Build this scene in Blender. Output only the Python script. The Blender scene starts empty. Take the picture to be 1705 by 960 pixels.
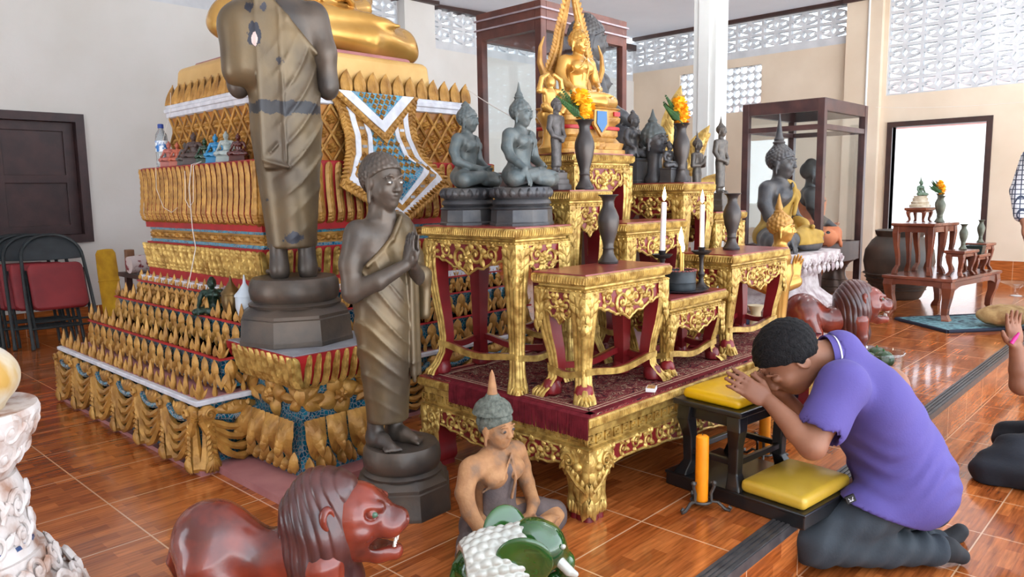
import bpy, bmesh, math, random
import numpy as np
from mathutils import Vector, Matrix, Euler
random.seed(7)
SC = bpy.context.scene
COL = SC.collection
# ---------------------------------------------------------------- camera, world, lights, exposure
CAM_H = 1.15
FPX = 1250.0
PIT, ROL, YAW = math.radians(7.3), math.radians(-0.92), math.radians(43.4)
_f = np.array([math.cos(PIT)*math.cos(YAW), math.cos(PIT)*math.sin(YAW), -math.sin(PIT)])
_r0 = np.array([math.sin(YAW), -math.cos(YAW), 0.0]); _u0 = np.cross(_r0, _f)
_R = math.cos(ROL)*_r0 + math.sin(ROL)*_u0
_U = -math.sin(ROL)*_r0 + math.cos(ROL)*_u0
cam_d = bpy.data.cameras.new('camera'); cam = bpy.data.objects.new('camera', cam_d); COL.objects.link(cam)
cam_d.sensor_width = 36.0; cam_d.lens = FPX/1705*36.0; cam_d.clip_start = 0.05; cam_d.clip_end = 200
cam.matrix_world = Matrix(((_R[0], _U[0], -_f[0], 0), (_R[1], _U[1], -_f[1], 0), (_R[2], _U[2], -_f[2], CAM_H), (0, 0, 0, 1)))
SC.camera = cam
SC.view_settings.view_transform = 'Standard'; SC.view_settings.look = 'None'
SC.view_settings.gamma = 1.0; SC.view_settings.use_curve_mapping = False
SC.view_settings.exposure = -0.10
W = bpy.data.worlds.new('world'); SC.world = W; W.use_nodes = True
W.node_tree.nodes['Background'].inputs[0].default_value = (0.92, 0.98, 1.04, 1)
W.node_tree.nodes['Background'].inputs[1].default_value = 4.2

# sunlit ground below the horizon is brighter than the hazy sky
_wt = W.node_tree; _tc = _wt.nodes.new('ShaderNodeTexCoord'); _sx = _wt.nodes.new('ShaderNodeSeparateXYZ'); _rm = _wt.nodes.new('ShaderNodeValToRGB')
_wt.links.new(_tc.outputs['Generated'], _sx.inputs[0]); _mr = _wt.nodes.new('ShaderNodeMapRange'); _mr.inputs[1].default_value = -0.25; _mr.inputs[2].default_value = 0.15
_wt.links.new(_sx.outputs[2], _mr.inputs[0]); _wt.links.new(_mr.outputs[0], _rm.inputs[0]); _rm.color_ramp.elements[0].color = (1.98, 2.08, 2.14, 1); _rm.color_ramp.elements[1].color = (0.86, 0.98, 1.10, 1)
_wt.links.new(_rm.outputs[0], _wt.nodes['Background'].inputs[0])

def _ray(x, y): return _f*FPX + _R*(x-852.5) - _U*(y-480)
_C = np.array([0, 0, CAM_H])
def atz(x, y, z=0.0):
    d = _ray(x, y); return _C + d*(z-CAM_H)/d[2]
def atx(x, y, v): d = _ray(x, y); return _C + d*v/d[0]
def aty(x, y, v): d = _ray(x, y); return _C + d*v/d[1]
def over(x, y, base):
    d = _ray(x, y); n = np.array([_f[0], _f[1], 0]); t = n.dot(np.array(base)-_C)/n.dot(d); return _C + d*t
def onpl(x, y, o, n):
    d = _ray(x, y); n = np.array(n); t = n.dot(np.array(o)-_C)/n.dot(d); return _C + d*t

# ---------------------------------------------------------------- materials
def lin(c):
    return tuple(((v/255)/12.92 if v/255 <= 0.04045 else ((v/255+0.055)/1.055)**2.4) for v in c) + (1,)
def pm(name, c1, c2=None, sc=6, rough=0.5, metal=0.0, bump=0.0, bs=40, coat=0.0, detail=4, c3=None, lo=0.35, hi=0.65, trans=0.0, sub=0.0, spec=0.5):
    m = bpy.data.materials.new(name); m.use_nodes = True; nt = m.node_tree; N = nt.nodes; L = nt.links
    b = N['Principled BSDF']
    b.inputs['Roughness'].default_value = rough; b.inputs['Metallic'].default_value = metal
    b.inputs['Coat Weight'].default_value = coat; b.inputs['Coat Roughness'].default_value = 0.1
    b.inputs['Transmission Weight'].default_value = trans; b.inputs['Specular IOR Level'].default_value = spec
    if sub: b.inputs['Subsurface Weight'].default_value = sub; b.inputs['Subsurface Radius'].default_value = (0.02, 0.01, 0.005)
    tc = N.new('ShaderNodeTexCoord')
    if c2 is None: b.inputs['Base Color'].default_value = lin(c1)
    else:
        n = N.new('ShaderNodeTexNoise'); n.inputs['Scale'].default_value = sc; n.inputs['Detail'].default_value = detail
        L.new(tc.outputs['Object'], n.inputs['Vector'])
        r = N.new('ShaderNodeValToRGB'); r.color_ramp.elements[0].position = lo; r.color_ramp.elements[1].position = hi
        r.color_ramp.elements[0].color = lin(c1); r.color_ramp.elements[1].color = lin(c2)
        if c3: e = r.color_ramp.elements.new((lo+hi)/2); e.color = lin(c3)
        L.new(n.outputs['Fac'], r.inputs['Fac']); L.new(r.outputs['Color'], b.inputs['Base Color'])
    if bump:
        n2 = N.new('ShaderNodeTexNoise'); n2.inputs['Scale'].default_value = bs; n2.inputs['Detail'].default_value = 3
        L.new(tc.outputs['Object'], n2.inputs['Vector'])
        bp = N.new('ShaderNodeBump'); bp.inputs['Strength'].default_value = bump; bp.inputs['Distance'].default_value = 0.01
        L.new(n2.outputs['Fac'], bp.inputs['Height']); L.new(bp.outputs['Normal'], b.inputs['Normal'])
    return m
def node(m, t): return m.node_tree.nodes.new(t)
def link(m, a, b): m.node_tree.links.new(a, b)
def pb(m): return m.node_tree.nodes['Principled BSDF']

# ---------------------------------------------------------------- mesh builder
class MB:
    def __init__(s): s.v = []; s.f = []; s.m = []
    def add(s, v, f, mi=0, M=None):
        o = len(s.v)
        if M is not None: v = [tuple(M @ Vector(p)) for p in v]
        s.v.extend(tuple(p) for p in v)
        for q in f: s.f.append(tuple(i+o for i in q)); s.m.append(mi)
    def box(s, lo, hi, mi=0, M=None):
        (a, b, c), (d, e, f) = lo, hi
        v = [(a,b,c),(d,b,c),(d,e,c),(a,e,c),(a,b,f),(d,b,f),(d,e,f),(a,e,f)]
        s.add(v, [(0,3,2,1),(4,5,6,7),(0,1,5,4),(1,2,6,5),(2,3,7,6),(3,0,4,7)], mi, M)
    def rings(s, R, mi=0, M=None, cap=True, close=True):
        n = len(R[0]); v = [p for r in R for p in r]; f = []
        for i in range(len(R)-1):
            for j in range(n if close else n-1):
                k = (j+1) % n; f.append((i*n+j, i*n+k, (i+1)*n+k, (i+1)*n+j))
        if cap: f.append(tuple(range(n-1, -1, -1))); f.append(tuple((len(R)-1)*n+j for j in range(n)))
        s.add(v, f, mi, M)
    def lathe(s, prof, n=24, c=(0,0,0), mi=0, M=None, sx=1, sy=1, rot=0, cap=True):
        R = [[(c[0]+r*sx*math.cos(2*math.pi*j/n+rot), c[1]+r*sy*math.sin(2*math.pi*j/n+rot), c[2]+z) for j in range(n)] for r, z in prof]
        s.rings(R, mi, M, cap)
    def tube(s, P, r, n=8, mi=0, M=None, cap=True, flat=1.0):
        P = [Vector(p) for p in P]; R = []; rr = r if hasattr(r, '__len__') else [r]*len(P)
        up = None
        for i, p in enumerate(P):
            t = (P[min(i+1, len(P)-1)]-P[max(i-1, 0)])
            t = t.normalized() if t.length > 1e-9 else Vector((0,0,1))
            if up is None: up = Vector((0,0,1)) if abs(t.z) < 0.9 else Vector((1,0,0))
            a = t.cross(up); a = a.normalized() if a.length > 1e-6 else Vector((1,0,0)); b = a.cross(t).normalized(); up = b
            R.append([tuple(p+a*math.cos(2*math.pi*j/n)*rr[i]+b*math.sin(2*math.pi*j/n)*rr[i]*flat) for j in range(n)])
        s.rings(R, mi, M, cap)
    def patch(s, fn, nu, nv, mi=0, M=None, wrap=False):
        v = [fn(i/nu, j/nv) for j in range(nv+1) for i in range(nu+1)]; w = nu+1
        s.add(v, [(j*w+i, j*w+i+1, (j+1)*w+i+1, (j+1)*w+i) for j in range(nv) for i in range(nu)], mi, M)
    def prism(s, poly, y0, y1, mi=0, M=None, axis='y'):
        n = len(poly)
        if axis == 'y': v = [(a, y0, b) for a, b in poly]+[(a, y1, b) for a, b in poly]
        elif axis == 'z': v = [(a, b, y0) for a, b in poly]+[(a, b, y1) for a, b in poly]
        else: v = [(y0, a, b) for a, b in poly]+[(y1, a, b) for a, b in poly]
        s.add(v, [tuple(range(n)), tuple(range(2*n-1, n-1, -1))]+[(i, (i+1) % n, n+(i+1) % n, n+i) for i in range(n)], mi, M)
    def rect(s, L, mi=0, M=None, cap=True):          # stacked rectangles (x0,x1,y0,y1,z)
        s.rings([[(a,c,z),(b,c,z),(b,d,z),(a,d,z)] for a,b,c,d,z in L], mi, M, cap)
    def ball(s, c, r, n=10, mi=0, M=None):
        r3 = r if hasattr(r, '__len__') else (r,r,r); m = max(4, n//2+1)
        R = []
        for i in range(m+1):
            a = math.pi*(i/m)*0.996+0.006
            R.append([(c[0]+r3[0]*math.sin(a)*math.cos(2*math.pi*j/n), c[1]+r3[1]*math.sin(a)*math.sin(2*math.pi*j/n), c[2]-r3[2]*math.cos(a)) for j in range(n)])
        s.rings(R, mi, M)
    def data(s, name, mats, smooth=True, fix=True):
        me = bpy.data.meshes.new(name); me.from_pydata(s.v, [], s.f)
        for m in (mats if isinstance(mats, (list, tuple)) else [mats]): me.materials.append(m)
        if len(me.materials) > 1: me.polygons.foreach_set('material_index', np.array(s.m, np.int32))
        if fix:
            bm = bmesh.new(); bm.from_mesh(me); bmesh.ops.recalc_face_normals(bm, faces=bm.faces); bm.to_mesh(me); bm.free()
        if smooth: smooth_me(me, smooth if isinstance(smooth, float) else 40.0)
        me.update(); return me
def smooth_me(me, ang=40.0):
    me.polygons.foreach_set('use_smooth', [True]*len(me.polygons))
    me.set_sharp_from_angle(angle=math.radians(ang))
def thing(name, label, cat, loc=(0,0,0), rz=0.0, group=None, sc=1.0, data=None):
    o = bpy.data.objects.new(name, data); COL.objects.link(o); o.location = loc; o.rotation_euler = (0,0,rz); o.scale = (sc,sc,sc)
    o['label'] = label; o['category'] = cat
    if group: o['group'] = group
    return o
def part(name, mb, mats, parent=None, smooth=True, label=None, bevel=0, world=False, fix=True):
    if isinstance(mb, bpy.types.Mesh):
        me = mb
        if not me.materials: me.materials.append(mats)
    else:
        if world and parent is not None:
            l = parent.location; q = parent
            while q.parent is not None: q = q.parent; l = l+q.location
            mb.v = [(a-l[0], b-l[1], c-l[2]) for a, b, c in mb.v]
        me = mb.data(name, mats, smooth, fix)
    o = bpy.data.objects.new(name, me); COL.objects.link(o); o.parent = parent
    if bevel:
        md = o.modifiers.new('bevel', 'BEVEL'); md.width = bevel; md.segments = 2; md.limit_method = 'ANGLE'
    if label: o['label'] = label
    return o
def struct(name, mb, mats, smooth=False, parent=None):
    o = part(name, mb, mats, parent, smooth)
    if parent is None: o['kind'] = 'structure'
    return o
def single(name, label, cat, mb, mats, loc=(0,0,0), rz=0, group=None, smooth=True, bevel=0, sc=1.0):
    me = mb if isinstance(mb, bpy.types.Mesh) else mb.data(name, mats, smooth)
    if not me.materials: me.materials.append(mats)
    o = thing(name, label, cat, loc, rz, group, sc, me)
    if bevel:
        md = o.modifiers.new('bevel', 'BEVEL'); md.width = bevel; md.segments = 2; md.limit_method = 'ANGLE'
    return o
def dup(root, loc, rz=0.0, label=None, group=None, sc=None, swap=None):
    def cp(o, par):
        c = o.copy(); COL.objects.link(c); c.parent = par
        if swap and c.type == 'MESH':
            c.data = c.data.copy()
            for i, m in enumerate(c.data.materials):
                if m and m.name in swap: c.data.materials[i] = swap[m.name]
        for ch in list(o.children): cp(ch, c)
        return c
    r = cp(root, None); r.location = loc; r.rotation_euler = (0,0,rz)
    if sc is not None: r.scale = (sc,sc,sc)
    if label: r['label'] = label
    if group: r['group'] = group
    elif 'group' in r: del r['group']
    return r

# ---------------------------------------------------------------- signed-distance modelling
class Sd:
    def __init__(s, lo, hi, h):
        s.lo = np.array(lo, float); s.h = h; s.n = np.ceil((np.array(hi)-s.lo)/h).astype(int)+1
        s.v = np.full(s.n, 9.0, np.float32); s.ax = [s.lo[i]+h*np.arange(s.n[i]) for i in range(3)]
        s.M = Matrix.Identity(4); s.sc = 1.0; s.pad = 0.0
    def clone(s):
        c = object.__new__(Sd); c.__dict__.update(s.__dict__); c.v = s.v.copy(); return c
    def at(s, M=None):
        s.M = M if M is not None else Matrix.Identity(4); s.sc = s.M.to_scale()[0]; return s
    def grid(s): return s.ax[0][:, None, None], s.ax[1][None, :, None], s.ax[2][None, None, :]
    def put(s, fn, lo, hi, k, op):
        pd = k+3*s.h+s.pad
        i0 = np.maximum(0, np.floor((np.array(lo)-pd-s.lo)/s.h).astype(int)); i1 = np.minimum(s.n, np.ceil((np.array(hi)+pd-s.lo)/s.h).astype(int)+1)
        if (i1 <= i0).any(): return
        q = tuple(slice(a, b) for a, b in zip(i0, i1))
        d = fn(s.ax[0][q[0]][:, None, None], s.ax[1][q[1]][None, :, None], s.ax[2][q[2]][None, None, :])
        a = s.v[q]
        if op == 'u':
            h = np.maximum(k-np.abs(a-d), 0); s.v[q] = np.minimum(a, d)-(h*h/(4*k) if k > 0 else 0)
        else:
            d = -d; h = np.maximum(k-np.abs(a-d), 0); s.v[q] = np.maximum(a, d)+(h*h/(4*k) if k > 0 else 0)
    def cap(s, p0, p1, r0, r1=None, k=0.0, op='u'):
        r1 = r0 if r1 is None else r1
        a = np.array(s.M @ Vector(p0)); b = np.array(s.M @ Vector(p1)); r0 *= s.sc; r1 *= s.sc; k *= s.sc; ba = b-a; L = max(ba.dot(ba), 1e-12)
        def fn(X, Y, Z):
            x, y, z = X-a[0], Y-a[1], Z-a[2]
            t = np.clip((x*ba[0]+y*ba[1]+z*ba[2])/L, 0, 1)
            return np.sqrt((x-t*ba[0])**2+(y-t*ba[1])**2+(z-t*ba[2])**2)-(r0+(r1-r0)*t)
        m = max(r0, r1); s.put(fn, np.minimum(a, b)-m, np.maximum(a, b)+m, k, op); return s
    def ell(s, c, r, k=0.0, op='u', rot=None):
        c = np.array(s.M @ Vector(c)); r = np.array(r, float)*s.sc; k *= s.sc
        Rm = s.M.to_3x3().normalized()
        if rot: Rm = Rm @ Euler(rot).to_matrix()
        Rm = np.array(Rm)
        def fn(X, Y, Z):
            x, y, z = X-c[0], Y-c[1], Z-c[2]
            l = [x*Rm[0][i]+y*Rm[1][i]+z*Rm[2][i] for i in range(3)]
            k0 = np.sqrt((l[0]/r[0])**2+(l[1]/r[1])**2+(l[2]/r[2])**2)+1e-9
            k1 = np.sqrt((l[0]/r[0]**2)**2+(l[1]/r[1]**2)**2+(l[2]/r[2]**2)**2)+1e-9
            return k0*(k0-1)/k1
        e = np.sqrt((Rm**2) @ (r**2)); s.put(fn, c-e, c+e, k, op); return s
    def box(s, c, hf, k=0.0, op='u', rot=None, rd=0.0):
        c = np.array(s.M @ Vector(c)); hf = np.array(hf, float)*s.sc; k *= s.sc; rd *= s.sc
        Rm = s.M.to_3x3().normalized()
        if rot: Rm = Rm @ Euler(rot).to_matrix()
        Rm = np.array(Rm); q = hf-rd
        def fn(X, Y, Z):
            x, y, z = X-c[0], Y-c[1], Z-c[2]
            d = [np.abs(x*Rm[0][i]+y*Rm[1][i]+z*Rm[2][i])-q[i] for i in range(3)]
            return np.sqrt(sum(np.maximum(e, 0)**2 for e in d))+np.minimum(np.maximum(np.maximum(d[0], d[1]), d[2]), 0)-rd
        e = np.abs(Rm) @ hf; s.put(fn, c-e, c+e, k, op); return s
    def chain(s, P, R, k=0.0, op='u'):
        for i in range(len(P)-1): s.cap(P[i], P[i+1], R[i], R[i+1], k if i == 0 else max(k*0.5, 1e-4), op)
        return s
    def disp(s, fn):
        s.v = (s.v+fn(*s.grid())).astype(np.float32); return s
    def keep(s, fn):
        s.v = np.maximum(s.v, fn(*s.grid())).astype(np.float32); return s
    def mesh(s, name, mat=None):
        v = s.v; ins = v < 0; n = v.shape; c = [k-1 for k in n]
        cnt = np.zeros(c, np.int8)
        for dx in (0,1):
            for dy in (0,1):
                for dz in (0,1): cnt += ins[dx:dx+c[0], dy:dy+c[1], dz:dz+c[2]]
        act = (cnt > 0) & (cnt < 8); idx = np.argwhere(act); ids = np.full(c, -1, np.int64); ids[act] = np.arange(len(idx))
        P = np.zeros((len(idx), 3)); K = np.zeros(len(idx))
        cor = [(a,b,d) for a in (0,1) for b in (0,1) for d in (0,1)]
        val = {q: v[idx[:,0]+q[0], idx[:,1]+q[1], idx[:,2]+q[2]] for q in cor}
        for q in cor:
            for ax in range(3):
                if q[ax] == 0:
                    w = list(q); w[ax] = 1; w = tuple(w); a, b = val[q], val[w]; x = (a < 0) != (b < 0)
                    t = np.where(x, a/np.where(x, a-b, 1), 0)
                    for i in range(3): P[:, i] += np.where(x, q[i]+(t if i == ax else 0), 0)
                    K += x
        P = s.lo+s.h*(idx+P/np.maximum(K, 1)[:, None])
        F = []
        for ax in range(3):
            u, w = [(1,2),(2,0),(0,1)][ax]
            sl0 = [slice(None)]*3; sl1 = [slice(None)]*3; sl0[ax] = slice(0, -1); sl1[ax] = slice(1, None)
            for j in (u, w): sl0[j] = slice(1, -1); sl1[j] = slice(1, -1)
            a, b = ins[tuple(sl0)], ins[tuple(sl1)]
            e = np.argwhere(a != b)
            if not len(e): continue
            sg = a[tuple(e.T)]; e = e.copy(); e[:, u] += 1; e[:, w] += 1
            def cid(du, dw):
                g = e.copy(); g[:, u] -= du; g[:, w] -= dw; return ids[tuple(g.T)]
            q = np.stack([cid(1,1), cid(0,1), cid(0,0), cid(1,0)], 1); q[~sg] = q[~sg][:, ::-1]; F.append(q)
        F = np.concatenate(F) if F else np.zeros((0,4), int)
        me = bpy.data.meshes.new(name); me.vertices.add(len(P)); me.vertices.foreach_set('co', P.astype(np.float32).ravel())
        me.loops.add(len(F)*4); me.loops.foreach_set('vertex_index', F.astype(np.int32).ravel())
        me.polygons.add(len(F)); me.polygons.foreach_set('loop_start', np.arange(0, len(F)*4, 4, dtype=np.int32))
        me.update(calc_edges=True); me.polygons.foreach_set('use_smooth', np.ones(len(F), bool))
        if mat: me.materials.append(mat)
        me.validate(); return me
def TRS(loc=(0,0,0), rot=(0,0,0), sc=1.0):
    return Matrix.Translation(loc) @ Euler(rot).to_matrix().to_4x4() @ Matrix.Scale(sc, 4)
def plate(outer, holes, y0, y1):                  # flat plate in x,z with holes, via a filled 2D curve
    cu = bpy.data.curves.new('plate', 'CURVE'); cu.dimensions = '2D'; cu.fill_mode = 'BOTH'; cu.extrude = abs(y1-y0)/2
    for P in [outer]+holes:
        sp = cu.splines.new('POLY'); sp.points.add(len(P)-1); sp.use_cyclic_u = True
        for i, (a, b) in enumerate(P): sp.points[i].co = (a, b, 0, 1)
    o = bpy.data.objects.new('plate', cu); COL.objects.link(o)
    me = bpy.data.meshes.new_from_object(o.evaluated_get(bpy.context.evaluated_depsgraph_get()))
    bpy.data.objects.remove(o); bpy.data.curves.remove(cu)
    v = [(p.co.x, (y0+y1)/2+p.co.z, p.co.y) for p in me.vertices]; f = [tuple(p.vertices) for p in me.polygons]
    bpy.data.meshes.remove(me); return v, f
# ================================================================ SETTING
YW, XW = 7.3, 10.75
def tile_mat(name, vertical=False):
    m = bpy.data.materials.new(name); m.use_nodes = True; p = pb(m)
    g = node(m, 'ShaderNodeNewGeometry'); mp = node(m, 'ShaderNodeMapping'); link(m, g.outputs['Position'], mp.inputs[0])
    if vertical: mp.inputs['Rotation'].default_value = (math.radians(90), 0, math.radians(0))
    b = node(m, 'ShaderNodeTexBrick'); b.offset = 0.37; b.offset_frequency = 2; link(m, mp.outputs[0], b.inputs[0])
    b.inputs['Color1'].default_value = lin((188,108,54)); b.inputs['Color2'].default_value = lin((140,70,30)); b.inputs['Mortar'].default_value = lin((150,80,44))
    b.inputs['Scale'].default_value = 1.0; b.inputs['Brick Width'].default_value = 0.17; b.inputs['Row Height'].default_value = 0.0503
    b.inputs['Mortar Size'].default_value = 0.0006; b.inputs['Bias'].default_value = 0.0
    n = node(m, 'ShaderNodeTexNoise'); mp2 = node(m, 'ShaderNodeMapping'); mp2.inputs['Scale'].default_value = (7, 90, 7)
    link(m, mp.outputs[0], mp2.inputs[0]); link(m, mp2.outputs[0], n.inputs[0]); n.inputs['Scale'].default_value = 1; n.inputs['Detail'].default_value = 4
    mx = node(m, 'ShaderNodeMix'); mx.data_type = 'RGBA'; mx.blend_type = 'MULTIPLY'; mx.inputs[0].default_value = 0.75
    r = node(m, 'ShaderNodeValToRGB'); r.color_ramp.elements[0].color = (.45,.4,.36,1); r.color_ramp.elements[1].color = (1.35,1.3,1.25,1)
    r.color_ramp.elements[0].position = .3; r.color_ramp.elements[1].position = .7
    link(m, n.outputs['Fac'], r.inputs[0]); link(m, b.outputs[0], mx.inputs[6]); link(m, r.outputs[0], mx.inputs[7])
    # grout lines every 0.4 m
    sp = node(m, 'ShaderNodeSeparateXYZ'); link(m, g.outputs['Position'], sp.inputs[0])
    def mt(op, a, v=None, c=None):
        q = node(m, 'ShaderNodeMath'); q.operation = op
        if isinstance(a, (int, float)): q.inputs[0].default_value = a
        else: link(m, a, q.inputs[0])
        if v is not None:
            if isinstance(v, (int, float)): q.inputs[1].default_value = v
            else: link(m, v, q.inputs[1])
        return q.outputs[0]
    def line(o, off):
        a = mt('ADD', o, off); a = mt('MODULO', a, 0.4); a = mt('SUBTRACT', a, 0.2); a = mt('ABSOLUTE', a); return mt('LESS_THAN', a, 0.0027)
    ln = mt('MAXIMUM', line(sp.outputs[0], 40-0.922+0.2), line(sp.outputs[1], 40-3.0+0.2)) if not vertical else mt('MAXIMUM', line(sp.outputs[0], 40-0.922+0.2), line(sp.outputs[1], 40-3.0+0.2))
    mx2 = node(m, 'ShaderNodeMix'); mx2.data_type = 'RGBA'; link(m, ln, mx2.inputs[0]); link(m, mx.outputs[2], mx2.inputs[6]); mx2.inputs[7].default_value = lin((205,160,122))
    link(m, mx2.outputs[2], p.inputs['Base Color'])
    p.inputs['Roughness'].default_value = 0.16; p.inputs['Coat Weight'].default_value = 0.25; p.inputs['Coat Roughness'].default_value = 0.06
    bp = node(m, 'ShaderNodeBump'); bp.inputs['Strength'].default_value = 0.10; bp.inputs['Distance'].default_value = 0.004
    n3 = node(m, 'ShaderNodeTexNoise'); mp3 = node(m, 'ShaderNodeMapping'); mp3.inputs['Scale'].default_value = (5, 60, 5)
    link(m, mp.outputs[0], mp3.inputs[0]); link(m, mp3.outputs[0], n3.inputs[0]); n3.inputs['Scale'].default_value = 1; n3.inputs['Detail'].default_value = 2
    link(m, n3.outputs['Fac'], bp.inputs['Height']); link(m, bp.outputs[0], p.inputs['Normal'])
    return m
M_TILE = tile_mat('wood_look_tile'); M_TILEV = tile_mat('wood_look_tile_upright', True)
M_WALL = pm('cream_wall', (219,215,210), (211,206,199), 1.5, 0.85, bump=0.08, bs=30)
M_WALLR = pm('beige_wall', (226,208,186), (214,194,170), 1.2, 0.85, bump=0.08, bs=30)
M_BLOCK = pm('white_block', (214,214,216), (196,197,200), 5, 0.85)
M_CEIL = pm('white_ceiling', (226,233,242), (214,222,232), 0.6, 0.9)
M_TRIM = pm('dark_brown_trim', (66,40,34), (52,32,28), 8, 0.5)
M_PILLAR = pm('white_pillar', (226,226,222), (214,214,210), 2, 0.7)
M_SHUT = pm('brown_shutter', (66,42,42), (50,32,33), 9, 0.45, bump=0.1, bs=60)
M_NOSE = pm('dark_nosing', (70,66,66), (48,46,48), 20, 0.35)
M_OUT = pm('pale_concrete', (214,208,200), (196,190,182), 0.8, 0.9)

b = MB(); b.box((-2, 1.02, -0.3), (11.2, 7.6, 0.0)); struct('floor', b, M_TILE)
b = MB(); b.box((-2, -2, -0.42), (11.2, 1.03, -0.22)); struct('floor_lower', b, M_TILE)
b = MB(); b.box((-2, 1.008, -0.22), (11.0, 1.02, -0.03)); struct('trim_riser', b, M_TILEV)
b = MB(); b.box((-2, 0.995, -0.03), (11.0, 1.065, 0.004))
for i in range(4): b.box((-2, 0.999+i*0.017, 0.004), (11.0, 1.009+i*0.017, 0.008))
struct('trim_nosing', b, M_NOSE)
# breeze blocks --------------------------------------------------
def cell(w, h, uw, uh):
    T = lambda P: [(a*uw, c*uh) for a, c in P]
    dia = T([(0,.66),(.2,0),(0,-.66),(-.2,0)])
    hl = [(-.27,0),(-.42,.26),(-.58,.34),(-.76,.26),(-.84,.1),(-.66,0),(-.84,-.1),(-.76,-.26),(-.58,-.34),(-.42,-.26)]
    wt = [(-1,.97),(-.14,.97),(-.2,.76),(-.4,.72),(-.62,.62),(-.82,.44),(-.95,.2),(-1,.24)]
    H = [dia, T(hl), T([(-a,c) for a,c in hl])]
    for sx in (1,-1):
        for sy in (1,-1): H.append(T([(a*sx, c*sy) for a, c in wt]))
    return plate([(-w/2,-h/2),(w/2,-h/2),(w/2,h/2),(-w/2,h/2)], H, -0.045, 0.045)
CELL = cell(0.405, 0.21, 0.183, 0.088)
def block_wall(name, kind, x0, n, z0, rows, wall):
    b = MB()
    for i in range(n):
        for j in range(rows):
            c = x0+0.405*(i+0.5); z = z0+0.21*(j+0.5)
            M = Matrix.Translation((c, YW+0.06, z)) if wall == 'left' else Matrix.Translation((XW+0.06, c, z)) @ Matrix.Rotation(math.pi/2, 4, 'Z')
            b.add(CELL[0], CELL[1], 0, M)
    return struct(name, b, M_BLOCK)
# left wall (runs along x)
b = MB(); b.box((-2.2, YW, 0), (0.9, YW+0.12, 2.945)); b.box((0.9, YW, 0), (2.30, YW+0.12, 0.775)); b.box((0.9, YW, 1.88), (2.30, YW+0.12, 2.945)); b.box((2.30, YW, 0), (XW+0.1, YW+0.12, 2.945))
struct('wall_left', b, M_WALL)
b = MB(); b.box((-2.2, YW+0.015, 2.945), (XW+.1, YW+0.11, 3.03)); struct('trim_1', b, M_BLOCK)
block_wall('window_1', 'l', 5.83-0.405*15, 15, 3.03, 2, 'left'); block_wall('window_2', 'l', 6.30, 11, 3.03, 2, 'left')
b = MB(); b.box((5.83, YW-0.12, 0), (6.30, YW+0.12, 3.5)); struct('wall_pilaster', b, M_WALL)
b = MB(); b.box((-2.2, YW-0.05, 3.43), (5.9, YW+0.12, 3.52)); b.box((5.8, YW-0.18, 3.42), (6.33, YW+0.1, 3.52)); b.box((6.2, YW-0.05, 3.43), (XW, YW+0.12, 3.52)); struct('trim_2', b, M_TRIM)
b = MB(); b.box((-2.2, YW-0.018, 0), (XW, YW, 0.205)); struct('baseboard_left', b, M_TILEV)
b = MB(); b.box((-2.2, -2.4, -0.22), (-2.08, 2.9, 3.3)); b.box((-2.2, 4.3, -0.22), (-2.08, YW+.1, 3.3)); b.box((-2.2, 2.9, 2.1), (-2.08, 4.3, 3.3)); struct('wall_near', b, M_WALL)  # opening behind the camera is added to let light onto the left side
# shuttered window in the left wall
win = part('window_3', (lambda b: (b.box((0.9, YW-0.03, 0.775), (0.97, YW+0.1, 1.88)), b.box((2.235, YW-0.03, 0.775), (2.305, YW+0.1, 1.88)), b.box((0.97, YW-0.03, 1.81), (2.235, YW+0.1, 1.88)), b.box((0.97, YW-0.03, 0.775), (2.235, YW+0.1, 0.845)), b)[-1])(MB()), M_SHUT); win['kind'] = 'structure'
for x0, x1 in ((0.97, 1.60), (1.605, 2.235)):
    b = MB(); y0, y1 = YW+0.045, YW+0.085
    b.box((x0, y0+0.018, 0.845), (x1, y1, 1.81))
    for a, c in ((x0, x0+0.085), (x1-0.085, x1)): b.box((a, y0, 0.845), (c, y0+0.03, 1.81))
    for a, c in ((0.845, 0.93), (1.29, 1.36), (1.73, 1.81)): b.box((x0+0.08, y0, a), (x1-0.08, y0+0.03, c))
    part('shutter', b, M_SHUT, win, False, bevel=0.004)
# right wall (runs along y)
b = MB(); X0, X1 = XW, XW+0.12
b.box((X0, 6.43, 0), (X1, YW+.1, 3.075)); b.box((X0, 3.8, 0), (X1, 5.07, 3.075)); b.box((X0, 5.07, 0), (X1, 6.43, 2.29)); b.box((X0, 5.07, 2.95), (X1, 6.43, 3.075))
b.box((X0, 3.235, 0), (X1, 3.5, 2.33)); b.box((X0, 2.17, 1.93), (X1, 3.235, 2.33)); b.box((X0, -2.4, 0), (X1, 2.17, 2.33)); b.box((X0, 3.345, 2.33), (X1, 3.5, 3.65))
struct('wall_right', b, M_WALLR)
b = MB(); b.box((XW-0.09, 3.40, 0), (XW+0.12, 3.85, 3.62)); struct('wall_pilaster_right', b, M_WALLR)
b = MB(); b.tube([(XW-0.1, 3.56, 0.3), (XW-0.1, 3.56, 3.6)], 0.014, 8); struct('trim_conduit', b, M_PILLAR, True)
b = MB(); b.box((XW+0.015, 3.8, 3.075), (XW+0.11, YW+.1, 3.165)); struct('trim_3', b, M_BLOCK)
block_wall('window_4', 'r', 3.86, 9, 3.165, 2, 'right')
block_wall('window_5', 'r', 3.345-0.405*14, 14, 2.33, 6, 'right')
b = MB(); b.box((XW-0.05, -2.4, 3.585), (XW+0.12, 3.4, 3.68)); b.box((XW-0.12, 3.36, 3.57), (XW+0.1, 3.9, 3.68)); b.box((XW-0.05, 3.85, 3.585), (XW+0.12, YW, 3.68)); struct('trim_4', b, M_TRIM)
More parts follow.
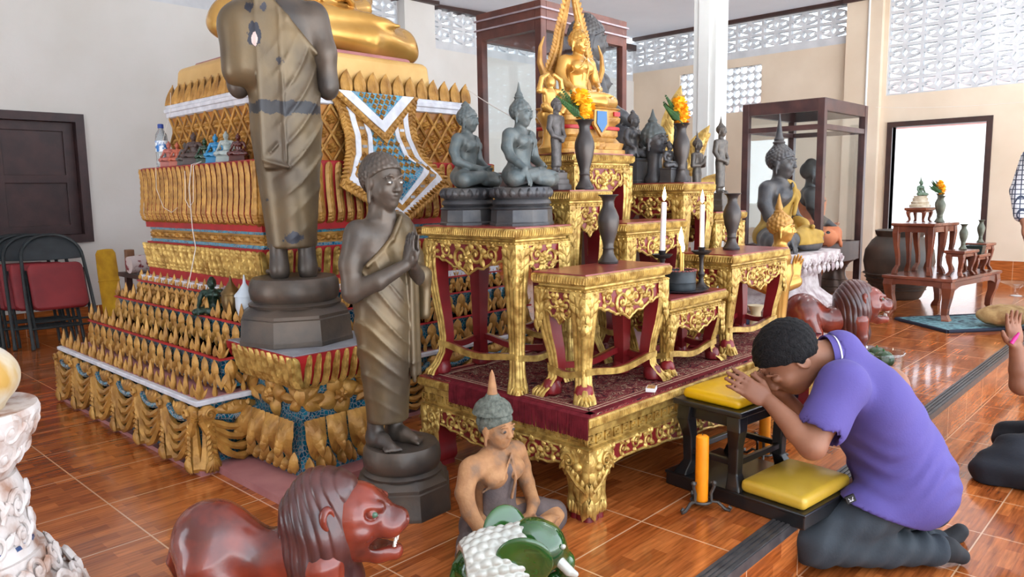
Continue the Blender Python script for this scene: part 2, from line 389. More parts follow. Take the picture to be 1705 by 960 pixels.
b = MB(); b.box((XW-0.018, 3.3, 0), (XW, YW, 0.225)); b.box((XW-0.018, -2.4, 0), (XW, 2.11, 0.225)); struct('baseboard_right', b, M_TILEV)
# flower-pierced panel
H = []
for i in range(12):
    for j in range(6):
        c = (-0.62+i*0.1127, -0.28+j*0.112); rd = (i+j) % 2
        H.append([(c[0]+math.cos(t)*q, c[1]+math.sin(t)*q) for t, q in [(2*math.pi*k/24, (0.056*(1+0.07*math.cos(8*2*math.pi*k/24)) if rd else 0.05*(1+0.2*math.cos(4*2*math.pi*k/24)))) for k in range(24)]])
v, f = plate([(-.68,-.33),(.68,-.33),(.68,.33),(-.68,.33)], H, -0.04, 0.04)
b = MB(); b.add(v, f, 0, Matrix.Translation((XW+0.06, 5.75, 2.62)) @ Matrix.Rotation(math.pi/2, 4, 'Z')); struct('window_6', b, M_BLOCK)
# doorway
b = MB(); b.box((XW-0.03, 3.235, 0), (XW+0.14, 3.30, 1.98)); b.box((XW-0.03, 2.105, 0), (XW+0.14, 2.17, 1.98)); b.box((XW-0.03, 2.17, 1.915), (XW+0.14, 3.235, 1.98)); struct('door_1', b, M_TRIM)
# ceiling, free pillar
b = MB(); zc = lambda x: 3.47+0.04*(x-6.5)
v = [(x, y, zc(x)+d) for d in (0, 0.1) for x, y in ((-2.5,-2.5),(11,-2.5),(11,7.5),(-2.5,7.5))]
b.add(v, [(0,1,2,3),(7,6,5,4),(0,4,5,1),(1,5,6,2),(2,6,7,3),(3,7,4,0)]); struct('ceiling', b, M_CEIL)
b = MB(); b.box((6.0, 3.24, 0), (6.20, 3.455, 3.6)); b.box((5.985, 3.30, 0), (6.0, 3.40, 3.6)); struct('wall_pillar', b, M_PILLAR)
# outside, seen through the doorway and the pierced blocks
b = MB(); b.box((11.2, -30, -0.4), (60, 40, -0.1)); struct('floor_outside', b, M_OUT)
M_ROOF = pm('pink_tile_roof', (206,150,146), (190,130,126), 3, 0.8); M_HW = pm('white_render', (236,234,232), (226,224,222), 1, 0.9); M_GLS = pm('dark_glass', (90,104,118), None, rough=0.2)
h = thing('outbuilding', 'pale outbuilding with pinkish roof seen through the bright doorway', 'building', (24, 7.5, -0.1))
b = MB(); b.box((0, -5, 0), (5, 5, 2.9)); part('wall', b, M_HW, h, False)
b = MB(); b.prism([(-1.3,3.05),(-1.3,3.17),(2.5,4.6),(6.3,3.17),(6.3,3.05),(2.5,4.45)], -5.6, 5.6); part('roof', b, M_ROOF, h, False)
for y in ():
    b = MB(); b.box((-0.04, y, 1.3), (0.0, y+1.2, 2.3)); b.box((-0.07, y-0.06, 1.24), (-0.0, y, 2.36)); b.box((-0.07, y+1.2, 1.24), (0, y+1.26, 2.36)); b.box((-0.07, y-.06, 2.3), (0, y+1.26, 2.36)); part('window', b, M_GLS, h, False)

# unseen hanging tubes added to brighten the ceiling and right wall
M_TUBE = bpy.data.materials.new('added_tube_glow'); M_TUBE.use_nodes = True; pb(M_TUBE).inputs['Emission Color'].default_value = (.94,.98,1,1); pb(M_TUBE).inputs['Emission Strength'].default_value = 46
for k, (lx, ly, lz) in enumerate(((5.45,2.9,3.12),(5.9,.9,3.14),(8.6,3.2,3.42),(6.9,4.4,3.34),(7.1,2.0,3.3),(8.8,.6,3.42))):
    t = thing('added_tube_light', 'added fluorescent tube lamp out of view, brightening the back of the hall', 'lamp', (lx,ly,lz), 0, 'added tube lamps out of view')
    b = MB(); b.tube([(-.6,0,0),(.6,0,0)], .02, 10); part('tube', b, M_TUBE, t)
    b = MB(); b.box((-.64,-.03,.03),(.64,.03,.07)); b.box((-.64,-.02,-.02),(-.605,.02,.04)); b.box((.605,-.02,-.02),(.64,.02,.04)); part('housing', b, M_PILLAR, t, False)
    b = MB()
    for x in (-.4,.4): b.tube([(x,0,.07),(x,0,zc(lx)-lz)], .006, 6)
    part('rods', b, M_PILLAR, t)
# ================================================================ ORNAMENT HELPERS
M_GOLD = pm('gold_leaf', (212,178,100), (146,110,50), 26, 0.36, 0.5, bump=0.2, bs=110)
M_GOLD2 = pm('old_gold_paint', (194,144,70), (146,100,42), 14, 0.42, 0.25, bump=0.25, bs=90)
M_GOLDS = pm('smooth_gold', (208,162,88), (190,140,66), 5, 0.27, 0.6)
M_RED = pm('dark_red_lacquer', (128,26,30), (104,18,24), 6, 0.35, bump=0.05)
M_REDTOP = pm('worn_red_tabletop', (142,62,56), (116,40,40), 7, 0.28)
M_WHITE = pm('white_paint', (222,222,228), (196,196,204), 18, 0.6)
M_PINK = pm('faded_pink_paint', (178,120,116), (156,98,98), 5, 0.7)
M_REDP = pm('red_paint', (176,30,34), (150,24,30), 9, 0.5)
def mosaic_mat(name, c1, c2, sc):
    m = bpy.data.materials.new(name); m.use_nodes = True; p = pb(m)
    tc = node(m, 'ShaderNodeTexCoord'); v = node(m, 'ShaderNodeTexVoronoi'); v.inputs['Scale'].default_value = sc; link(m, tc.outputs['Object'], v.inputs[0])
    e = node(m, 'ShaderNodeTexVoronoi'); e.feature = 'DISTANCE_TO_EDGE'; e.inputs['Scale'].default_value = sc; link(m, tc.outputs['Object'], e.inputs[0])
    sp = node(m, 'ShaderNodeSeparateColor'); link(m, v.outputs['Color'], sp.inputs[0])
    r = node(m, 'ShaderNodeValToRGB'); r.color_ramp.elements[0].color = lin(c1); r.color_ramp.elements[1].color = lin(c2); link(m, sp.outputs[0], r.inputs[0])
    l = node(m, 'ShaderNodeMath'); l.operation = 'LESS_THAN'; l.inputs[1].default_value = 0.07; link(m, e.outputs['Distance'], l.inputs[0])
    mx = node(m, 'ShaderNodeMix'); mx.data_type = 'RGBA'; link(m, l.outputs[0], mx.inputs[0]); link(m, r.outputs[0], mx.inputs[6]); mx.inputs[7].default_value = lin((150,150,150))
    link(m, mx.outputs[2], p.inputs['Base Color']); p.inputs['Roughness'].default_value = 0.12; p.inputs['Metallic'].default_value = 0.3
    return m
M_BLUE = mosaic_mat('blue_mirror_mosaic', (8,66,96), (40,132,158), 60)
M_CYAN = mosaic_mat('turquoise_mirror_mosaic', (10,100,140), (70,170,200), 70)
M_MIRR = pm('mirror_chips', (225,228,232), (190,196,204), 60, 0.15, 0.6)

def leaf(mb, c, ang, ln, wd, th, M=None, mi=0, nu=6, nv=4, vein=0.0):
    # pointed dome leaf lying in the x,z plane, rising towards -y
    ca, sa = math.cos(ang), math.sin(ang)
    def fn(v, u):
        w = wd*math.sin(math.pi*min(1, u**0.8))**0.9 if 0 < u < 1 else 0.0
        k = v*2-1; a = u*ln; q = k*w; h = th*(1-k*k)*math.sin(math.pi*(0.08+0.86*u))+(vein*th if abs(k) < 0.1 else 0)
        return (c[0]+a*ca-q*sa, c[1]-h, c[2]+a*sa+q*ca)
    mb.patch(fn, nv, nu, mi, M)
def spiral(mb, c, r, turns, a0, d, th, M=None, mi=0):
    P = []; R = []; n = int(10*turns)+4
    for i in range(n+1):
        t = i/n; a = a0+d*turns*2*math.pi*t; q = r*(1-0.86*t)
        P.append((c[0]+q*math.cos(a), c[1], c[2]+q*math.sin(a))); R.append(th*(1-0.5*t))
    mb.tube(P, R, 6, mi, M)
    mb.ball(c, (th*1.3,)*3, 6, mi, M)
def flower(mb, c, r, n, th, M=None, mi=0):
    for k in range(n): leaf(mb, c, 2*math.pi*k/n+0.3, r, r*0.42, th, M, mi)
    mb.ball(c, (r*0.25, th*1.4, r*0.25), 8, mi, M)
def frame(o, t, n): # local (along, inward, up)
    return Matrix(((t[0], -n[0], 0, o[0]), (t[1], -n[1], 0, o[1]), (t[2], -n[2], 1, o[2]), (0,0,0,1)))
def sides(r, z=0, which='lfr'):
    x0, x1, y0, y1 = r; S = []
    if 'l' in which: S.append((frame((x0,y1,z), (0,-1,0), (-1,0,0)), y1-y0))
    if 'f' in which: S.append((frame((x0,y0,z), (1,0,0), (0,-1,0)), x1-x0))
    if 'r' in which: S.append((frame((x1,y0,z), (0,1,0), (1,0,0)), y1-y0))
    if 'b' in which: S.append((frame((x1,y1,z), (-1,0,0), (0,1,0)), x1-x0))
    return S

# ---------------------------------------------------------------- carved altar tables
def apron_edge(u, deep):
    u = min(u, 1-u); K = [(0,.98),(.05,.62),(.10,.50),(.17,.52),(.20,.62),(.24,.60),(.30,.70),(.34,.80),(.40,.78),(.45,.88),(.5,1.0)]
    for i in range(len(K)-1):
        if u <= K[i+1][0]:
            t = (u-K[i][0])/(K[i+1][0]-K[i][0]); return deep*(K[i][1]+(K[i+1][1]-K[i][1])*(3*t*t-2*t**3))
    return deep
def make_apron(L, deep):
    back = MB(); N = 48
    P = [(L*i/N, -apron_edge(i/N, deep)) for i in range(N+1)]
    back.prism([(0,0)]+P+[(L,0)], 0.0, 0.014)
    g = MB(); g.tube([(a, -0.002, c) for a, c in P], 0.0055, 6); g.tube([(0,-.002,-.004),(L,-.002,-.004)], 0.004, 6)
    sp = deep*0.62; n = max(2, int(round(L/sp/2))*2); sp = L/n
    for i in range(n):
        x = sp*(i+0.5); u = x/L; d = apron_edge(u, deep); mid = -d*0.5; left = u < 0.5; s = 1 if left else -1
        r = min(d*0.42, sp*0.5)
        spiral(g, (x, -0.001, mid+0.05*d*(1 if i % 2 else -1)), r, 1.4, math.pi/2*(1 if i % 2 else -1), s*(1 if i % 2 else -1), r*0.22)
        for k, (a, l) in enumerate(((0.6, 1.0), (2.2, .9), (-0.7, .95), (-2.3, .9), (1.5, .8))):
            aa = a+0.3*math.sin(i*2.1+k)
            leaf(g, (x+r*0.62*math.cos(aa), -0.001, mid+r*0.62*math.sin(aa)), aa+0.5*s, r*l*1.0, r*0.36, 0.010)
    flower(g, (L/2, -0.004, -deep*0.46), deep*0.24, 6, 0.012)
    for a in (-2.3, -0.84, -1.57): leaf(g, (L/2, -0.002, -deep*0.62), a, deep*0.34, deep*0.1, 0.010)
    return back, g
LEGP = [(1.0,0.0,1.0),(.93,.006,1.02),(.84,.004,.98),(.72,-.10,.86),(.58,-.24,.76),(.42,-.42,.68),(.28,-.52,.62),(.17,-.46,.62),(.09,-.22,.68),(.035,.05,.8),(0.0,.14,.84)]
LEGB = [(1.0,0.0,1.05),(.9,.03,1.12),(.78,.03,1.08),(.66,-.02,.92),(.5,-.09,.82),(.34,-.10,.80),(.22,-.06,.86),(.14,-.08,.84),(.08,-.14,.74),(.075,-.17,.70),(0,-.15,.72)]
def make_leg(h, w, curve=1.0, big=False):
    # outer corner at the origin, leg body in +x,+y; outer faces gold and fluted, inner faces red
    n = 15; R = []; LP = LEGB if big else LEGP
    zs = [LP[0]]
    for i in range(len(LP)-1):
        for k in (0.5, 1.0): zs.append(tuple(LP[i][j]+(LP[i+1][j]-LP[i][j])*k for j in range(3)))
    for t, e, q in zs:
        o = -e*w*curve; s = w*q; fl = 0.06*w*(1 if t < 0.84 else max(0, (1-t)/0.16)); a = []
        for i in range(n): a.append((o+s*(1-i/n), o-fl*abs(math.sin(3*math.pi*(1-i/n))), t*h))
        for i in range(n+1): a.append((o-fl*abs(math.sin(3*math.pi*i/n)), o+s*i/n, t*h))
        a += [(o+s*.55, o+s, t*h), (o+s, o+s, t*h), (o+s, o+s*.55, t*h)]
        R.append(a)
    b = MB(); b.rings(R); m = len(R[0])
    for j in range(len(R)-1):
        for i in range(m):
            if i >= 2*n or (big and zs[j][0] < .078): b.m[j*m+i] = 1
    return b
def leg_trim(h, w, mask=False):
    g = MB(); ht = h*0.97
    for M in (Matrix.Identity(4), Matrix(((0,1,0,0),(1,0,0,0),(0,0,1,0),(0,0,0,1)))):
        k = 1.0
        for i, (x, z, a, l) in enumerate(((.1,0,-1.2,.9),(.55,.02,-1.9,.8),(.9,0,-2.4,.7),(.05,-.5,-1.1,.9),(.5,-.55,-1.9,.8),(.85,-.45,-2.2,.7),(.1,-1.0,-1.25,.9),(.45,-1.05,-1.9,.8),(.08,-1.5,-1.35,.8),(.35,-1.45,-1.8,.6))):
            leaf(g, (x*w, -0.001, ht+z*w*.8), a, l*w*.8, w*0.17, w*0.075, M)
        if mask:
            for i in range(7): leaf(g, (w*(0.02+0.1*i), -0.004, ht*.28+.03*w*(i%2)), -1.57, w*0.32, w*0.07, w*0.05, M)
            for i in range(6): leaf(g, (w*(0.02+0.15*i), -0.008, ht-0.75*w+0.1*w*i), -1.57+0.1*i, w*0.36, w*0.08, w*0.07, M)
            spiral(g, (w*0.62, -0.012, ht-0.25*w), w*0.22, 1.3, 0, 1, w*0.05, M); g.ball((w*0.3, -0.012, ht-0.35*w), (w*.13, w*.1, w*.11), 8, 0, M)
            g.tube([(0.02*w,-.016,ht-.95*w),(w*.3,-.014,ht-.82*w),(w*.62,-.01,ht-.55*w),(w*.9,-.006,ht-.42*w)], w*0.055, 6, 0, M)
    return g
def altar_table(name, label, loc, L, D, h, rz=0.0, lw=0.068, deep=0.105, group=None, key=False, curve=1.0, mask=False, stretch=True):
    t = thing(name, label, 'altar table', loc, rz, group)
    x0, y0 = L/2, D/2
    b = MB(); b.rect([(-x0+.004,x0-.004,-y0+.004,y0-.004,h-.014), (-x0+.004,x0-.004,-y0+.004,y0-.004,h)]); part('tabletop', b, M_REDTOP, t, False)
    fz = 0.062 if key else 0.0
    g = MB()
    def rr(e, z): return (-x0-e, x0+e, -y0-e, y0+e, z)
    g.rect([rr(-.022, h-.066-fz), rr(-.008, h-.064-fz), rr(-.006, h-.056-fz), rr(-.018, h-.052-fz), rr(-.018, h-.046), rr(-.004, h-.042), rr(.002, h-.032), rr(.002, h-.012), rr(-.004, h-.005), rr(-.012, h-.003)])
    for M, l in sides((-x0,x0,-y0,y0), 0, 'lfr'):
        n = int(l/0.0125)
        for i in range(n):
            a = l*(i+.5)/n; g.add([(a-.004,-.001,h-.036),(a+.002,-.001,h-.036),(a+.006,-.001,h-.010),(a,-.001,h-.010),(a-.002,-.0065,h-.033),(a+.004,-.0065,h-.013)], [(0,1,4),(1,2,5,4),(2,3,5),(3,0,4,5)], 0, M)
        if key:
            n = int(l/0.05)
            for i in range(n):
                a = l*(i+.5)/n; zc_ = h-.088
                for (p, q) in (((-.02,-.018),(.02,-.012)), ((-.02,-.018),(-.014,.016)), ((-.02,.010),(.012,.016)), ((.006,-.006),(.012,.016)), ((-.006,-.006),(.012,0)) ):
                    g.box((a+p[0], .012, zc_+p[1]), (a+q[0], .024, zc_+q[1]), 0, M)
        else:
            n = int(l/0.02)
            for i in range(n): g.ball((l*(i+.5)/n, .007, h-.060), (.006,.005,.004), 6, 0, M)
    part('moulding', g, M_GOLD, t)
    zt = h-.064-fz
    for (M, l) in sides((-x0+.012, x0-.012, -y0+.012, y0-.012), zt, 'lfrb'):
        bk, gd = make_apron(l, deep)
        for q in (bk, gd): q.v = [tuple(M @ Vector(p)) for p in q.v]
        a = part('apron', bk, M_RED, t, False); part('carving', gd, M_GOLD, a)
    for sx in (-1, 1):
        for sy in (-1, 1):
            lg = make_leg(zt, lw, curve, mask); M = Matrix(((-sx,0,0,sx*(x0-.006)),(0,-sy,0,sy*(y0-.006)),(0,0,1,0),(0,0,0,1)))
            lg.v = [tuple(M @ Vector(p)) for p in lg.v]; le = part('leg', lg, [M_GOLD, M_RED], t)
            tr = leg_trim(zt, lw*1.15, mask); tr.v = [tuple(M @ Vector(p)) for p in tr.v]; part('leaf_carving', tr, M_GOLD, le)
            if mask: continue
            b = MB(); b.lathe([(0,.0),(.36,.0),(.5,.12),(.52,.45),(.42,.75),(.2,.9),(0,.92)], 14); b.v = [tuple(M @ Vector((p[0]*lw+lw*.62, p[1]*lw+lw*.62, p[2]*lw))) for p in b.v]; part('ball_foot', b, M_RED, le)
            b = MB()
            for k in range(5):
                a = math.pi+math.pi/2*k/4; c, s_ = math.cos(a), math.sin(a)
                b.tube([(lw*(.3+.3*c), lw*(.3+.3*s_), lw*.36), (lw*(.3+.52*c), lw*(.3+.52*s_), lw*.22), (lw*(.3+.58*c), lw*(.3+.58*s_), .002)], [lw*.1, lw*.085, lw*.03], 6)
            b.v = [tuple(M @ Vector(p)) for p in b.v]; part('claw', b, M_GOLD, le)
    if stretch:
        zs = 0.16*h+.02; ins = lw*0.62
        for M, l in sides((-x0+ins, x0-ins, -y0+ins, y0-ins), zs, 'lfrb'):
            for nm, ya, yb, mt in (('stretcher', -.011, .0, M_GOLD), ('stretcher', .0, .014, M_RED)):
                b = MB(); R = []
                for i in range(25):
                    u = i/24; z = .012*math.cos(2*math.pi*u)*(1 if l > .3 else .6); R.append([(u*l, ya, z-.012), (u*l, yb, z-.012), (u*l, yb, z+.012), (u*l, ya, z+.012)])
                b.rings(R); b.v = [tuple(M @ Vector(p)) for p in b.v]
                if nm == 'stretcher' and mt is M_GOLD: s_ = part('stretcher', b, mt, t)
                else: part('inner_rail', b, mt, s_)
    return t
ZB = 0.385; RZ = math.radians(-1.3)
altar_table('altar_table', 'largest low gilt table under the fringed carpet, carrying all the smaller tables', (2.945, 1.955, 0), 1.93, 0.93, ZB, RZ, lw=0.118, deep=0.125, key=True, curve=0.75, mask=True, stretch=False)
# carpet with its fringe
def carpet_mat():
    m = bpy.data.materials.new('floral_carpet'); m.use_nodes = True; p = pb(m); tc = node(m, 'ShaderNodeTexCoord')
    n = node(m, 'ShaderNodeTexNoise'); n.inputs['Scale'].default_value = 22; n.inputs['Detail'].default_value = 3; n.inputs['Distortion'].default_value = 1.6; link(m, tc.outputs['Object'], n.inputs[0])
    r = node(m, 'ShaderNodeValToRGB'); r.color_ramp.interpolation = 'CONSTANT'
    E = r.color_ramp.elements; E[0].position = 0; E[0].color = lin((44,30,34)); E[1].position = .36; E[1].color = lin((98,34,38))
    for q, c in ((.46,(150,88,78)),(.50,(58,44,44)),(.53,(108,36,42)),(.57,(176,156,128)),(.60,(84,30,34)),(.68,(140,104,84))): e = E.new(q); e.color = lin(c)
    link(m, n.outputs['Fac'], r.inputs[0]); link(m, r.outputs[0], p.inputs['Base Color']); p.inputs['Roughness'].default_value = 0.95; p.inputs['Specular IOR Level'].default_value = 0.1
    return m
M_CARP = carpet_mat(); M_CARPR = pm('crimson_pile', (112,34,42), (88,26,32), 30, 0.95, spec=0.1); M_CARPL = pm('cream_pile', (180,150,128), (150,110,96), 60, 0.95, spec=0.1)
cp = thing('carpet', 'dark red floral carpet with crimson fringe spread over the low gilt table', 'carpet', (2.945, 1.955, ZB), RZ)
b = MB(); b.box((-.955,-.462,.001), (.96,.40,.010)); part('pile', b, M_CARP, cp, False)
b = MB()
for i, (o, mi) in enumerate(((0,0),(.028,1),(.036,0),(.044,1))):
    w = (.026, .007, .007, .006)[i]; x0, x1, y0, y1 = -.957+o, .962-o, -.464+o, .402-o; z = .0105+.0004*i
    for q in ((x0,y0,x1,y0+w),(x0,y1-w,x1,y1),(x0,y0,x0+w,y1),(x1-w,y0,x1,y1)): b.box((q[0],q[1],.009), (q[2],q[3],z+.001), mi)
part('border', b, [M_CARPR, M_CARPL], cp, False)
b = MB(); rnd = random.Random(3)
for i in range(230):
    y = -.464+.72*i/230; a = rnd.uniform(-.0008,.0008); l = .076+rnd.uniform(-.0025,.0015)
    b.tube([(-.955, y, .008), (-.972, y+a, .002), (-.974, y+a*2, -.03), (-.973+rnd.uniform(-.002,.002), y+a*3, -l)], .0021, 5)
o = part('fringe', b, M_CARPR, cp); o['kind'] = 'stuff'
ZT = ZB+.011
def place(name, label, x0, x1, y0, y1, ztop, **k):
    c = Vector(((x0+x1)/2, (y0+y1)/2, ZT)); return altar_table(name, label, c, x1-x0, y1-y0, ztop-ZT, RZ, group='gilt carved altar tables', **k)
place('altar_table', 'gilt table nearest the carpet corner, holding one dark vase', 2.045, 2.58, 1.575, 1.83, .862, lw=.072, deep=.12)
place('altar_table', 'tall gilt table at the left carrying two seated bronze Buddhas', 2.00, 2.32, 1.86, 2.40, 1.022, lw=.07, deep=.125)
place('altar_table', 'low gilt table at the front centre carrying the incense pot', 2.60, 3.05, 1.575, 1.83, .712, lw=.062, deep=.10)
place('altar_table', 'gilt table at the right front beside the seated figure, holding one dark vase', 3.12, 3.69, 1.575, 1.86, .855, lw=.072, deep=.12)
place('altar_table', 'narrow tall gilt table behind the twin Buddhas with standing monk and flower vase', 2.40, 2.68, 1.93, 2.36, 1.155, lw=.07, deep=.13)
place('altar_table', 'middle gilt table with bare red top behind the lit candles', 2.72, 3.20, 1.87, 2.10, 1.01, lw=.07, deep=.11)
place('altar_table', 'tallest gilt table at the back under the golden flame-haloed Buddha', 2.695, 3.155, 2.14, 2.42, 1.325, lw=.075, deep=.14)
place('altar_table', 'gilt table behind the right candle crowded with small dark statues', 3.29, 3.59, 1.93, 2.36, 1.185, lw=.07, deep=.12)
place('altar_table', 'half hidden gilt table furthest right under a thin standing figure', 3.62, 3.95, 1.93, 2.36, 1.03, lw=.07, deep=.12)

# ================================================================ GREAT ALTAR
alt = thing('altar', 'great stepped gilt altar with blue mosaic under the big golden Buddha', 'altar', (1.30, 3.03, 0))
def apart(name, b, mats, smooth=True, parent=None, label=None): return part(name, b, mats, parent or alt, smooth, world=True, label=label)
T = [(1.30,3.52,3.03,4.81),(1.42,3.40,3.06,4.69),(1.535,3.28,3.085,4.575),(1.63,3.19,3.105,4.48)]; TZ = [0, .315, .465, .60, .69]
b = MB(); b.rect([(1.28,3.54,3.0,4.83,0),(1.28,3.54,3.0,4.83,.02)]); b.rect([(1.35,2.2,2.50,3.1,0),(1.35,2.2,2.50,3.1,.03)]); apart('plinth', b, M_PINK, False)
b = MB()
for i, (a, c, d, e) in enumerate(T): b.rect([(a+.012,c-.012,d+.012,e-.012,TZ[i]+.015), (a+.012,c-.012,d+.012,e-.012,TZ[i+1]-.004)])
apart('mosaic_core', b, M_BLUE, False)
b = MB()
for i, (a, c, d, e) in enumerate(T): b.rect([(a+.008,c-.008,d+.008,e-.008,TZ[i+1]-.004), (a+.008,c-.008,d+.008,e-.008,TZ[i+1]+.001)])
apart('tread', b, M_PINK, False)
b = MB(); a, c, d, e = T[0]; b.rect([(a-.012,c+.012,d-.012,e+.012,.292),(a-.016,c+.016,d-.016,e+.016,.296),(a-.016,c+.016,d-.016,e+.016,.310),(a-.012,c+.012,d-.012,e+.012,.3135)])
b.rect([(1.64,3.18,3.11,4.47,.69),(1.64,3.18,3.11,4.47,.72)]); apart('white_moulding', b, M_WHITE, False)
b = MB()
for i in (1,2,3): a, c, d, e = T[i]; b.rect([(a-.004,c+.004,d-.004,e+.004,TZ[i+1]-.008),(a-.004,c+.004,d-.004,e+.004,TZ[i+1]+.001)])
apart('red_line', b, M_REDP, False)
def finials(b, M, l, z, big=.088, small=.048, sp=.058):
    n = int(l/sp/2)*2
    for i in range(n+1):
        x = l*i/n; tall = i % 2 == 0; hh = big if tall else small; w = .019 if tall else .013
        b.rings([[(x-w*.8,-.004,z),(x,-.012,z),(x+w*.8,-.004,z),(x,.008,z)], [(x-w,-.002,z+.3*hh),(x,-.016,z+.3*hh),(x+w,-.002,z+.3*hh),(x,.010,z+.3*hh)], [(x-w*.62,-.001,z+.62*hh),(x,-.012,z+.62*hh),(x+w*.62,-.001,z+.62*hh),(x,.008,z+.62*hh)], [(x-.001,-.001,z+hh),(x,-.002,z+hh),(x+.001,-.001,z+hh),(x,.001,z+hh)]], 0, M)
        if tall:
            for s in (-1,1): leaf(b, (x+s*.004,-.010,z), 1.57-s*.55, hh*.5, .008, .008, M)
for i in range(4):
    b = MB(); a, c, d, e = T[i]; k = .018
    for M, l in sides((a+k,c-k,d+k,e-k), 0, 'lf'): finials(b, M, l, TZ[i+1], (.10,.095,.085,.06)[i], (.055,.05,.045,.03)[i], (.062,.056,.052,.042)[i])
    apart('finial_row', b, M_GOLD2, 60.0)
# skirt of the lowest step: swags between tassels
b = MB(); bl = MB()
for M, l in sides(T[0], 0, 'lf'):
    n = 6 if l < 2 else 7; w = l/n
    for i in range(n):
        x0 = w*i
        for k in range(5):
            sag = .05+.033*k; zt = .272-.010*k
            P = [(x0+w*u, -.008-.016*math.sin(math.pi*u)-.004*k, zt-sag*4*u*(1-u)*1.0) for u in [j/12 for j in range(13)]]
            if k == 0: bl.tube(P, .013, 6, 0, M); continue
            b.tube(P, [.017+.004*math.sin(j*2.4) for j in range(13)], 6, 0, M)
        leaf(b, (x0+w*.5, -.002, .287), -1.57, .075, .10, .028, M, nu=6, nv=8)
        for s in (-.3,-.1,.1,.3): leaf(b, (x0+w*(.5+s*.6), -.016, .285), -1.57-s, .045, .012, .010, M)
    for i in range(n+1):
        x0 = min(max(w*i, .03), l-.03)
        b.rings([[(x0+q*math.cos(a), -.012+q*.8*math.sin(a), z) for a in [2*math.pi*j/8 for j in range(8)]] for q, z in ((.016,.29),(.036,.275),(.04,.25),(.028,.225),(.024,.2),(.03,.12),(.04,.06),(.05,.03),(.04,.012))], 0, M)
        for j in range(9):
            z = .22-.023*j
            for s in (-1,1): leaf(b, (x0+s*.002,-.036-.001*j,z), -1.57+s*.7, .03, .010, .010, M, nu=4)
        spiral(b, (x0, -.045, .258), .026, 1.2, 0, 1, .007, M)
        for s in (-.5,-.25,0,.25,.5): leaf(b, (x0,-.044,.075), -1.57+s, .07, .014, .012, M, nu=4)
apart('gold_swag', b, M_GOLD2); apart('blue_swag', bl, M_BLUE)
# three upper steps: rows of leaf clusters
b = MB()
for i in (1,2,3):
    a, c, d, e = T[i]; z0 = TZ[i]+.005; hh = TZ[i+1]-z0-.008
    for M, l in sides(T[i], 0, 'lf'):
        n = int(l/(.092 if i < 3 else .06)); w = l/n
        for j in range(n):
            x = w*(j+.5)
            leaf(b, (x,-.002,z0+hh), -1.57, hh*.72, w*.34, .016, M, nu=6, nv=6)
            for s in (-1,1): leaf(b, (x+s*w*.12,-.004,z0+hh*.62), -1.57+s*.55, hh*.62, w*.17, .013, M)
            leaf(b, (x,-.010,z0+hh*.9), -1.57, hh*.42, w*.14, .010, M); leaf(b, (x,-.004,z0+hh*.42), -1.57, hh*.42, w*.12, .013, M)
apart('leaf_row', b, M_GOLD2)
# petal bands
def petal_row(b, M, l, n, prof, th=.013, beads=9, tip=.25):
    w = l/n
    for i in range(n):
        x0 = w*(i+.5)
        def fn(u, v):
            k = u*2-1; q = v*(len(prof)-1); j = min(int(q), len(prof)-2); t = q-j
            o = prof[j][0]+(prof[j+1][0]-prof[j][0])*t; z = prof[j][1]+(prof[j+1][1]-prof[j][1])*t
            ww = w*.375*(1 if v < 1-tip else math.sqrt(max(0, 1-((v-1+tip)/tip)**2))*.75+.25)
            h = th*(1-k*k)+.006*abs(math.sin(math.pi*beads*v+abs(k)*2.2))*(1-abs(k))*.9-(.006 if abs(k) < .01 else 0)
            return (x0+k*ww, -o-h, z)
        b.patch(fn, 8, beads*4, 0, M)
def corner_petal(b, x, y, w, prof, th, beads, tip):
    q = math.sqrt(.5); M = frame((x-q*w/2, y+q*w/2, 0), (q,-q,0), (-q,-q,0)); petal_row(b, M, w, 1, [(o*1.414, z) for o, z in prof], th, beads, tip)
R0 = (1.68,3.15,3.13,4.43)
b = MB(); b.rect([(1.68,3.15,3.13,4.43,.72),(1.68,3.15,3.13,4.43,.91),(1.72,3.11,3.17,4.39,.91),(1.72,3.11,3.17,4.39,.99),(1.68,3.15,3.12,4.43,.99),(1.675,3.155,3.11,4.435,1.31),(1.685,3.145,3.12,4.425,1.315)]); apart('red_core', b, M_REDP, False)
b = MB()
for M, l in sides(R0, 0, 'lf'): petal_row(b, M, l, int(l/.05), [(-.004,.765),(.004,.80),(.016,.87),(.022,.905)], .014, 6)
corner_petal(b, R0[0], R0[2], .06, [(-.004,.765),(.004,.80),(.016,.87),(.022,.905)], .010, 6, .25)
apart('petal_band', b, M_GOLD)
b = MB(); bl = MB(); a, c, d, e = (1.70,3.13,3.145,4.41)
for z in (.918,.984): bl.rect([(a-.004,c+.004,d-.004,e+.004,z-.008),(a-.004,c+.004,d-.004,e+.004,z+.008)])
b.rect([(a,c,d,e,.924),(a,c,d,e,.978)])
for M, l in sides((a,c,d,e), .951, 'lf'):
    n = int(l/.09)
    for i in range(n):
        x = l*(i+.5)/n; b.ball((x,-.004,0), (.016,.014,.016), 8, 0, M)
        for s in (-1,1):
            for k in (-.4,.4): leaf(b, (x+s*.014,-.002,0), (0 if s > 0 else math.pi)+k, .034, .009, .012, M)
apart('flower_band', b, M_GOLD2); apart('blue_line', bl, M_CYAN, False)
b = MB()
for M, l in sides((1.675,3.155,3.115,4.435), 0, 'lf'): petal_row(b, M, l, int(l/.054), [(-.02,1.012),(.012,1.03),(.022,1.07),(.012,1.15),(.008,1.24),(.014,1.308)], .006, 13, .1)
corner_petal(b, 1.675, 3.115, .062, [(-.02,1.012),(.012,1.03),(.022,1.07),(.012,1.15),(.008,1.24),(.014,1.308)], .006, 13, .1)
apart('petal_band', b, M_GOLD2)
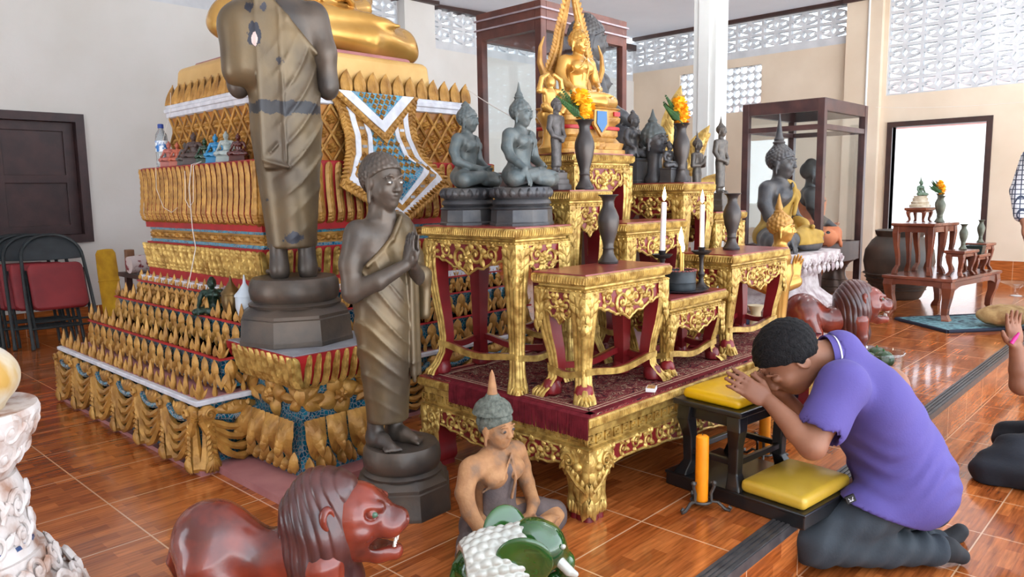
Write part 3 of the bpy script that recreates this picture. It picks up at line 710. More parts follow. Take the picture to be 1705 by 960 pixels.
# lattice block
LX = (1.81,3.02,3.20,4.30)
b = MB(); b.rect([LX+(1.31,), LX+(1.59,)]); apart('lattice_back', b, pm('ochre_ground', (184,120,44), (150,96,40), 9, 0.5), False)
g = MB(); mr = MB()
for M, l in sides(LX, 1.31, 'lf'):
    hh = .275; w = .105; n = int(round(l/w)); w = l/n
    for i in range(-3, n+1):
        for s in (1,-1):
            a0 = w*i; P = []
            for (u, v) in ((0,0),(1,1)):
                x = a0+u*w*2.0 if s > 0 else a0+(1-u)*w*2.0; P.append((x, v*hh))
            (xa,za),(xb,zb) = P
            if xa > xb: (xa,za),(xb,zb) = (xb,zb),(xa,za)
            if xb <= 0 or xa >= l: continue
            if xa < 0: za += (zb-za)*(0-xa)/(xb-xa); xa = 0
            if xb > l: zb = za+(zb-za)*(l-xa)/(xb-xa); xb = l
            g.tube([(xa,-.010,za),(xb,-.010,zb)], .0085, 6, 0, M); mr.tube([(xa,-.003,za),(xb,-.003,zb)], .0135, 4, 0, M, flat=.4)
    for i in range(n+1):
        for x, v in ((w*i, .25), (w*(i+.5), .5), (w*i, .75)):
            if .02 < x < l-.02: flower(g, (x, -.002, hh*v), .027, 6, .020, M)
apart('lattice', g, M_GOLD2); apart('mirror_strip', mr, M_MIRR)
b = MB(); a, c, d, e = LX
b.rect([(a-.006,c+.006,d-.006,e+.006,1.585),(a-.02,c+.02,d-.02,e+.02,1.59),(a-.02,c+.02,d-.02,e+.02,1.612),(a-.028,c+.028,d-.028,e+.028,1.616),(a-.028,c+.028,d-.028,e+.028,1.632),(a-.018,c+.018,d-.018,e+.018,1.64),(a-.018,c+.018,d-.018,e+.018,1.655)]); apart('cornice', b, M_WHITE, False)
b = MB()
for M, l in sides((a,c,d,e), 1.655, 'lf'):
    n = int(l/.078)
    for i in range(n+1):
        x = l*i/n
        def fl(u, v, x=x):
            k = u*2-1; w = .040*(math.sin(math.pi*min(1,.25+.75*v))**.8)*(1-.25*v) if v < 1 else .0
            return (x+k*w+.018*v*v*v, -.004-.018*(1-k*k)*(1-v)+.02*v*v-(.008*abs(math.sin(k*7))*(1-v)), .115*v)
        b.patch(fl, 10, 10, 0, M); b.patch(lambda u, v: (fl(u,v)[0], .03-.02*v, fl(u,v)[2]), 6, 8, 0, M)
apart('flame_crest', b, M_GOLD2)
# pedestal block under the big standing bronze
BX = (1.53,1.91,2.62,3.06)
b = MB(); a, c, d, e = BX; b.rect([(a-.02,c+.02,d-.02,e,.03),(a-.02,c+.02,d-.02,e,.10),(a+.01,c-.01,d+.01,e,.2),(a+.02,c-.02,d+.02,e,.26),(a+.02,c-.02,d+.02,e,.39)]); apart('pedestal_core', b, M_BLUE, False)
b = MB(); b.rect([(a-.01,c+.01,d-.01,e+.05,.40),(a-.05,c+.05,d-.05,e+.05,.50),(a-.055,c+.055,d-.055,e+.05,.53)]); apart('pedestal_flare', b, M_REDP, False)
b = MB(); b.rect([(a-.045,c+.045,d-.045,e+.05,.53),(a-.045,c+.045,d-.045,e+.05,.535)]); apart('pedestal_top', b, pm('grey_cement', (150,150,154), (128,128,134), 9, .8), False)
b = MB()
for M, l in sides((a,c,d,e), 0, 'lf'): petal_row(b, M, l+.05, 10, [(-.004,.385),(.016,.40),(.034,.44),(.050,.53)], .016, 7, .12)
corner_petal(b, a, d, .07, [(-.004,.385),(.016,.40),(.034,.44),(.050,.53)], .012, 7, .12)
apart('petal_band', b, M_GOLD)
b = MB()
for M, l in sides((a-.01,c+.01,d-.01,e), 0, 'lf'):
    n = 4; w = l/n
    for i in range(n):
        x = w*(i+.5)
        def pt(u, v, x=x):
            k = u*2-1; ww = w*.47*(1-v**3)**.7+.001
            o = .018+.050*math.sin(math.pi*min(1, v*1.15))*(1-.75*k*k); return (x+k*ww, -o-.008*abs(math.sin(5*k+v*4)), .262-.175*v)
        b.patch(pt, 10, 12, 0, M)
        leaf(b, (w*i+w, -.03, .14), -1.57, .09, .022, .03, M)
        for k in range(3): leaf(b, (x, -.058-.006*k, .232-.028*k), -1.57, .105-.022*k, .034-.008*k, .020, M)
    n = 8; w = l/n
    for i in range(n): leaf(b, (w*(i+.5), -.012, .045), 1.57, .062, w*.42, .035, M, nu=6, nv=6); leaf(b, (w*(i+.5), -.03, .045), 1.57, .04, w*.2, .022, M)
apart('lotus_petal', b, M_GOLD2)
b = MB()
for M, l in sides((a+.02,c-.02,d+.02,e), 0, 'lf'):
    flower(b, (l*.5, -.006, .325), .105, 4, .024, M); flower(b, (l*.5, -.024, .325), .036, 6, .016, M)
    for x, s in ((.0,1),(l,-1)):
        for k in (.55,-.55): leaf(b, (x, -.004, .33), (0 if s > 0 else math.pi)+k, .10, .028, .020, M)
    for x, s in ((l*.5,1),(l*.5,-1)):
        leaf(b, (x+s*.05, -.004, .325), (0 if s > 0 else math.pi), .12, .024, .018, M)
    leaf(b, (.012, -.006, .40), -1.57, .10, .05, .014, M); leaf(b, (l-.012, -.006, .40), -1.57, .10, .05, .014, M)
apart('flower_relief', b, M_GOLD2)
# hanging drape on the front face
def drape_pt(x, z, off):     # sheet follows the front profile
    K = [(1.66,3.185),(1.50,3.15),(1.32,3.085),(1.25,3.03),(1.0,2.985)]
    y = K[-1][1]
    for i in range(len(K)-1):
        if z >= K[i+1][0]: t = (z-K[i][0])/(K[i+1][0]-K[i][0]); y = K[i][1]+(K[i+1][1]-K[i][1])*max(0,t); break
    return (x, y-off, z)
DC = 2.37
def drape_band(b, O, I, off, th=.012, mi=0):
    n = len(O)
    def tri(A, B_):
        v = []; f = []; S = 8
        for i in range(n):
            for s in range(S+1):
                p = (A[i][0]+(B_[i][0]-A[i][0])*s/S, A[i][1]+(B_[i][1]-A[i][1])*s/S); v.append(drape_pt(DC+p[0], p[1], off))
        for i in range(n-1):
            for s in range(S): k = i*(S+1)+s; f.append((k, k+1, k+S+2, k+S+1))
        return v, f
    v, f = tri(O, I); b.add(v, f, mi)
    e = [drape_pt(DC+p[0], p[1], off) for p in O]; e2 = [drape_pt(DC+p[0], p[1], off-th) for p in O]
    b.add(e+e2, [(i, i+1, n+i+1, n+i) for i in range(n-1)], mi)
    e = [drape_pt(DC+p[0], p[1], off) for p in I]; e2 = [drape_pt(DC+p[0], p[1], off-th) for p in I]
    b.add(e+e2, [(i, i+1, n+i+1, n+i) for i in range(n-1)], mi)
def resamp(P, n=36):
    d = [0]
    for i in range(len(P)-1): d.append(d[-1]+math.hypot(P[i+1][0]-P[i][0], P[i+1][1]-P[i][1]))
    out = []
    for k in range(n+1):
        q = d[-1]*k/n; i = max(j for j in range(len(P)) if d[j] <= q+1e-9); i = min(i, len(P)-2); t = (q-d[i])/(d[i+1]-d[i]); out.append((P[i][0]+(P[i+1][0]-P[i][0])*t, P[i][1]+(P[i+1][1]-P[i][1])*t))
    return out
def outline(s):       # half outlines for scale s: 1 outer ... 0 centre, from top centre edge down the right side to the tip
    T0 = 1.655; ks = [(.275,T0),(.235,1.55),(.225,1.44),(.25,1.34),(.345,1.19),(.0,1.0)]
    ins = (1-s)
    Q = [(max(.0, x-ins*.26*(1 if z > 1.0 else 0)), z if z > 1.05 and z != 1.19 else z+ins*(.2 if z < 1.1 else .16)) for x, z in ks]
    return resamp(Q)
mir = lambda P: [(-x, z) for x, z in P]
DR = {}
for nm, so, si, off, mt in (('fringe_border',1.0,.8,.010,M_GOLD2),('white_border',.8,.68,.016,M_WHITE),('gold_border',.68,.52,.012,M_GOLD2),('inner_white_border',.52,.42,.018,M_WHITE),('mosaic_field',.42,0.0,.010,M_CYAN)):
    b = MB(); O, I = outline(so), outline(si)
    if nm == 'mosaic_field': I = [(0, z) for x, z in O]
    drape_band(b, O, I, off); drape_band(b, mir(O), mir(I), off); DR[nm] = apart(nm, b, mt)
b = MB()
for P in (outline(.9), mir(outline(.9))):
    for i in range(0, len(P)-1):
        p = drape_pt(DC+P[i][0], P[i][1], .012); a = math.atan2(P[i+1][1]-P[i][1], P[i+1][0]-P[i][0])
        for k in (.9,-.9): leaf(b, p, a+k, .04, .010, .010)
apart('fringe_relief', b, M_GOLD2)
b = MB(); mr = MB()
for P in (outline(.6), mir(outline(.6))):
    P = resamp(P, 16)
    for i in range(1, 16):
        p = drape_pt(DC+P[i][0], P[i][1], .013)
        b = MB()
        if i % 2: flower(b, p, .018, 5, .012); apart('gold_flower', b, M_GOLD2)
        else: b.box((p[0]-.014, p[1]-.004, p[2]-.007), (p[0]+.014, p[1]+.006, p[2]+.007)); apart('mirror_chip', b, M_MIRR, False)
for j in range(14):
    for i in range(-5, 6):
        x = i*.036+(.018 if j % 2 else 0); z = 1.62-.036*j
        O = outline(.42); xm = max([q[0] for q in O if abs(q[1]-z) < .03] or [0])
        if abs(x) < xm-.012 and z > 1.19+abs(x)*.6: p = drape_pt(DC+x, z, .011); b = MB(); flower(b, p, .016, 4, .014); apart('gold_flower', b, M_GOLD2)
b = MB(); V0 = [(-.235,1.655),(0,1.46),(.235,1.655)]; V1 = [(-.16,1.655),(0,1.52),(.16,1.655)]
for (A, B_, off, mi) in (([(-.275,1.655),(0,1.405),(.275,1.655)], V0, .026, 0), (V0, V1, .032, 1), (V1, [(-.0001,1.655),(0,1.655),(.0001,1.655)], .028, 2)): drape_band(b, resamp(A, 12), resamp(B_, 12), off, .016, mi)
apart('top_flap', b, [M_GOLD2, M_WHITE, M_CYAN])
b = MB()
for j in range(5):
    for i in range(-4, 5):
        x = i*.034+(.017 if j % 2 else 0); z = 1.64-.026*j
        if z > 1.535+abs(x)*.8: b = MB(); flower(b, drape_pt(DC+x, z, .029), .014, 4, .012); apart('gold_flower', b, M_GOLD2)
for q_ in (-1,1):
  b = MB()
  for i in (range(12) if q_ < 0 else range(12,24)):
    s = -1 if i < 12 else 1; t = (i % 12+.5)/12; p = drape_pt(DC+s*.255*(1-t), 1.655-.225*t, .028); b.ball(p, (.016,.010,.016), 6)
  apart('flap_beading', b, M_GOLD2)
# ================================================================ FIGURES
def _loft(s, keys, k=0.0, op='u'):
    # elliptical column along local z: (z, cx, cy, rx, ry)
    K = np.array(keys, float); Mi = np.array(s.M.inverted()); sc = s.sc
    c8 = [s.M @ Vector((x, y, z)) for z in (K[0,0], K[-1,0]) for x in ((K[:,1]-K[:,3]).min(), (K[:,1]+K[:,3]).max()) for y in ((K[:,2]-K[:,4]).min(), (K[:,2]+K[:,4]).max())]
    lo = np.array(c8).min(0); hi = np.array(c8).max(0)
    def fn(X, Y, Z):
        x = Mi[0][0]*X+Mi[0][1]*Y+Mi[0][2]*Z+Mi[0][3]; y = Mi[1][0]*X+Mi[1][1]*Y+Mi[1][2]*Z+Mi[1][3]; z = Mi[2][0]*X+Mi[2][1]*Y+Mi[2][2]*Z+Mi[2][3]
        g = [np.interp(z, K[:,0], K[:,i]) for i in range(1, 5)]
        q = np.sqrt(((x-g[0])/g[2])**2+((y-g[1])/g[3])**2)
        d = (q-1)*np.minimum(g[2], g[3]); e = np.maximum(K[0,0]-z, z-K[-1,0])
        return np.maximum(d, e)*sc
    s.put(fn, lo, hi, k*sc, op); return s
Sd.loft = _loft
def basis(loc, ex, ez, sc=1.0):
    ex = Vector(ex).normalized(); ez = Vector(ez); ez = (ez-ex*ez.dot(ex)).normalized(); ey = ez.cross(ex)
    return Matrix(((ex.x*sc,ey.x*sc,ez.x*sc,loc[0]),(ex.y*sc,ey.y*sc,ez.y*sc,loc[1]),(ex.z*sc,ey.z*sc,ez.z*sc,loc[2]),(0,0,0,1)))
def head(s, M, ears='long', k=.06, mouth=0.0, nose=1.0):
    s.at(M)
    s.ell((0,.07,.13), (.37,.43,.38), k).ell((0,-.07,-.1), (.32,.35,.40), k).ell((0,-.20,-.35), (.17,.17,.14), k)
    for x in (-1,1):
        s.ell((x*.17,-.24,-.1), (.13,.13,.14), k)
        s.ell((x*.155,-.43,.035), (.095,.07,.055), .03, 'c')
        s.ell((x*.155,-.345,.03), (.082,.075,.058), .012)
        s.cap((x*.155-.07,-.395,.012), (x*.155+.07,-.385,.012), .013, .013, .012)
        s.cap((x*.05,-.40,.115), (x*.16,-.405,.15), .026, .026, .03).cap((x*.16,-.405,.15), (x*.29,-.31,.10), .026, .018, .03)
        s.ell((x*.062,-.45,-.115), (.045,.05,.036), .02)
        if ears == 'long':
            s.ell((x*.36,.03,.0), (.05,.10,.16), .02).cap((x*.365,.02,-.08), (x*.36,.0,-.36), .045, .04, .03)
        else:
            s.ell((x*.365,.05,-.02), (.05,.10,.15), .02, rot=(0.15,0,x*.3)).ell((x*.41,.03,-.0), (.03,.055,.09), .02, 'c')
    s.cap((0,-.385,.08), (0,-.47*nose,-.10), .034, .055, .03)
    s.cap((-.10,-.375,-.205), (0,-.415,-.195), .026, .032, .02).cap((.10,-.375,-.205), (0,-.415,-.195), .026, .032, .02)
    s.cap((-.075,-.375,-.255), (.075,-.375,-.255), .034, .034, .02)
    s.cap((-.12,-.405,-.226), (.12,-.405,-.226), .008+mouth, .008+mouth, .01, 'c')
    return s.at()
def hair_cap(s, M, bump=.012, n=16, top=True, line=.05, fat=1.0):
    s.at(M); s.ell((0,.075,.135), (.395*fat,.46*fat,.405*fat), .0)
    if top: s.ell((0,.12,.47), (.21,.22,.17), .08)
    Mi = np.array(M.inverted()); sc = s.sc
    def fn(X, Y, Z):
        x, y, z = [Mi[i][0]*X+Mi[i][1]*Y+Mi[i][2]*Z+Mi[i][3] for i in range(3)]
        ph = np.arctan2(x, y-.08); b = bump*np.abs(np.sin(n*ph/2))*np.abs(np.sin(z*n*1.25+ (np.floor(n*ph/(2*np.pi))%2)*1.57))
        cutv = -(z+.72*y+line-.10*np.abs(x))*.75
        return b, cutv
    b, cv = fn(*s.grid()); s.v = np.maximum(s.v-b*sc, cv*sc).astype(np.float32)
    return s.at()
def hand(s, M, side=1, curl=(.15,.2,.2), spread=.05, k=.04, thumb=0.0, fat=1.0, curls=None):
    s.at(M); s.ell((.27,0,0), (.29,.2,.10), k).box((.31,0,0), (.2,.185,.055), k, rd=.05)
    for i in range(4):
        y = (.15,.05,-.05,-.142)[i]*side; L = (.40,.45,.42,.33)[i]; r = (.052,.054,.052,.046)[i]*fat; a = spread*(1.5-i)*side
        p = Vector((.48, y, 0)); th = 0.0; P = [Vector((.36, y*.85, 0))]; R = [r*1.1]; P.append(p); R.append(r*1.06); cu = curls[i] if curls else curl
        for j, f in enumerate((.43,.31,.26)):
            th += cu[j]; d = Vector((math.cos(th)*math.cos(a), math.sin(a)*math.cos(th), -math.sin(th))); p = p+d*L*f; P.append(p); R.append(r*(1-.09*(j+1)))
        s.chain([tuple(q) for q in P], R, .02)
    t = thumb; s.chain([(.10,.12*side,-.03), (.26,(.27-.06*t)*side,-.07-.05*t), (.40,(.33-.16*t)*side,-.11-.08*t), (.50,(.35-.2*t)*side,-.13-.1*t)], [.075,.066,.056,.044], .03)
    return s.at()
M_BRZ = pm('aged_bronze', (66,60,57), (94,80,69), 7, 0.42, 0.35, bump=0.12, bs=40, c3=(82,72,64))
M_BRZG = pm('robe_bronze', (82,69,55), (114,93,63), 5, 0.38, 0.4, bump=0.1, bs=30, c3=(102,86,64))
M_BRZD = pm('dark_bronze', (62,62,66), (88,84,82), 8, 0.45, 0.3, bump=0.15, bs=60)
M_BRZB = pm('green_grey_bronze', (74,84,86), (98,102,100), 7, 0.5, 0.25, bump=0.15, bs=60)
M_EYE = pm('white_inlay', (236,232,224), None, rough=.4); M_PUP = pm('black_inlay', (20,18,18), None, rough=.3)
def stained(name, base):
    m = base.copy(); m.name = name; nt = m.node_tree; p = pb(m); src = p.inputs['Base Color'].links[0].from_socket
    tc = node(m, 'ShaderNodeTexCoord'); no = node(m, 'ShaderNodeTexNoise'); no.inputs['Scale'].default_value = 30; no.inputs['Detail'].default_value = 8; no.inputs['Roughness'].default_value = .7; link(m, tc.outputs['Object'], no.inputs[0])
    def spot(c, sc, r, w, col, prev):
        mp = node(m, 'ShaderNodeMapping'); mp.vector_type = 'POINT'; mp.inputs['Location'].default_value = tuple(-c[i]*sc[i] for i in range(3)); mp.inputs['Scale'].default_value = sc; link(m, tc.outputs['Object'], mp.inputs[0])
        ln = node(m, 'ShaderNodeVectorMath'); ln.operation = 'LENGTH'; link(m, mp.outputs[0], ln.inputs[0])
        ad = node(m, 'ShaderNodeMath'); ad.operation = 'MULTIPLY_ADD'; link(m, no.outputs['Fac'], ad.inputs[0]); ad.inputs[1].default_value = w; link(m, ln.outputs['Value'], ad.inputs[2])
        lt = node(m, 'ShaderNodeMath'); lt.operation = 'LESS_THAN'; lt.inputs[1].default_value = r+w*.5; link(m, ad.outputs[0], lt.inputs[0])
        mx = node(m, 'ShaderNodeMix'); mx.data_type = 'RGBA'; link(m, lt.outputs[0], mx.inputs[0]); link(m, prev, mx.inputs[6]); mx.inputs[7].default_value = lin(col); return mx.outputs[2]
    c = src
    for q in (((.09,.09,.672), (1,.4,.75), .024, .03, (44,44,52)), ((.0,.09,.48), (.10,.1,1), .018, .022, (50,48,50)), ((.10,.09,.745), (1,.4,1), .014, .03, (46,46,54)), ((.055,.09,.745), (1,.4,1), .010, .03, (60,58,64)), ((.01,.09,.60), (1,.4,1), .011, .03, (52,50,54)), ((-.005,.09,.47), (1,.4,1), .016, .03, (54,52,54)), ((.0,.09,.115), (.5,.3,1), .016, .03, (56,56,64)), ((.075,.08,.22), (1,.3,1), .010, .03, (50,48,52)), ((.09,.09,.66), (1.6,.4,.7), .013, .024, (196,170,164))): c = spot(q[0], q[1], q[2], q[3]*1.9, q[4], c)
    link(m, c, p.inputs['Base Color']); return m
M_BRZS = stained('stained_robe_bronze', M_BRZG)
def base_octagon(t, r, h, mat, split=.55, n=8, rot=None):
    rot = math.pi/8 if rot is None else rot
    b = MB(); hb = h*split
    b.lathe([(r*1.0,0),(r*1.0,hb*.12),(r*.985,hb*.16),(r*.96,hb*.72),(r*.93,hb*.75),(r*.93,hb*.84),(r*.80,hb*1.0),(r*.78,hb*1.02)], n, (0,0,0), 0, None, 1, 1, rot); part('octagonal_base', b, mat, t, 30.0)
    b = MB(); hc = h-hb
    b.lathe([(r*.76,hb),(r*.78,hb+.1*hc),(r*.70,hb+.2*hc),(r*.74,hb+.3*hc),(r*.76,hb+.55*hc),(r*.74,hb+.85*hc),(r*.69,h)], 40); part('round_plinth', b, mat, t)
def standing_monk(name, label, loc, rz, H, base_h, base_r, back_detail=False, eyes=False, curls=True, thin=1.0, off=(0,0)):
    t = thing(name, label, 'statue', loc, rz)
    base_octagon(t, base_r, base_h, M_BRZ)
    z0 = base_h; hh = .185; SCL = (H*thin,H*(thin+1)/2,H)
    s = Sd((-.24,-.26,-.01), (.26,.22,1.06), .0062)
    s.loft([(.30,0,0,.10,.075),(.45,0,0,.108,.078),(.56,0,0,.098,.072),(.68,0,-.002,.118,.078),(.735,0,0,.115,.066),(.775,0,.004,.06,.045)], .03)
    s.cap((-.10,0,.735), (.10,0,.735), .045, .045, .04); s.cap((0,.006,.74), (0,-.008,.84), .05, .048, .03)
    for i in range(3): s.cap((-.03,-.045,.785+.012*i), (.03,-.045,.785+.012*i), .006, .006, .012)
    Mh = TRS((0,-.02,.905), (0.06,0,0), hh); head(s, Mh, 'long')
    for x in (-1,1):
        s.chain([(x*.125,.0,.735), (x*.15,.012,.64), (x*.155,.0,.55)], [.045,.040,.036], .03)
        s.chain([(x*.155,.0,.55), (x*.10,-.085,.585), (x*.02,-.148,.635)], [.036,.030,.021], .02)
        hand(s, basis((x*.0125,-.15,.63), (0,-.2,1), (x,0,0), .125), side=1*x, curl=(.02,.03,.03), spread=.0, thumb=.5)
        s.cap((x*.05,.02,.10), (x*.05,.02,.02), .032, .034, .02)
        s.chain([(x*.05,.035,.025), (x*.055,-.03,.024), (x*.062,-.085,.014)], [.030,.028,.018], .02)
        for i in range(5): s.cap((x*(.044+.011*i),-.085+.004*i,.012), (x*(.046+.013*i),-.118+.007*i,.009), .0085, .0075, .005)
    o = part('body', s.mesh('body', M_BRZ), M_BRZ, t); o.location = (off[0],off[1],z0); o.scale = SCL
    s = Sd((-.24,-.26,.05), (.30,.22,.86), .005); s.pad = .01
    s.loft([(.085,0,.0,.088,.072),(.15,0,0,.094,.076),(.3,0,0,.112,.088),(.42,0,0,.126,.096),(.52,0,0,.124,.094),(.6,0,0,.116,.086),(.68,0,0,.13,.088),(.74,.0,0,.126,.076),(.80,.02,.0,.07,.06)], .02)
    if back_detail:      # robe hangs straight from the covered shoulder and ends in a flat hem at the elbow
        s.chain([(.10,.0,.745), (.155,.012,.70)], [.055,.052], .03); s.box((.125,.022,.645), (.082,.062,.105), .035, rd=.045); s.box((.06,.05,.66), (.10,.036,.09), .05, rd=.03)
    else:
        s.chain([(.10,.0,.75), (.165,.012,.64), (.172,.012,.56)], [.052,.050,.052], .03)
        s.chain([(.168,.0,.57), (.13,-.07,.585)], [.048,.034], .03); s.box((.150,-.05,.52), (.022,.05,.09), .03, rd=.02, rot=(0,.1,0))
    s.disp(lambda X, Y, Z: -.0065*(1-np.abs(np.sin(84*np.sqrt((X-.15)**2+((Z-.95)*.60)**2+.10*Y**2)+1.5*X)))**2.2*np.clip((.70-Z)*6+(.0-X)*3, 0, 1)*np.clip((.085-X)*14, 0, 1)*np.clip((Z-.16)*6, .25, 1))
    s.box((.075,-.088,.44), (.026,.010,.20), .006, rd=.006); s.box((.062,-.094,.42), (.008,.006,.20), .006, rd=.004)
    if back_detail:
        s.box((.045,.082,.56), (.040,.014,.25), .008, rd=.006); s.cap((.005,.094,.80), (.006,.098,.33), .005, .005, .006); s.cap((.085,.092,.80), (.086,.094,.34), .005, .005, .006); s.cap((.086,.094,.335), (.0,.1,.315), .006, .006, .004)
        s.cap((.086,.094,.335), (.03,.1,.38), .004, .004, .004)
    else: s.cap((.05,-.098,.29), (.10,-.09,.29), .006, .006, .004)
    s.keep(lambda X, Y, Z: (Z-X*1.0-.745)/1.4); s.keep(lambda X, Y, Z: .085-Z)
    s.cap((-.115,-.045,.635), (-.02,-.083,.72), .008, .008, .01).cap((-.02,-.083,.72), (.05,-.06,.79), .008, .008, .01).cap((-.115,.045,.635), (-.02,.085,.72), .008, .008, .01).cap((-.02,.085,.72), (.05,.06,.79), .008, .008, .01)
    o = part('robe', s.mesh('robe', M_BRZS if back_detail else M_BRZG), M_BRZG, t); o.location = (off[0],off[1],z0); o.scale = SCL
    s = Sd((-.1,-.12,.82), (.1,.11,1.04), .0036); hair_cap(s, Mh, .022, 26, False, -.02, 1.02)
    o = part('hair', s.mesh('hair', M_BRZ), M_BRZ, t); o.location = (off[0],off[1],z0); o.scale = SCL
    if eyes:
        for x in (-1,1):
            b = MB(); c = Mh @ Vector((x*.155,-.408,.022)); b.ball(c, (.0118,.004,.0031), 10); o = part('eye', b, M_EYE, t); o.location = (off[0],off[1],z0); o.scale = SCL
            b = MB(); c = Mh @ Vector((x*.155+.012,-.424,.022)); b.ball(c, (.0052,.003,.0038), 8); part('pupil', b, M_PUP, o)
    return t
def hgt(px, py, base): return over(px, py, base)[2]-base[2]
# praying bronze disciple in the middle: faces the front of the hall
standing_monk('praying_statue', 'bronze praying disciple statue with white inlaid eyes, standing on the tiled floor', (1.665,2.15,0), math.radians(3), 1.05, .24, .19, eyes=True, off=(-.035,.03), thin=.85)
# taller one seen from behind on the altar's corner pedestal
standing_monk('praying_statue', 'tall bronze statue seen from behind on the altar corner pedestal, patched robe', (1.695,2.895,.536), math.radians(150), 1.46, .27, .25, back_detail=True, thin=.79)

def seated(name, label, loc, rz, H, mats, hands='touch', spire='flame', ped=None, res=.013, group=None, sash=None, tilt=0.0, curls=14, cat='statue', folds=False, robe_legs=False):
    # H: seat to crown; ped: list of (profile scale r, z) rings under the seat, in metres
    t = thing(name, label, cat, loc, rz, group); mb_, mh_, mp_ = mats
    z0 = 0.0
    if ped:
        kind, w, d, h = ped; z0 = h
        if kind == 'lotus':
            b = MB(); b.lathe([(1.06,0),(1.06,h*.06),(1.02,h*.09),(1.0,h*.40),(1.04,h*.43),(.96,h*.47),(.9,h*.5)], 10, (0,0,0), 0, None, w, d, math.pi/10); part('plinth', b, mp_, t, 30.0)
            b = MB(); b.lathe([(.9,h*.5),(.98,h*.56),(.94,h*.64),(.86,h*.68),(.96,h*.74),(1.0,h*.84),(.96,h*.97),(.9,h)], 36, (0,0,0), 0, None, w, d)
            for i in range(22):
                a = 2*math.pi*i/22; c, s_ = math.cos(a), math.sin(a); M = Matrix(((-s_*1, -c*1, 0, .955*w*c),(c*1, -s_*1, 0, .955*d*s_),(0,0,1,h*.70),(0,0,0,1)))
                leaf(b, (0,0,h*.02), 1.57, h*.24, w*.12, .012, M)
            part('lotus_seat', b, mp_, t)
        elif kind == 'block':
            b = MB(); b.rect([(-w,w,-d,d,0),(-w,w,-d,d,h*.08),(-w*.94,w*.94,-d*.94,d*.94,h*.14),(-w*.9,w*.9,-d*.9,d*.9,h*.86),(-w,w,-d,d,h*.92),(-w,w,-d,d,h)]); part('plinth', b, mp_, t, False)
    s = Sd((-.62,-.52,-.03), (.62,.32,1.12), res)
    s.ell((0,.04,.14), (.25,.19,.15), .04)
    s.loft([(.12,0,.04,.2,.15),(.3,0,.03,.165,.125),(.44,0,.02,.185,.13),(.56,0,.01,.215,.14),(.63,0,.02,.19,.11),(.68,0,.02,.09,.08)], .04)
    for x in (-1,1): s.ell((x*.10,-.09,.53), (.10,.06,.075), .05)
    s.cap((-.2,.02,.615), (.2,.02,.615), .075, .075, .05); s.cap((0,.02,.62), (0,.0,.76), .075, .068, .03)
    for x in (-1,1):
        s.chain([(x*.14,.02,.12), (x*.34,-.10,.11), (x*.45,-.17,.095)], [.135,.115,.09], .04)
    s.chain([(.44,-.18,.085), (.15,-.30,.07), (-.12,-.30,.075)], [.09,.075,.055], .03)
    s.chain([(-.44,-.18,.09), (-.15,-.27,.135), (.16,-.29,.15)], [.09,.078,.052], .03)
    s.ell((.22,-.30,.155), (.10,.05,.035), .02)
    for i in range(5): s.cap((.27,-.325+.016*i,.155), (.325-.006*i,-.33+.018*i,.155), .013, .011, .006)
    s.chain([(.255,.02,.60), (.325,.03,.46), (.335,-.01,.33)], [.075,.066,.056], .04)
    s.chain([(.335,-.01,.33), (.24,-.15,.25), (.10,-.235,.215)], [.056,.048,.034], .025)
    hand(s, basis((.13,-.23,.212), (-1,-.12,-.02), (0,0,-1), .24), side=-1, curl=(.05,.06,.06), k=.05)
    if hands == 'touch':
        s.chain([(-.255,.02,.60), (-.325,.0,.46), (-.34,-.06,.34)], [.075,.066,.056], .04)
        s.chain([(-.34,-.06,.34), (-.36,-.17,.27), (-.355,-.265,.205)], [.056,.048,.034], .025)
        hand(s, basis((-.355,-.245,.215), (.05,-.5,-1), (0,-1,.5), .26), side=-1, curl=(.1,.1,.08), k=.05)
    else:
        s.chain([(-.255,.02,.60), (-.325,.03,.46), (-.335,-.01,.33)], [.075,.066,.056], .04)
        s.chain([(-.335,-.01,.33), (-.24,-.15,.26), (-.12,-.245,.235)], [.056,.048,.034], .025)
        hand(s, basis((-.13,-.245,.24), (1,-.08,-.02), (0,0,-1), .24), side=1, curl=(.05,.06,.06), k=.05)
    Mh = TRS((0,-.015,.855), (0.08+tilt,0,0), .30); head(s, Mh, 'long')
    if folds:
        s.disp(lambda X, Y, Z: .007*np.sin(34*(Z*1.0+np.abs(X)*.42-Y*.3))*np.clip((.22-Z)*8, 0, 1)*np.clip((np.abs(X)-.12)*6, 0, 1))
    s.cap((.06,-.10,.66), (.03,-.165,.5), .012, .012, .01).cap((.03,-.165,.5), (-.0,-.15,.36), .012, .012, .01)     # sash hem
    s.cap((.06,-.10,.66), (-.10,-.165,.53), .009, .009, .01).cap((-.10,-.165,.53), (-.21,-.06,.44), .009, .009, .01)
    o = part('body', s.mesh('body', mb_), mb_, t); o.location = (0,0,z0); o.scale = (H,)*3
    if sash:
        r = Sd((-.62,-.52,-.03), (.62,.32,.8), res); r.pad = .02; r.v = s.v[:r.n[0], :r.n[1], :r.n[2]].copy()-.010
        def reg(X, Y, Z):
            band = (Z-X*.9-.62)/1.35 if robe_legs else (Z-X*1.35-.56)/1.68; side = np.where(Z > .24, np.abs(X)-.25, (-1 if robe_legs else np.abs(X)-.25)); low = (-1 if robe_legs else .07-Z)
            return np.maximum(np.maximum(band, side), low)
        r.keep(lambda X, Y, Z: reg(X, Y, Z)+0*Z); o = part('sash', r.mesh('sash', sash), sash, t); o.location = (0,0,z0); o.scale = (H,)*3
    s = Sd((-.16,-.18,.72), (.16,.19,1.12), min(res*.55, .009)); hair_cap(s, Mh, .03 if curls else 0, curls or 10)
    o = part('hair', s.mesh('hair', mh_), mh_, t); o.location = (0,0,z0); o.scale = (H,)*3
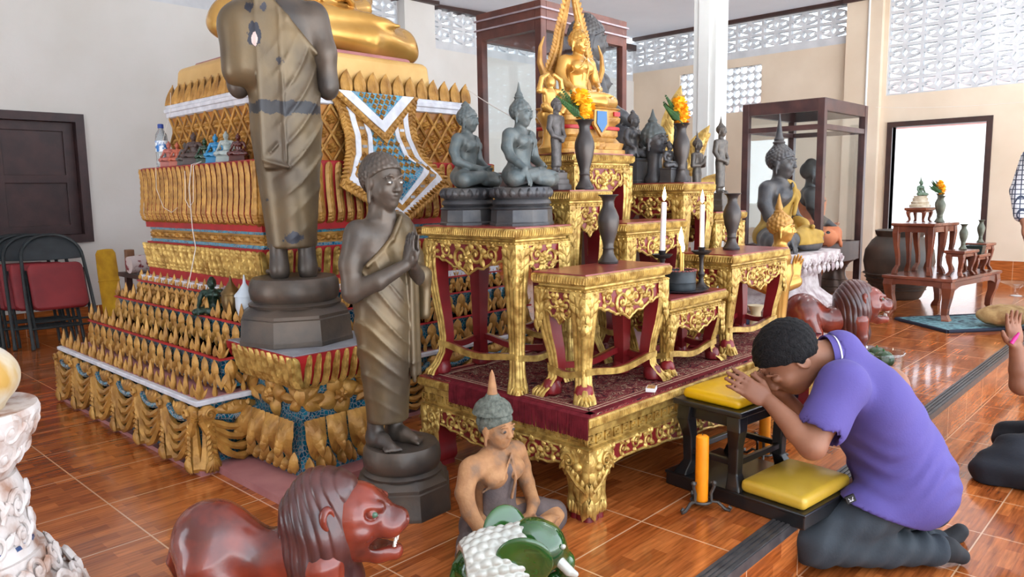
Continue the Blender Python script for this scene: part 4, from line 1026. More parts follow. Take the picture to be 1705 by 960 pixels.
    if spire:
        b = MB(); L = {'flame':.20,'tall':.30,'knob':.07}[spire]
        b.lathe([(.05,0),(.062,.02),(.045,.035),(.05,.05),(.036,.075),(.026,L*.45),(.016,L*.7),(.004,L)] if spire != 'knob' else [(.05,0),(.055,.02),(.03,.05),(.002,.07)], 12, (0,.02,1.035)); o = part('spire', b, mh_, t); o.location = (0,0,z0); o.scale = (H,)*3
    return t
DARK = (M_BRZD, M_BRZD, M_BRZD); GREEN = (M_BRZB, M_BRZB, M_BRZD)
tw = Vector((0,0,1.022))
B1 = seated('seated_buddha', 'seated green-grey bronze Buddha with tall pointed spire, right of the pair on the tall table', (2.20,2.02,1.022), math.radians(12), .325, GREEN, 'touch', 'flame', ('lotus', .135, .115, .15), group='pair of seated bronze Buddhas')
B2 = seated('seated_buddha', 'seated green-grey bronze Buddha without spire, left of the pair on the tall table', (2.145,2.265,1.022), math.radians(20), .315, GREEN, 'lap', 'knob', ('lotus', .13, .11, .15), group='pair of seated bronze Buddhas')
# ================================================================ GOLDEN FIGURES
GS = (M_GOLDS, M_GOLDS, M_GOLD2)
big = seated('golden_buddha', 'big smooth golden Buddha seated on top of the great altar, head out of frame', (2.32,3.74,1.885), 0, 1.14, (M_GOLDS, M_GOLDS, M_GOLD2), 'lap', 'flame', None, res=.010, folds=True)
b = MB(); b.rect([(1.82,2.80,3.23,4.26,1.66),(1.84,2.78,3.24,4.25,1.84),(1.86,2.76,3.26,4.23,1.855),(1.90,2.72,3.30,4.19,1.857)], 0); b.rect([(1.90,2.72,3.30,4.19,1.857),(1.91,2.71,3.31,4.18,1.882)], 1)
b.v = [(x-2.31, y-3.74, z-1.66) for x, y, z in b.v]
single('statue_base', 'gold painted slab base under the big golden Buddha', 'base', b, [pm('pale_gold_paint', (214,174,108), (196,152,84), 4, .45, .2), M_PINK], (2.31,3.74,1.66), smooth=False, bevel=.02)

def ringed(b, w, d, segs, M=None):         # stacked rounded-rectangle mouldings: (scale, z)
    R = []
    for q, z in segs:
        ring = []
        for cx, cy, a0 in ((1,1,0),(-1,1,90),(-1,-1,180),(1,-1,270)):
            for k in range(5):
                a = math.radians(a0+22.5*k); rr_ = .28
                ring.append(((cx*(1-rr_)+rr_*math.cos(a))*w*q, (cy*(1-rr_)+rr_*math.sin(a))*d*q, z))
        R.append(ring)
    b.rings(R, 0, M)
gb = seated('golden_buddha', 'golden Buddha with flame shaped halo on the tallest gilt table', (2.905,2.29,1.325+.215), math.radians(-6), .36, GS, 'touch', 'flame', None, res=.011)
gp = thing('statue_base', 'tiered gold pedestal with red and white ribbons under the haloed Buddha', 'base', (2.905,2.29,1.325), math.radians(-6))
b = MB(); ringed(b, .215, .135, [(1,0),(1,.018),(.93,.022),(.97,.05),(.88,.055),(.80,.075)]); part('lower_tier', b, M_GOLD2, gp)
b = MB(); ringed(b, .215, .135, [(.78,.075),(.84,.085),(.84,.11),(.76,.115),(.80,.14),(.88,.15),(.90,.17),(.86,.176),(.84,.205),(.90,.212),(.88,.216)]); part('upper_tier', b, M_GOLD2, gp)
b = MB()
for i in range(26):
    a = 2*math.pi*i/26; M = Matrix.Translation((.188*math.cos(a), .116*math.sin(a), .165)) @ Matrix.Rotation(a+math.pi/2, 4, 'Z'); leaf(b, (0,0,0), 1.57, .04, .02, .014, M)
for i in range(28):
    a = 2*math.pi*i/28; M = Matrix.Translation((.20*math.cos(a), .125*math.sin(a), .06)) @ Matrix.Rotation(a+math.pi/2, 4, 'Z'); leaf(b, (0,0,0), -1.57, .045, .02, .012, M)
part('petal_row', b, M_GOLD2, gp)
for x in (-.14,-.05,.05,.14): b = MB(); b.box((x-.02,-.124,.178), (x+.02,-.112,.198)); part('red_inlay', b, M_REDP, gp, False)
for y in (-.06,.03): b = MB(); b.box((-.196,y-.018,.178), (-.185,y+.018,.198)); part('red_inlay', b, M_REDP, gp, False)
b = MB(); ringed(b, .19, .12, [(.98,.112),(1.0,.12),(.98,.128)]); part('red_sash', b, M_REDP, gp)
b = MB(); b.prism([(-.045,.20),(.045,.20),(.05,.13),(0,.075),(-.05,.13)], -.150, -.135); part('apron_cloth', b, M_GOLD2, gp, False)
b = MB(); b.prism([(-.032,.192),(.032,.192),(.034,.135),(0,.095),(-.034,.135)], -.155, -.15); part('blue_panel', b, pm('blue_enamel', (30,90,140), None, rough=.2), gp, False)
# halo
b = MB()
def arch(k):     # k in 0..1 from left foot over the tip to right foot
    K = [(-.15,.0),(-.165,.10),(-.16,.17),(-.125,.235),(-.10,.30),(-.085,.36),(-.06,.43),(-.028,.52),(0,.64)]
    K = K+[(-x, z) for x, z in K[-2::-1]]; q = k*(len(K)-1); i = min(int(q), len(K)-2); t = q-i
    return (K[i][0]+(K[i+1][0]-K[i][0])*t, K[i][1]+(K[i+1][1]-K[i][1])*t)
P = [arch(i/60) for i in range(61)]
b.tube([(x, .105, z) for x, z in P], .016, 8, flat=.8)
b.tube([(x*.72, .105, z*.97) for x, z in P], .010, 8)
b.patch(lambda u, v: (P[int(u*60)][0]*(.72+.28*v), .108, P[int(u*60)][1]*(.97+.03*v)), 60, 1)
for i in range(2, 59):
    x, z = P[i]; x2, z2 = P[i+1]; a = math.atan2(z2-z, x2-x)
    leaf(b, (x,.10,z), a+1.57+(-.5 if i < 30 else .5), .042, .013, .008); leaf(b, (x,.10,z), a-1.57, .02, .008, .008)
for s in (-1,1):
    b.tube([(s*.14,.105,.17),(s*.19,.10,.16),(s*.215,.10,.21),(s*.21,.10,.28),(s*.185,.10,.33)], [.018,.018,.014,.009,.003], 8)
    spiral(b, (s*.175,.095,.05), .035, 1.3, 0, s, .010)
part('halo', b, M_GOLD2, gb).location = (.03,-.03,0)
# small kneeling gold attendant beside the halo
at_ = thing('attendant_figure', 'small golden attendant with raised arms left of the haloed Buddha', 'figurine', (2.645,2.25,1.325), math.radians(-4))
b = MB(); b.lathe([(.052,0),(.056,.02),(.036,.04),(.030,.10),(.042,.13),(.058,.16),(.058,.175)], 16); part('pedestal', b, M_GOLDS, at_)
s = Sd((-.1,-.07,.17), (.1,.07,.36), .004)
s.loft([(.175,0,0,.05,.04),(.22,0,0,.036,.03),(.265,0,0,.04,.028),(.285,0,0,.02,.02)], .01).ell((0,-.004,.312), (.022,.024,.028), .008).cap((0,0,.33), (0,.0,.352), .012, .004, .006)
for x in (-1,1): s.chain([(x*.036,0,.275), (x*.075,-.01,.27), (x*.06,-.012,.325), (x*.02,-.01,.345)], [.014,.013,.011,.009], .008); s.chain([(x*.02,0,.19), (x*.06,-.03,.20), (x*.03,-.045,.178)], [.02,.018,.014], .008)
part('body', s.mesh('body', M_GOLDS), M_GOLDS, at_)
# golden flame ornament with wings behind the small statues
fo = thing('flame_ornament', 'golden winged flame ornament behind the small dark statues at the right', 'ornament', (3.70,2.27,1.03), math.radians(-25), None, 1.3)
b = MB(); b.lathe([(.05,0),(.055,.03),(.03,.05),(.035,.16),(.02,.3)], 12); part('stem', b, M_GOLD, fo)
for nm, x0, z0, a0, L, w in (('flame', -.02,.22,1.35,.32,.06),('wing', .06,.15,1.0,.26,.05),('wing', .10,.03,.65,.22,.05),('wing', -.08,.12,2.0,.16,.045)):
    b = MB(); 
    for k in range(9):
        t = k/9; p = (x0+L*t*math.cos(a0)*.8, -.01, z0+L*t*math.sin(a0)*.8)
        for s_ in (.65,-.65): leaf(b, p, a0+s_*(1-t*.5), L*.34*(1-t*.5), w*.34, .018)
    leaf(b, (x0,0,z0), a0, L, w, .03); leaf(b, (x0,.0,z0), a0, L, w, -.02); part(nm, b, M_GOLD, fo)

# ================================================================ SMALL DARK STATUES
def standing_small(name, label, loc, rz, H, mat, hands='belly', spire=True, base=None, group=None, robe=None):
    t = thing(name, label, 'statue', loc, rz, group); z0 = 0
    if base:
        b = MB(); w, d, h = base; z0 = h
        b.rect([(-w,w,-d,d,0),(-w,w,-d,d,h*.3),(-w*.85,w*.85,-d*.85,d*.85,h*.36),(-w*.85,w*.85,-d*.85,d*.85,h*.6),(-w*.7,w*.7,-d*.7,d*.7,h*.66),(-w*.74,w*.74,-d*.74,d*.74,h)]); part('plinth', b, mat, t, False, bevel=.004)
    s = Sd((-.2,-.17,-.01), (.2,.16,1.03), .011)
    s.loft([(.08,0,0,.085,.065),(.3,0,0,.085,.062),(.45,0,0,.10,.07),(.55,0,0,.085,.06),(.7,0,0,.115,.07),(.77,0,0,.08,.05)], .03)
    s.cap((-.1,0,.745), (.1,0,.745), .042, .042, .03).cap((0,0,.75), (0,0,.85), .042, .04, .02)
    head(s, TRS((0,-.012,.905), (.1,0,0), .17))
    for x in (-1,1):
        s.cap((x*.04,.01,.1), (x*.042,.01,.02), .035, .032, .02).cap((x*.045,0,.015), (x*.06,-.08,.01), .028, .02, .02)
        if hands == 'belly': s.chain([(x*.135,.0,.74), (x*.155,.01,.6), (x*.135,-.04,.5), (x*.03,-.10,.46)], [.042,.037,.032,.024], .02).ell((x*.0,-.105,.45), (.035,.025,.05), .02)
        else: s.chain([(x*.135,.0,.74), (x*.155,.0,.58), (x*.08,-.08,.58), (x*.02,-.115,.62)], [.042,.037,.03,.024], .02).cap((x*.012,-.115,.62), (x*.008,-.14,.72), .022, .012, .015)
    o = part('body', s.mesh('body', mat), mat, t); o.location = (0,0,z0); o.scale = (H,)*3
    s = Sd((-.1,-.11,.84), (.1,.11,1.06), .006); hair_cap(s, TRS((0,-.012,.905), (.1,0,0), .17), .02, 12)
    o = part('hair', s.mesh('hair', mat), mat, t); o.location = (0,0,z0); o.scale = (H,)*3
    if spire:
        b = MB(); b.lathe([(.03,0),(.034,.015),(.02,.03),(.014,.07),(.002,.13)], 10, (0,.005,.995)); o = part('spire', b, mat, t); o.location = (0,0,z0); o.scale = (H,)*3
    return t
standing_small('standing_buddha', 'small weathered standing monk figure beside the marigold vase, hands at the waist', (2.475,2.07,1.155), math.radians(5), .305, pm('grey_brown_bronze', (92,86,84), (70,64,62), 20, .5, .2), 'belly', False, (.05,.045,.075))
seated('seated_buddha', 'small dark seated Buddha with round head on a block, back of right rear table', (3.37,2.29,1.185), math.radians(5), .23, DARK, 'touch', 'knob', ('block',.085,.07,.13), res=.018, curls=0)
hb = thing('head_sculpture', 'dark bronze Buddha head with flame spire behind a small seated figure', 'statue', (3.39,2.17,1.185), math.radians(-2))
b = MB(); b.lathe([(.05,0),(.055,.02),(.04,.05),(.036,.12),(.045,.15)], 14); part('neck_stand', b, M_BRZD, hb)
s = Sd((-.08,-.09,.12), (.08,.09,.36), .0045); Mh = TRS((0,0,.22), (0,0,0), .15); head(s, Mh); s.cap((0,.01,.13), (0,.01,.17), .035, .035, .02); part('face', s.mesh('face', M_BRZD), M_BRZD, hb)
s = Sd((-.08,-.09,.14), (.08,.1,.36), .0045); hair_cap(s, Mh, .03, 12); part('hair', s.mesh('hair', M_BRZB), M_BRZB, hb)
b = MB(); b.lathe([(.022,0),(.026,.012),(.014,.03),(.002,.07)], 10, (0,.015,.31)); part('spire', b, M_BRZB, hb)
seated('seated_buddha', 'tiny dark seated Buddha in front of the bronze head on the right rear table', (3.37,2.07,1.185), math.radians(0), .125, DARK, 'lap', 'knob', ('block',.04,.035,.075), res=.022, curls=0)
standing_small('standing_monk', 'dark standing monk figure half hidden behind the right marigold vase', (3.53,2.12,1.185), math.radians(20), .30, M_BRZD, 'pray', True, (.085,.06,.11))
standing_small('standing_monk', 'small brown praying monk figure left of the one with lowered hands', (3.70,2.10,1.03), math.radians(5), .34, pm('brown_bronze', (96,88,80), (76,70,66), 20, .45, .3), 'pray', True, (.05,.045,.05), 'slim brown monk figures')
standing_small('standing_monk', 'small brown monk figure with lowered hands at the right end of the tables', (3.745,1.985,1.03), math.radians(0), .36, bpy.data.materials['brown_bronze'], 'belly', True, (.05,.045,.10), 'slim brown monk figures')
seated('seated_buddha', 'small reddish bronze seated Buddha just behind the spired twin', (2.46,2.27,1.156), math.radians(5), .20, (pm('reddish_bronze', (104,74,68), (84,62,58), 12, .5, .2),)*3, 'touch', 'tall', ('block',.075,.06,.08), res=.02, curls=0)
seated('seated_buddha', 'small dark seated Buddha on a tall block behind the twin Buddhas', (2.63,2.265,1.156), math.radians(0), .13, DARK, 'touch', 'tall', ('block',.05,.045,.09), res=.022, curls=0) if False else None
big_dark = seated('seated_buddha', 'large dark curly haired Buddha seen from behind in front of the tall glass case', (3.92,3.02,0), math.radians(50), .86, (M_BRZD, M_BRZD, pm('brown_plinth', (90,60,48), (70,46,38), 6, .6)), 'touch', None, ('block',.40,.30,1.36), res=.014, curls=26)
# row of little coloured Buddhas on the altar ledge with a water bottle
cm = {'orange':pm('orange_resin', (196,106,78), (170,84,62), 12, .35), 'grey':pm('grey_stone', (96,88,82), (76,70,66), 14, .5), 'umber':pm('umber_stone', (92,72,66), (64,52,52), 14, .5), 'green':pm('green_glass_resin', (28,70,44), (14,46,30), 9, .15, coat=.5),
      'blue':pm('blue_resin', (40,140,190), (24,110,160), 9, .2, coat=.5), 'clear':pm('clear_resin', (206,216,212), (180,196,194), 9, .15, trans=.35), 'maroon':pm('maroon_resin', (96,40,34), (70,28,26), 9, .2, coat=.4), 'pink':pm('salmon_resin', (190,110,96), (160,90,80), 9, .4)}
proto = None
for nm, px, H, lb in (('pink',283,.100,'salmon pink seated figurine beside the water bottle on the altar ledge'),('orange',297,.093,'orange robed seated figurine, second from the water bottle'),('grey',310,.088,'grey stone seated figurine on the altar ledge'),('umber',325,.120,'tall umber brown seated figurine on the altar ledge'),('green',343,.094,'dark green seated figurine on the altar ledge'),('blue',361,.104,'bright blue seated figurine on the altar ledge'),('clear',379,.108,'clear pale seated figurine on the altar ledge'),('maroon',399,.096,'maroon seated figurine next to the tall bronze statue')):
    p = atx(px, 274, 1.745); m = cm[nm]
    if proto is None:
        proto = seated('buddha_figurine', lb, (1.745,p[1],1.315), math.radians(-50), H, (m,m,m), 'touch', 'knob', ('block',.042,.034,.03), res=.026, group='little coloured Buddhas on the altar ledge', curls=0); pm0 = m.name
    else: dup(proto, (1.745,p[1],1.315), math.radians(-50), lb, 'little coloured Buddhas on the altar ledge', H/.100, {pm0: m})
wb = thing('water_bottle', 'clear plastic water bottle with blue cap and label at the end of the altar ledge', 'bottle', (1.735,4.27,1.315))
b = MB(); b.lathe([(.030,0),(.033,.01),(.032,.05),(.033,.10),(.032,.15),(.028,.18),(.014,.205),(.013,.215)], 20); part('body', b, pm('clear_plastic', (215,225,230), None, rough=.08, trans=.8), wb)
b = MB(); b.lathe([(.0336,.085),(.0338,.09),(.0338,.14),(.0336,.145)], 20, cap=False); part('label', b, pm('blue_white_label', (230,238,244), (40,110,180), 30, .4, lo=.5, hi=.56), wb)
b = MB(); b.lathe([(.015,.212),(.0155,.215),(.0155,.232),(.014,.235)], 16); part('cap', b, pm('blue_cap', (30,60,140), None, rough=.4), wb)
# figures on the left steps
gk = seated('kneeling_figure', 'small dark green seated figure on the left altar steps', (1.585,3.45,.601), math.radians(-30), .17, (pm('green_patina', (38,62,48), (20,34,28), 18, .3, .3),)*3, 'touch', None, None, res=.02, curls=0)
for lb, px, py, m, hh in (('brass covered urn with pointed lid on the left altar steps', 379, 525, pm('tarnished_brass', (120,92,50), (84,66,42), 14, .35, .6), .155), ('white covered urn with ringed pointed lid on the left altar steps', 402, 522, pm('white_urn', (206,214,222), (184,194,204), 9, .4), .165)):
    p = np.array([1.585, (3.26 if px < 390 else 3.13), .601]); u = thing('urn', lb, 'urn', p.tolist(), 0, None, 1.25)
    b = MB(); q = hh; b.lathe([(.018,0),(.026,.01),(.028,.03),(.034,.05),(.034,.085),(.03,.09)], 20); part('bowl', b, m, u)
    b = MB(); b.lathe([(.037,.088),(.036,.094),(.026,.105),(.02,.112),(.012,.125),(.006,.135),(.002,q)], 20); part('lid', b, m, u)

# ================================================================ VASES, CANDLES, INCENSE
VP = [(.040,0),(.041,.008),(.034,.018),(.024,.035),(.021,.055),(.024,.060),(.021,.065),(.024,.085),(.036,.125),(.043,.165),(.042,.185),(.032,.21),(.024,.225),(.023,.245),(.030,.262),(.042,.27),(.040,.272),(.021,.255),(.0,.25)]
M_VASE = pm('dark_vase_bronze', (74,66,62), (58,54,54), 9, .35, .45, bump=.06, bs=50)
va = single('vase', 'tall dark bronze vase, empty, on the table nearest the carpet corner', 'vase', (lambda b: (b.lathe(VP, 32, cap=False), b)[1])(MB()), M_VASE, (2.44,1.775,.863), group='dark bronze altar vases')
dup(va, (3.40,1.735,.856), 0, 'tall dark bronze vase, empty, beside the seated figure with the yellow sash', 'dark bronze altar vases')
vb = dup(va, (2.585,2.005,1.156), 0, 'dark bronze vase with marigolds beside the small standing monk figure', 'dark bronze altar vases'); vb.scale = (1.0,1.0,1.08)
vc = dup(va, (3.40,2.02,1.186), 0, 'dark bronze vase with marigolds on the right rear table', 'dark bronze altar vases'); vc.scale = (1.0,1.0,1.08)
M_MARI = pm('marigold_petal', (255,200,36), (248,166,12), 60, .7); M_LEAFG = pm('fern_green', (56,96,40), (34,66,30), 20, .6); M_LEAFY = pm('pale_stem_green', (112,124,66), (76,96,48), 20, .6)
def marigold(b, c, r, seed):
    rd = random.Random(seed); b.ball(c, (r*.7,)*3, 10)
    for i in range(90):
        a = rd.uniform(0, 6.28); u = rd.uniform(-.75, 1); q = math.sqrt(max(0, 1-u*u)); d = Vector((q*math.cos(a), q*math.sin(a), u)); t = d.cross(Vector((.3,.2,1))).normalized(); w = d.cross(t)
        p = Vector(c)+d*r*.55; e = Vector(c)+d*r*1.05+w*r*.1
        b.add([tuple(p-t*r*.1), tuple(p+t*r*.1), tuple(e+t*r*.2), tuple(e+d*r*.06), tuple(e-t*r*.2)], [(0,1,2,3,4)])
def bouquet(label, loc, seed, lean, gcol):
    t = thing('marigold_bouquet', label, 'flowers', loc); rd = random.Random(seed)
    for k, (dx, dz, r) in enumerate(((0,.02,.036),(.006,.055,.040),(-.016,.095,.040))):
        b = MB(); marigold(b, (dx, rd.uniform(-.006,.006), dz), r, seed*9+k); part('flower_head', b, M_MARI, t, False)
    for k in range(5):
        b = MB(); a = lean+rd.uniform(-.28,.28); L = rd.uniform(.13,.17); P = [(L*u*math.cos(a), .02*k-.04+.0*u, L*u*math.sin(a)) for u in (0,.25,.5,.75,1)]; b.tube(P, [.003,.003,.002,.002,.001], 5)
        for j in range(3, 15):
            u = j/15; p = (L*u*math.cos(a), .02*k-.04, L*u*math.sin(a))
            for s in (1,-1): leaf(b, p, a+s*.6, .03*(1.2-u), .005, .003, None, 0, 3, 2)
        part('leaf_sprig', b, gcol if k % 2 else M_LEAFG, t)
    b = MB(); b.tube([(-.004,0,-.12),(0,0,.0),(-.01,0,.09)], .004, 6); part('stem', b, M_LEAFG, t)
    return t
bouquet('orange marigolds with leafy sprigs in the vase beside the standing monk', (2.585,2.005,1.156+.29), 5, 2.2, M_LEAFY).rotation_euler = (0,0,math.radians(-50))
bouquet('orange marigolds with fern sprigs in the vase on the right rear table', (3.40,2.02,1.186+.29), 8, 2.25, M_LEAFG).rotation_euler = (0,0,math.radians(-50))
# fire
M_FLAME = bpy.data.materials.new('flame'); M_FLAME.use_nodes = True; pb(M_FLAME).inputs['Emission Color'].default_value = (1,.72,.32,1); pb(M_FLAME).inputs['Emission Strength'].default_value = 9; pb(M_FLAME).inputs['Base Color'].default_value = (1,.8,.4,1)
M_WAXW = pm('white_wax', (236,226,226), None, rough=.45, sub=.3); M_WAXY = pm('orange_wax', (244,150,16), (232,128,8), 6, .4, sub=.2); M_WICK = pm('wick', (24,20,18), None, rough=.9); M_WAXT = pm('thin_yellow_wax', (226,180,90), None, rough=.5)
def flame(b, z, s=1.0): b.lathe([(.001,0),(.006*s,.006*s),(.0078*s,.016*s),(.0065*s,.028*s),(.003*s,.042*s),(.0004,.052*s)], 10, (0,0,z))
def candle(label, loc, r, h, lit, mat, tilt=0.0, fs=1.0, group=None):
    t = thing('candle', label, 'candle', loc, 0, group); t.rotation_euler = (0, tilt, 0)
    b = MB(); b.lathe([(r*.98,0),(r,.004),(r*1.0,h*.5),(r*.97,h-.006),(r*.7,h-.001),(.002,h-.001)], 18); part('wax', b, mat, t)
    b = MB(); b.tube([(0,0,h-.003),(0,0,h+.008)], .0013, 5); part('wick', b, M_WICK, t)
    if lit: b = MB(); flame(b, h+.004, fs); part('flame', b, M_FLAME, t)
    return t
M_IRON = pm('dark_brass', (62,54,50), (44,40,40), 14, .4, .5)
def holder(label, loc, h):
    t = thing('candle_holder', label, 'candle holder', loc, 0, 'dark turned candle holders')
    b = MB(); b.lathe([(.036,0),(.037,.006),(.026,.014),(.012,.03),(.010,.05),(.016,.065),(.010,.08),(.009,h-.05),(.014,h-.04),(.010,h-.03)], 20); part('stem', b, M_IRON, t)
    b = MB(); b.lathe([(.008,h-.036),(.03,h-.032),(.043,h-.02),(.044,h-.016),(.03,h-.025),(.012,h-.028)], 24); part('drip_dish', b, M_IRON, t)
    b = MB(); b.lathe([(.010,h-.03),(.012,h-.02),(.016,h-.002),(.017,h),(.011,h-.001),(.011,h-.012)], 16); part('socket', b, M_IRON, t)
hr = (2.985,1.665); hl = (2.735,1.71)
holder('turned dark candle holder at the right of the incense pot', (hr[0],hr[1],.712), .185); holder('turned dark candle holder at the left of the incense pot, behind the corner vase table', (hl[0],hl[1],.712), .185)
candle('lit white candle, right of the pair, upright in its dark holder', (hr[0],hr[1],.895), .0105, .19, True, M_WAXW, 0, 1.15, 'pair of lit white candles')
candle('lit white candle, left of the pair, leaning slightly in its dark holder', (hl[0],hl[1],.895), .0115, .205, True, M_WAXW, math.radians(3), 1.15, 'pair of lit white candles')
ip = (2.865,1.70)
t = thing('incense_pot', 'dark round incense pot with red rim on a grey tray', 'incense pot', (ip[0],ip[1],.718))
b = MB(); b.lathe([(.066,0),(.068,.01),(.067,.03),(.069,.034),(.067,.038),(.068,.075),(.069,.082),(.064,.084),(.062,.074)], 28, cap=True); part('bowl', b, pm('blackened_metal', (58,62,66), (40,44,48), 18, .5, .3), t)
b = MB(); 
for i in range(26): a = 2*math.pi*i/26; b.ball((.066*math.cos(a), .066*math.sin(a), .085), (.007,.007,.004), 6)
part('rim', b, pm('reddish_ash', (150,84,80), (110,60,60), 40, .9), t)
b = MB(); b.lathe([(.062,.074),(.03,.079),(.0,.08)], 20, cap=False); part('ash', b, pm('grey_ash', (120,104,100), (90,80,78), 60, .95), t)
b = MB(); b.lathe([(.075,0),(.105,.002),(.118,.008),(.12,.011),(.104,.006),(.06,.004)], 28); single('tray', 'round grey metal tray under the incense pot', 'tray', b, pm('grey_metal_tray', (86,86,92), (64,66,72), 12, .35, .6), (ip[0],ip[1],.712))
for k, (dx, dy, h) in enumerate(((-.012,-.02,.125),(.004,.0,.155),(.03,.012,.12))): candle(('short thin lit candle at the front of the incense pot','tallest thin lit candle in the middle of the incense pot','thin lit candle at the right rim of the incense pot')[k], (ip[0]+dx,ip[1]+dy,.794), .0045, h-.09+.05, True, M_WAXT, 0, (1.0,1.5,1.0)[k], 'thin candles in the incense pot')
mb_ = thing('matchbox', 'small white matchbox with printed top lying on the carpet', 'matchbox', (2.375,1.527,ZB+.0115), math.radians(25))
b = MB(); b.box((-.027,-.018,0), (.027,.018,.014)); part('sleeve', b, pm('white_card', (226,222,220), None, rough=.7), mb_, False); b = MB(); b.box((-.024,-.015,.014), (.024,.015,.0146)); part('printed_label', b, pm('match_label', (196,150,80), (120,60,40), 60, .6), mb_, False)
# ================================================================ GLASS CASES
M_CASE = pm('reddish_case_wood', (112,62,48), (84,44,36), 6, .4, bump=.08, bs=30); M_CASE2 = pm('dark_case_wood', (84,54,50), (62,40,40), 6, .35, bump=.05, bs=30); M_CASEL = pm('bleached_case_wood', (176,160,164), (150,132,138), 9, .5)
M_GLASS = bpy.data.materials.new('clear_glass'); M_GLASS.use_nodes = True
_n = M_GLASS.node_tree; _n.nodes.remove(pb(M_GLASS)); _t = node(M_GLASS, 'ShaderNodeBsdfTransparent'); _t.inputs[0].default_value = (.96,.98,.985,1); _g = node(M_GLASS, 'ShaderNodeBsdfGlossy'); _g.inputs['Roughness'].default_value = .03
_lw = node(M_GLASS, 'ShaderNodeLayerWeight'); _lw.inputs[0].default_value = .5; _fr = node(M_GLASS, 'ShaderNodeMath'); _fr.operation = 'POWER'; _fr.inputs[1].default_value = 3.5; link(M_GLASS, _lw.outputs['Facing'], _fr.inputs[0]); _f2 = node(M_GLASS, 'ShaderNodeMath'); _f2.operation = 'MULTIPLY_ADD'; _f2.inputs[1].default_value = .55; _f2.inputs[2].default_value = .035; link(M_GLASS, _fr.outputs[0], _f2.inputs[0]); _mx = node(M_GLASS, 'ShaderNodeMixShader'); link(M_GLASS, _f2.outputs[0], _mx.inputs[0]); link(M_GLASS, _t.outputs[0], _mx.inputs[1]); link(M_GLASS, _g.outputs[0], _mx.inputs[2]); link(M_GLASS, _mx.outputs[0], _n.nodes['Material Output'].inputs[0])
def glass_case(label, loc, W, D, H, zb, ztop, post, mat, mid=None, lip=False, panel=None):
    t = thing('display_case', label, 'display case', loc)
    p = post
    for x in (0, W-p):
        for y in (0, D-p): b = MB(); b.box((x,y,0), (x+p,y+p,H)); part('post', b, mat, t, False, bevel=.005)
    def rails(nm, z0, z1, m=mat, th=.8):
        b = MB(); q = p*(1-th)/2
        for (a, c, d, e) in ((p,W-p,q,p-q),(p,W-p,D-p+q,D-q)): b.box((a,d,z0),(c,e,z1))
        for (a, c, d, e) in ((q,p-q,p,D-p),(W-p+q,W-q,p,D-p)): b.box((a,d,z0),(c,e,z1))
        part(nm, b, m, t, False)
    rails('bottom_rail', zb-.10 if panel is None else panel, zb); rails('top_rail', ztop, H-.002, mat, 1.0 if lip else .8)
    if mid: rails('middle_rail', mid, mid+.05)
    b = MB(); b.box((p*.3,p*.3,zb-.03),(W-p*.3,D-p*.3,zb-.01)); part('floor_board', b, mat, t, False)
    b = MB(); b.box((0.004,.004,H-.01),(W-.004,D-.004,H)); part('roof_board', b, mat, t, False)
    if lip:
        for z in lip:
            b = MB(); b.box((-.012,-.012,z),(W+.012,-.0005,z+.012)); b.box((-.012,-.0005,z),(-.0005,D+.012,z+.012)); part('pale_bead', b, M_CASEL, t, False)
    for (a, c, d, e) in ((p,W-p,p*.5,p*.5+.004),(p,W-p,D-p*.5,D-p*.5+.004),(p*.5,p*.5+.004,p,D-p),(W-p*.5,W-p*.5+.004,p,D-p)):
        b = MB(); b.box((a,d,zb),(c,e,ztop)); part('glass_pane', b, M_GLASS, t, False)
    return t
glass_case('tall reddish wood glass case rising behind the golden haloed Buddha', (4.17,3.62,0), 1.06, .66, 2.50, .95, 2.30, .06, M_CASE, None, (2.37,2.44))
glass_case('dark wood glass case on legs at the right holding a robed figure', (7.55,2.90,0), 1.22, .86, 2.02, .56, 1.90, .07, M_CASE2, 1.72, False, .36)
M_SKINB = pm('dark_lacquered_figure', (66,62,60), (46,44,46), 9, .35); M_ORANGE = pm('orange_robe_cloth', (214,136,96), (190,112,76), 4, .85, bump=.3, bs=14); M_YSASH = pm('yellow_sash_cloth', (176,140,58), (150,116,44), 6, .75, bump=.15, bs=18)
seated('seated_monk_statue', 'dark seated monk figure in an orange robe inside the right glass case', (8.08,3.22,.555), math.radians(25), .86, (M_SKINB, M_SKINB, M_SKINB), 'touch', None, None, res=.016, sash=M_ORANGE, curls=0, robe_legs=True)
b = MB()
rd = random.Random(4)
def cloth(u, v): return (.40*(u-.5)+.02*math.sin(9*v), .5*(v-.5), .05+.09*math.sin(3.1*u)*(1-.4*v)+.025*math.sin(14*u+5*v)+.012*math.sin(23*v))
b.patch(cloth, 30, 30); single('folded_robe', 'crumpled pale orange robe cloth lying inside the right glass case', 'cloth', b, M_ORANGE, (8.52,3.36,.55))
# seated Buddha with a yellow sash on an ornate plaster stand
M_PLAST = pm('white_plaster', (206,196,196), (160,140,142), 14, .8, bump=.5, bs=40, c3=(190,178,176)); M_PLASTB = pm('blue_mirror_inlay', (40,70,120), (90,110,140), 40, .25)
sb = seated('seated_buddha', 'dark curly haired seated Buddha wearing a yellow sash beside the right glass case', (5.80,2.56,.66), math.radians(0), .80, (M_BRZD, M_BRZD, M_BRZD), 'touch', 'tall', None, res=.012, sash=M_YSASH, curls=22)
ps = thing('plaster_stand', 'ornate white plaster stand with mirror inlay under the yellow sashed Buddha', 'stand', (5.80,2.56,0))
b = MB(); ringed(b, .42, .36, [(1.0,0),(1.0,.06),(.9,.08),(.92,.2),(1.0,.22),(1.0,.26),(.86,.30),(.70,.36),(.66,.46),(.78,.52),(.95,.56),(1.02,.60),(1.02,.655),(.9,.66)]); part('body', b, M_PLAST, ps)
b = MB()
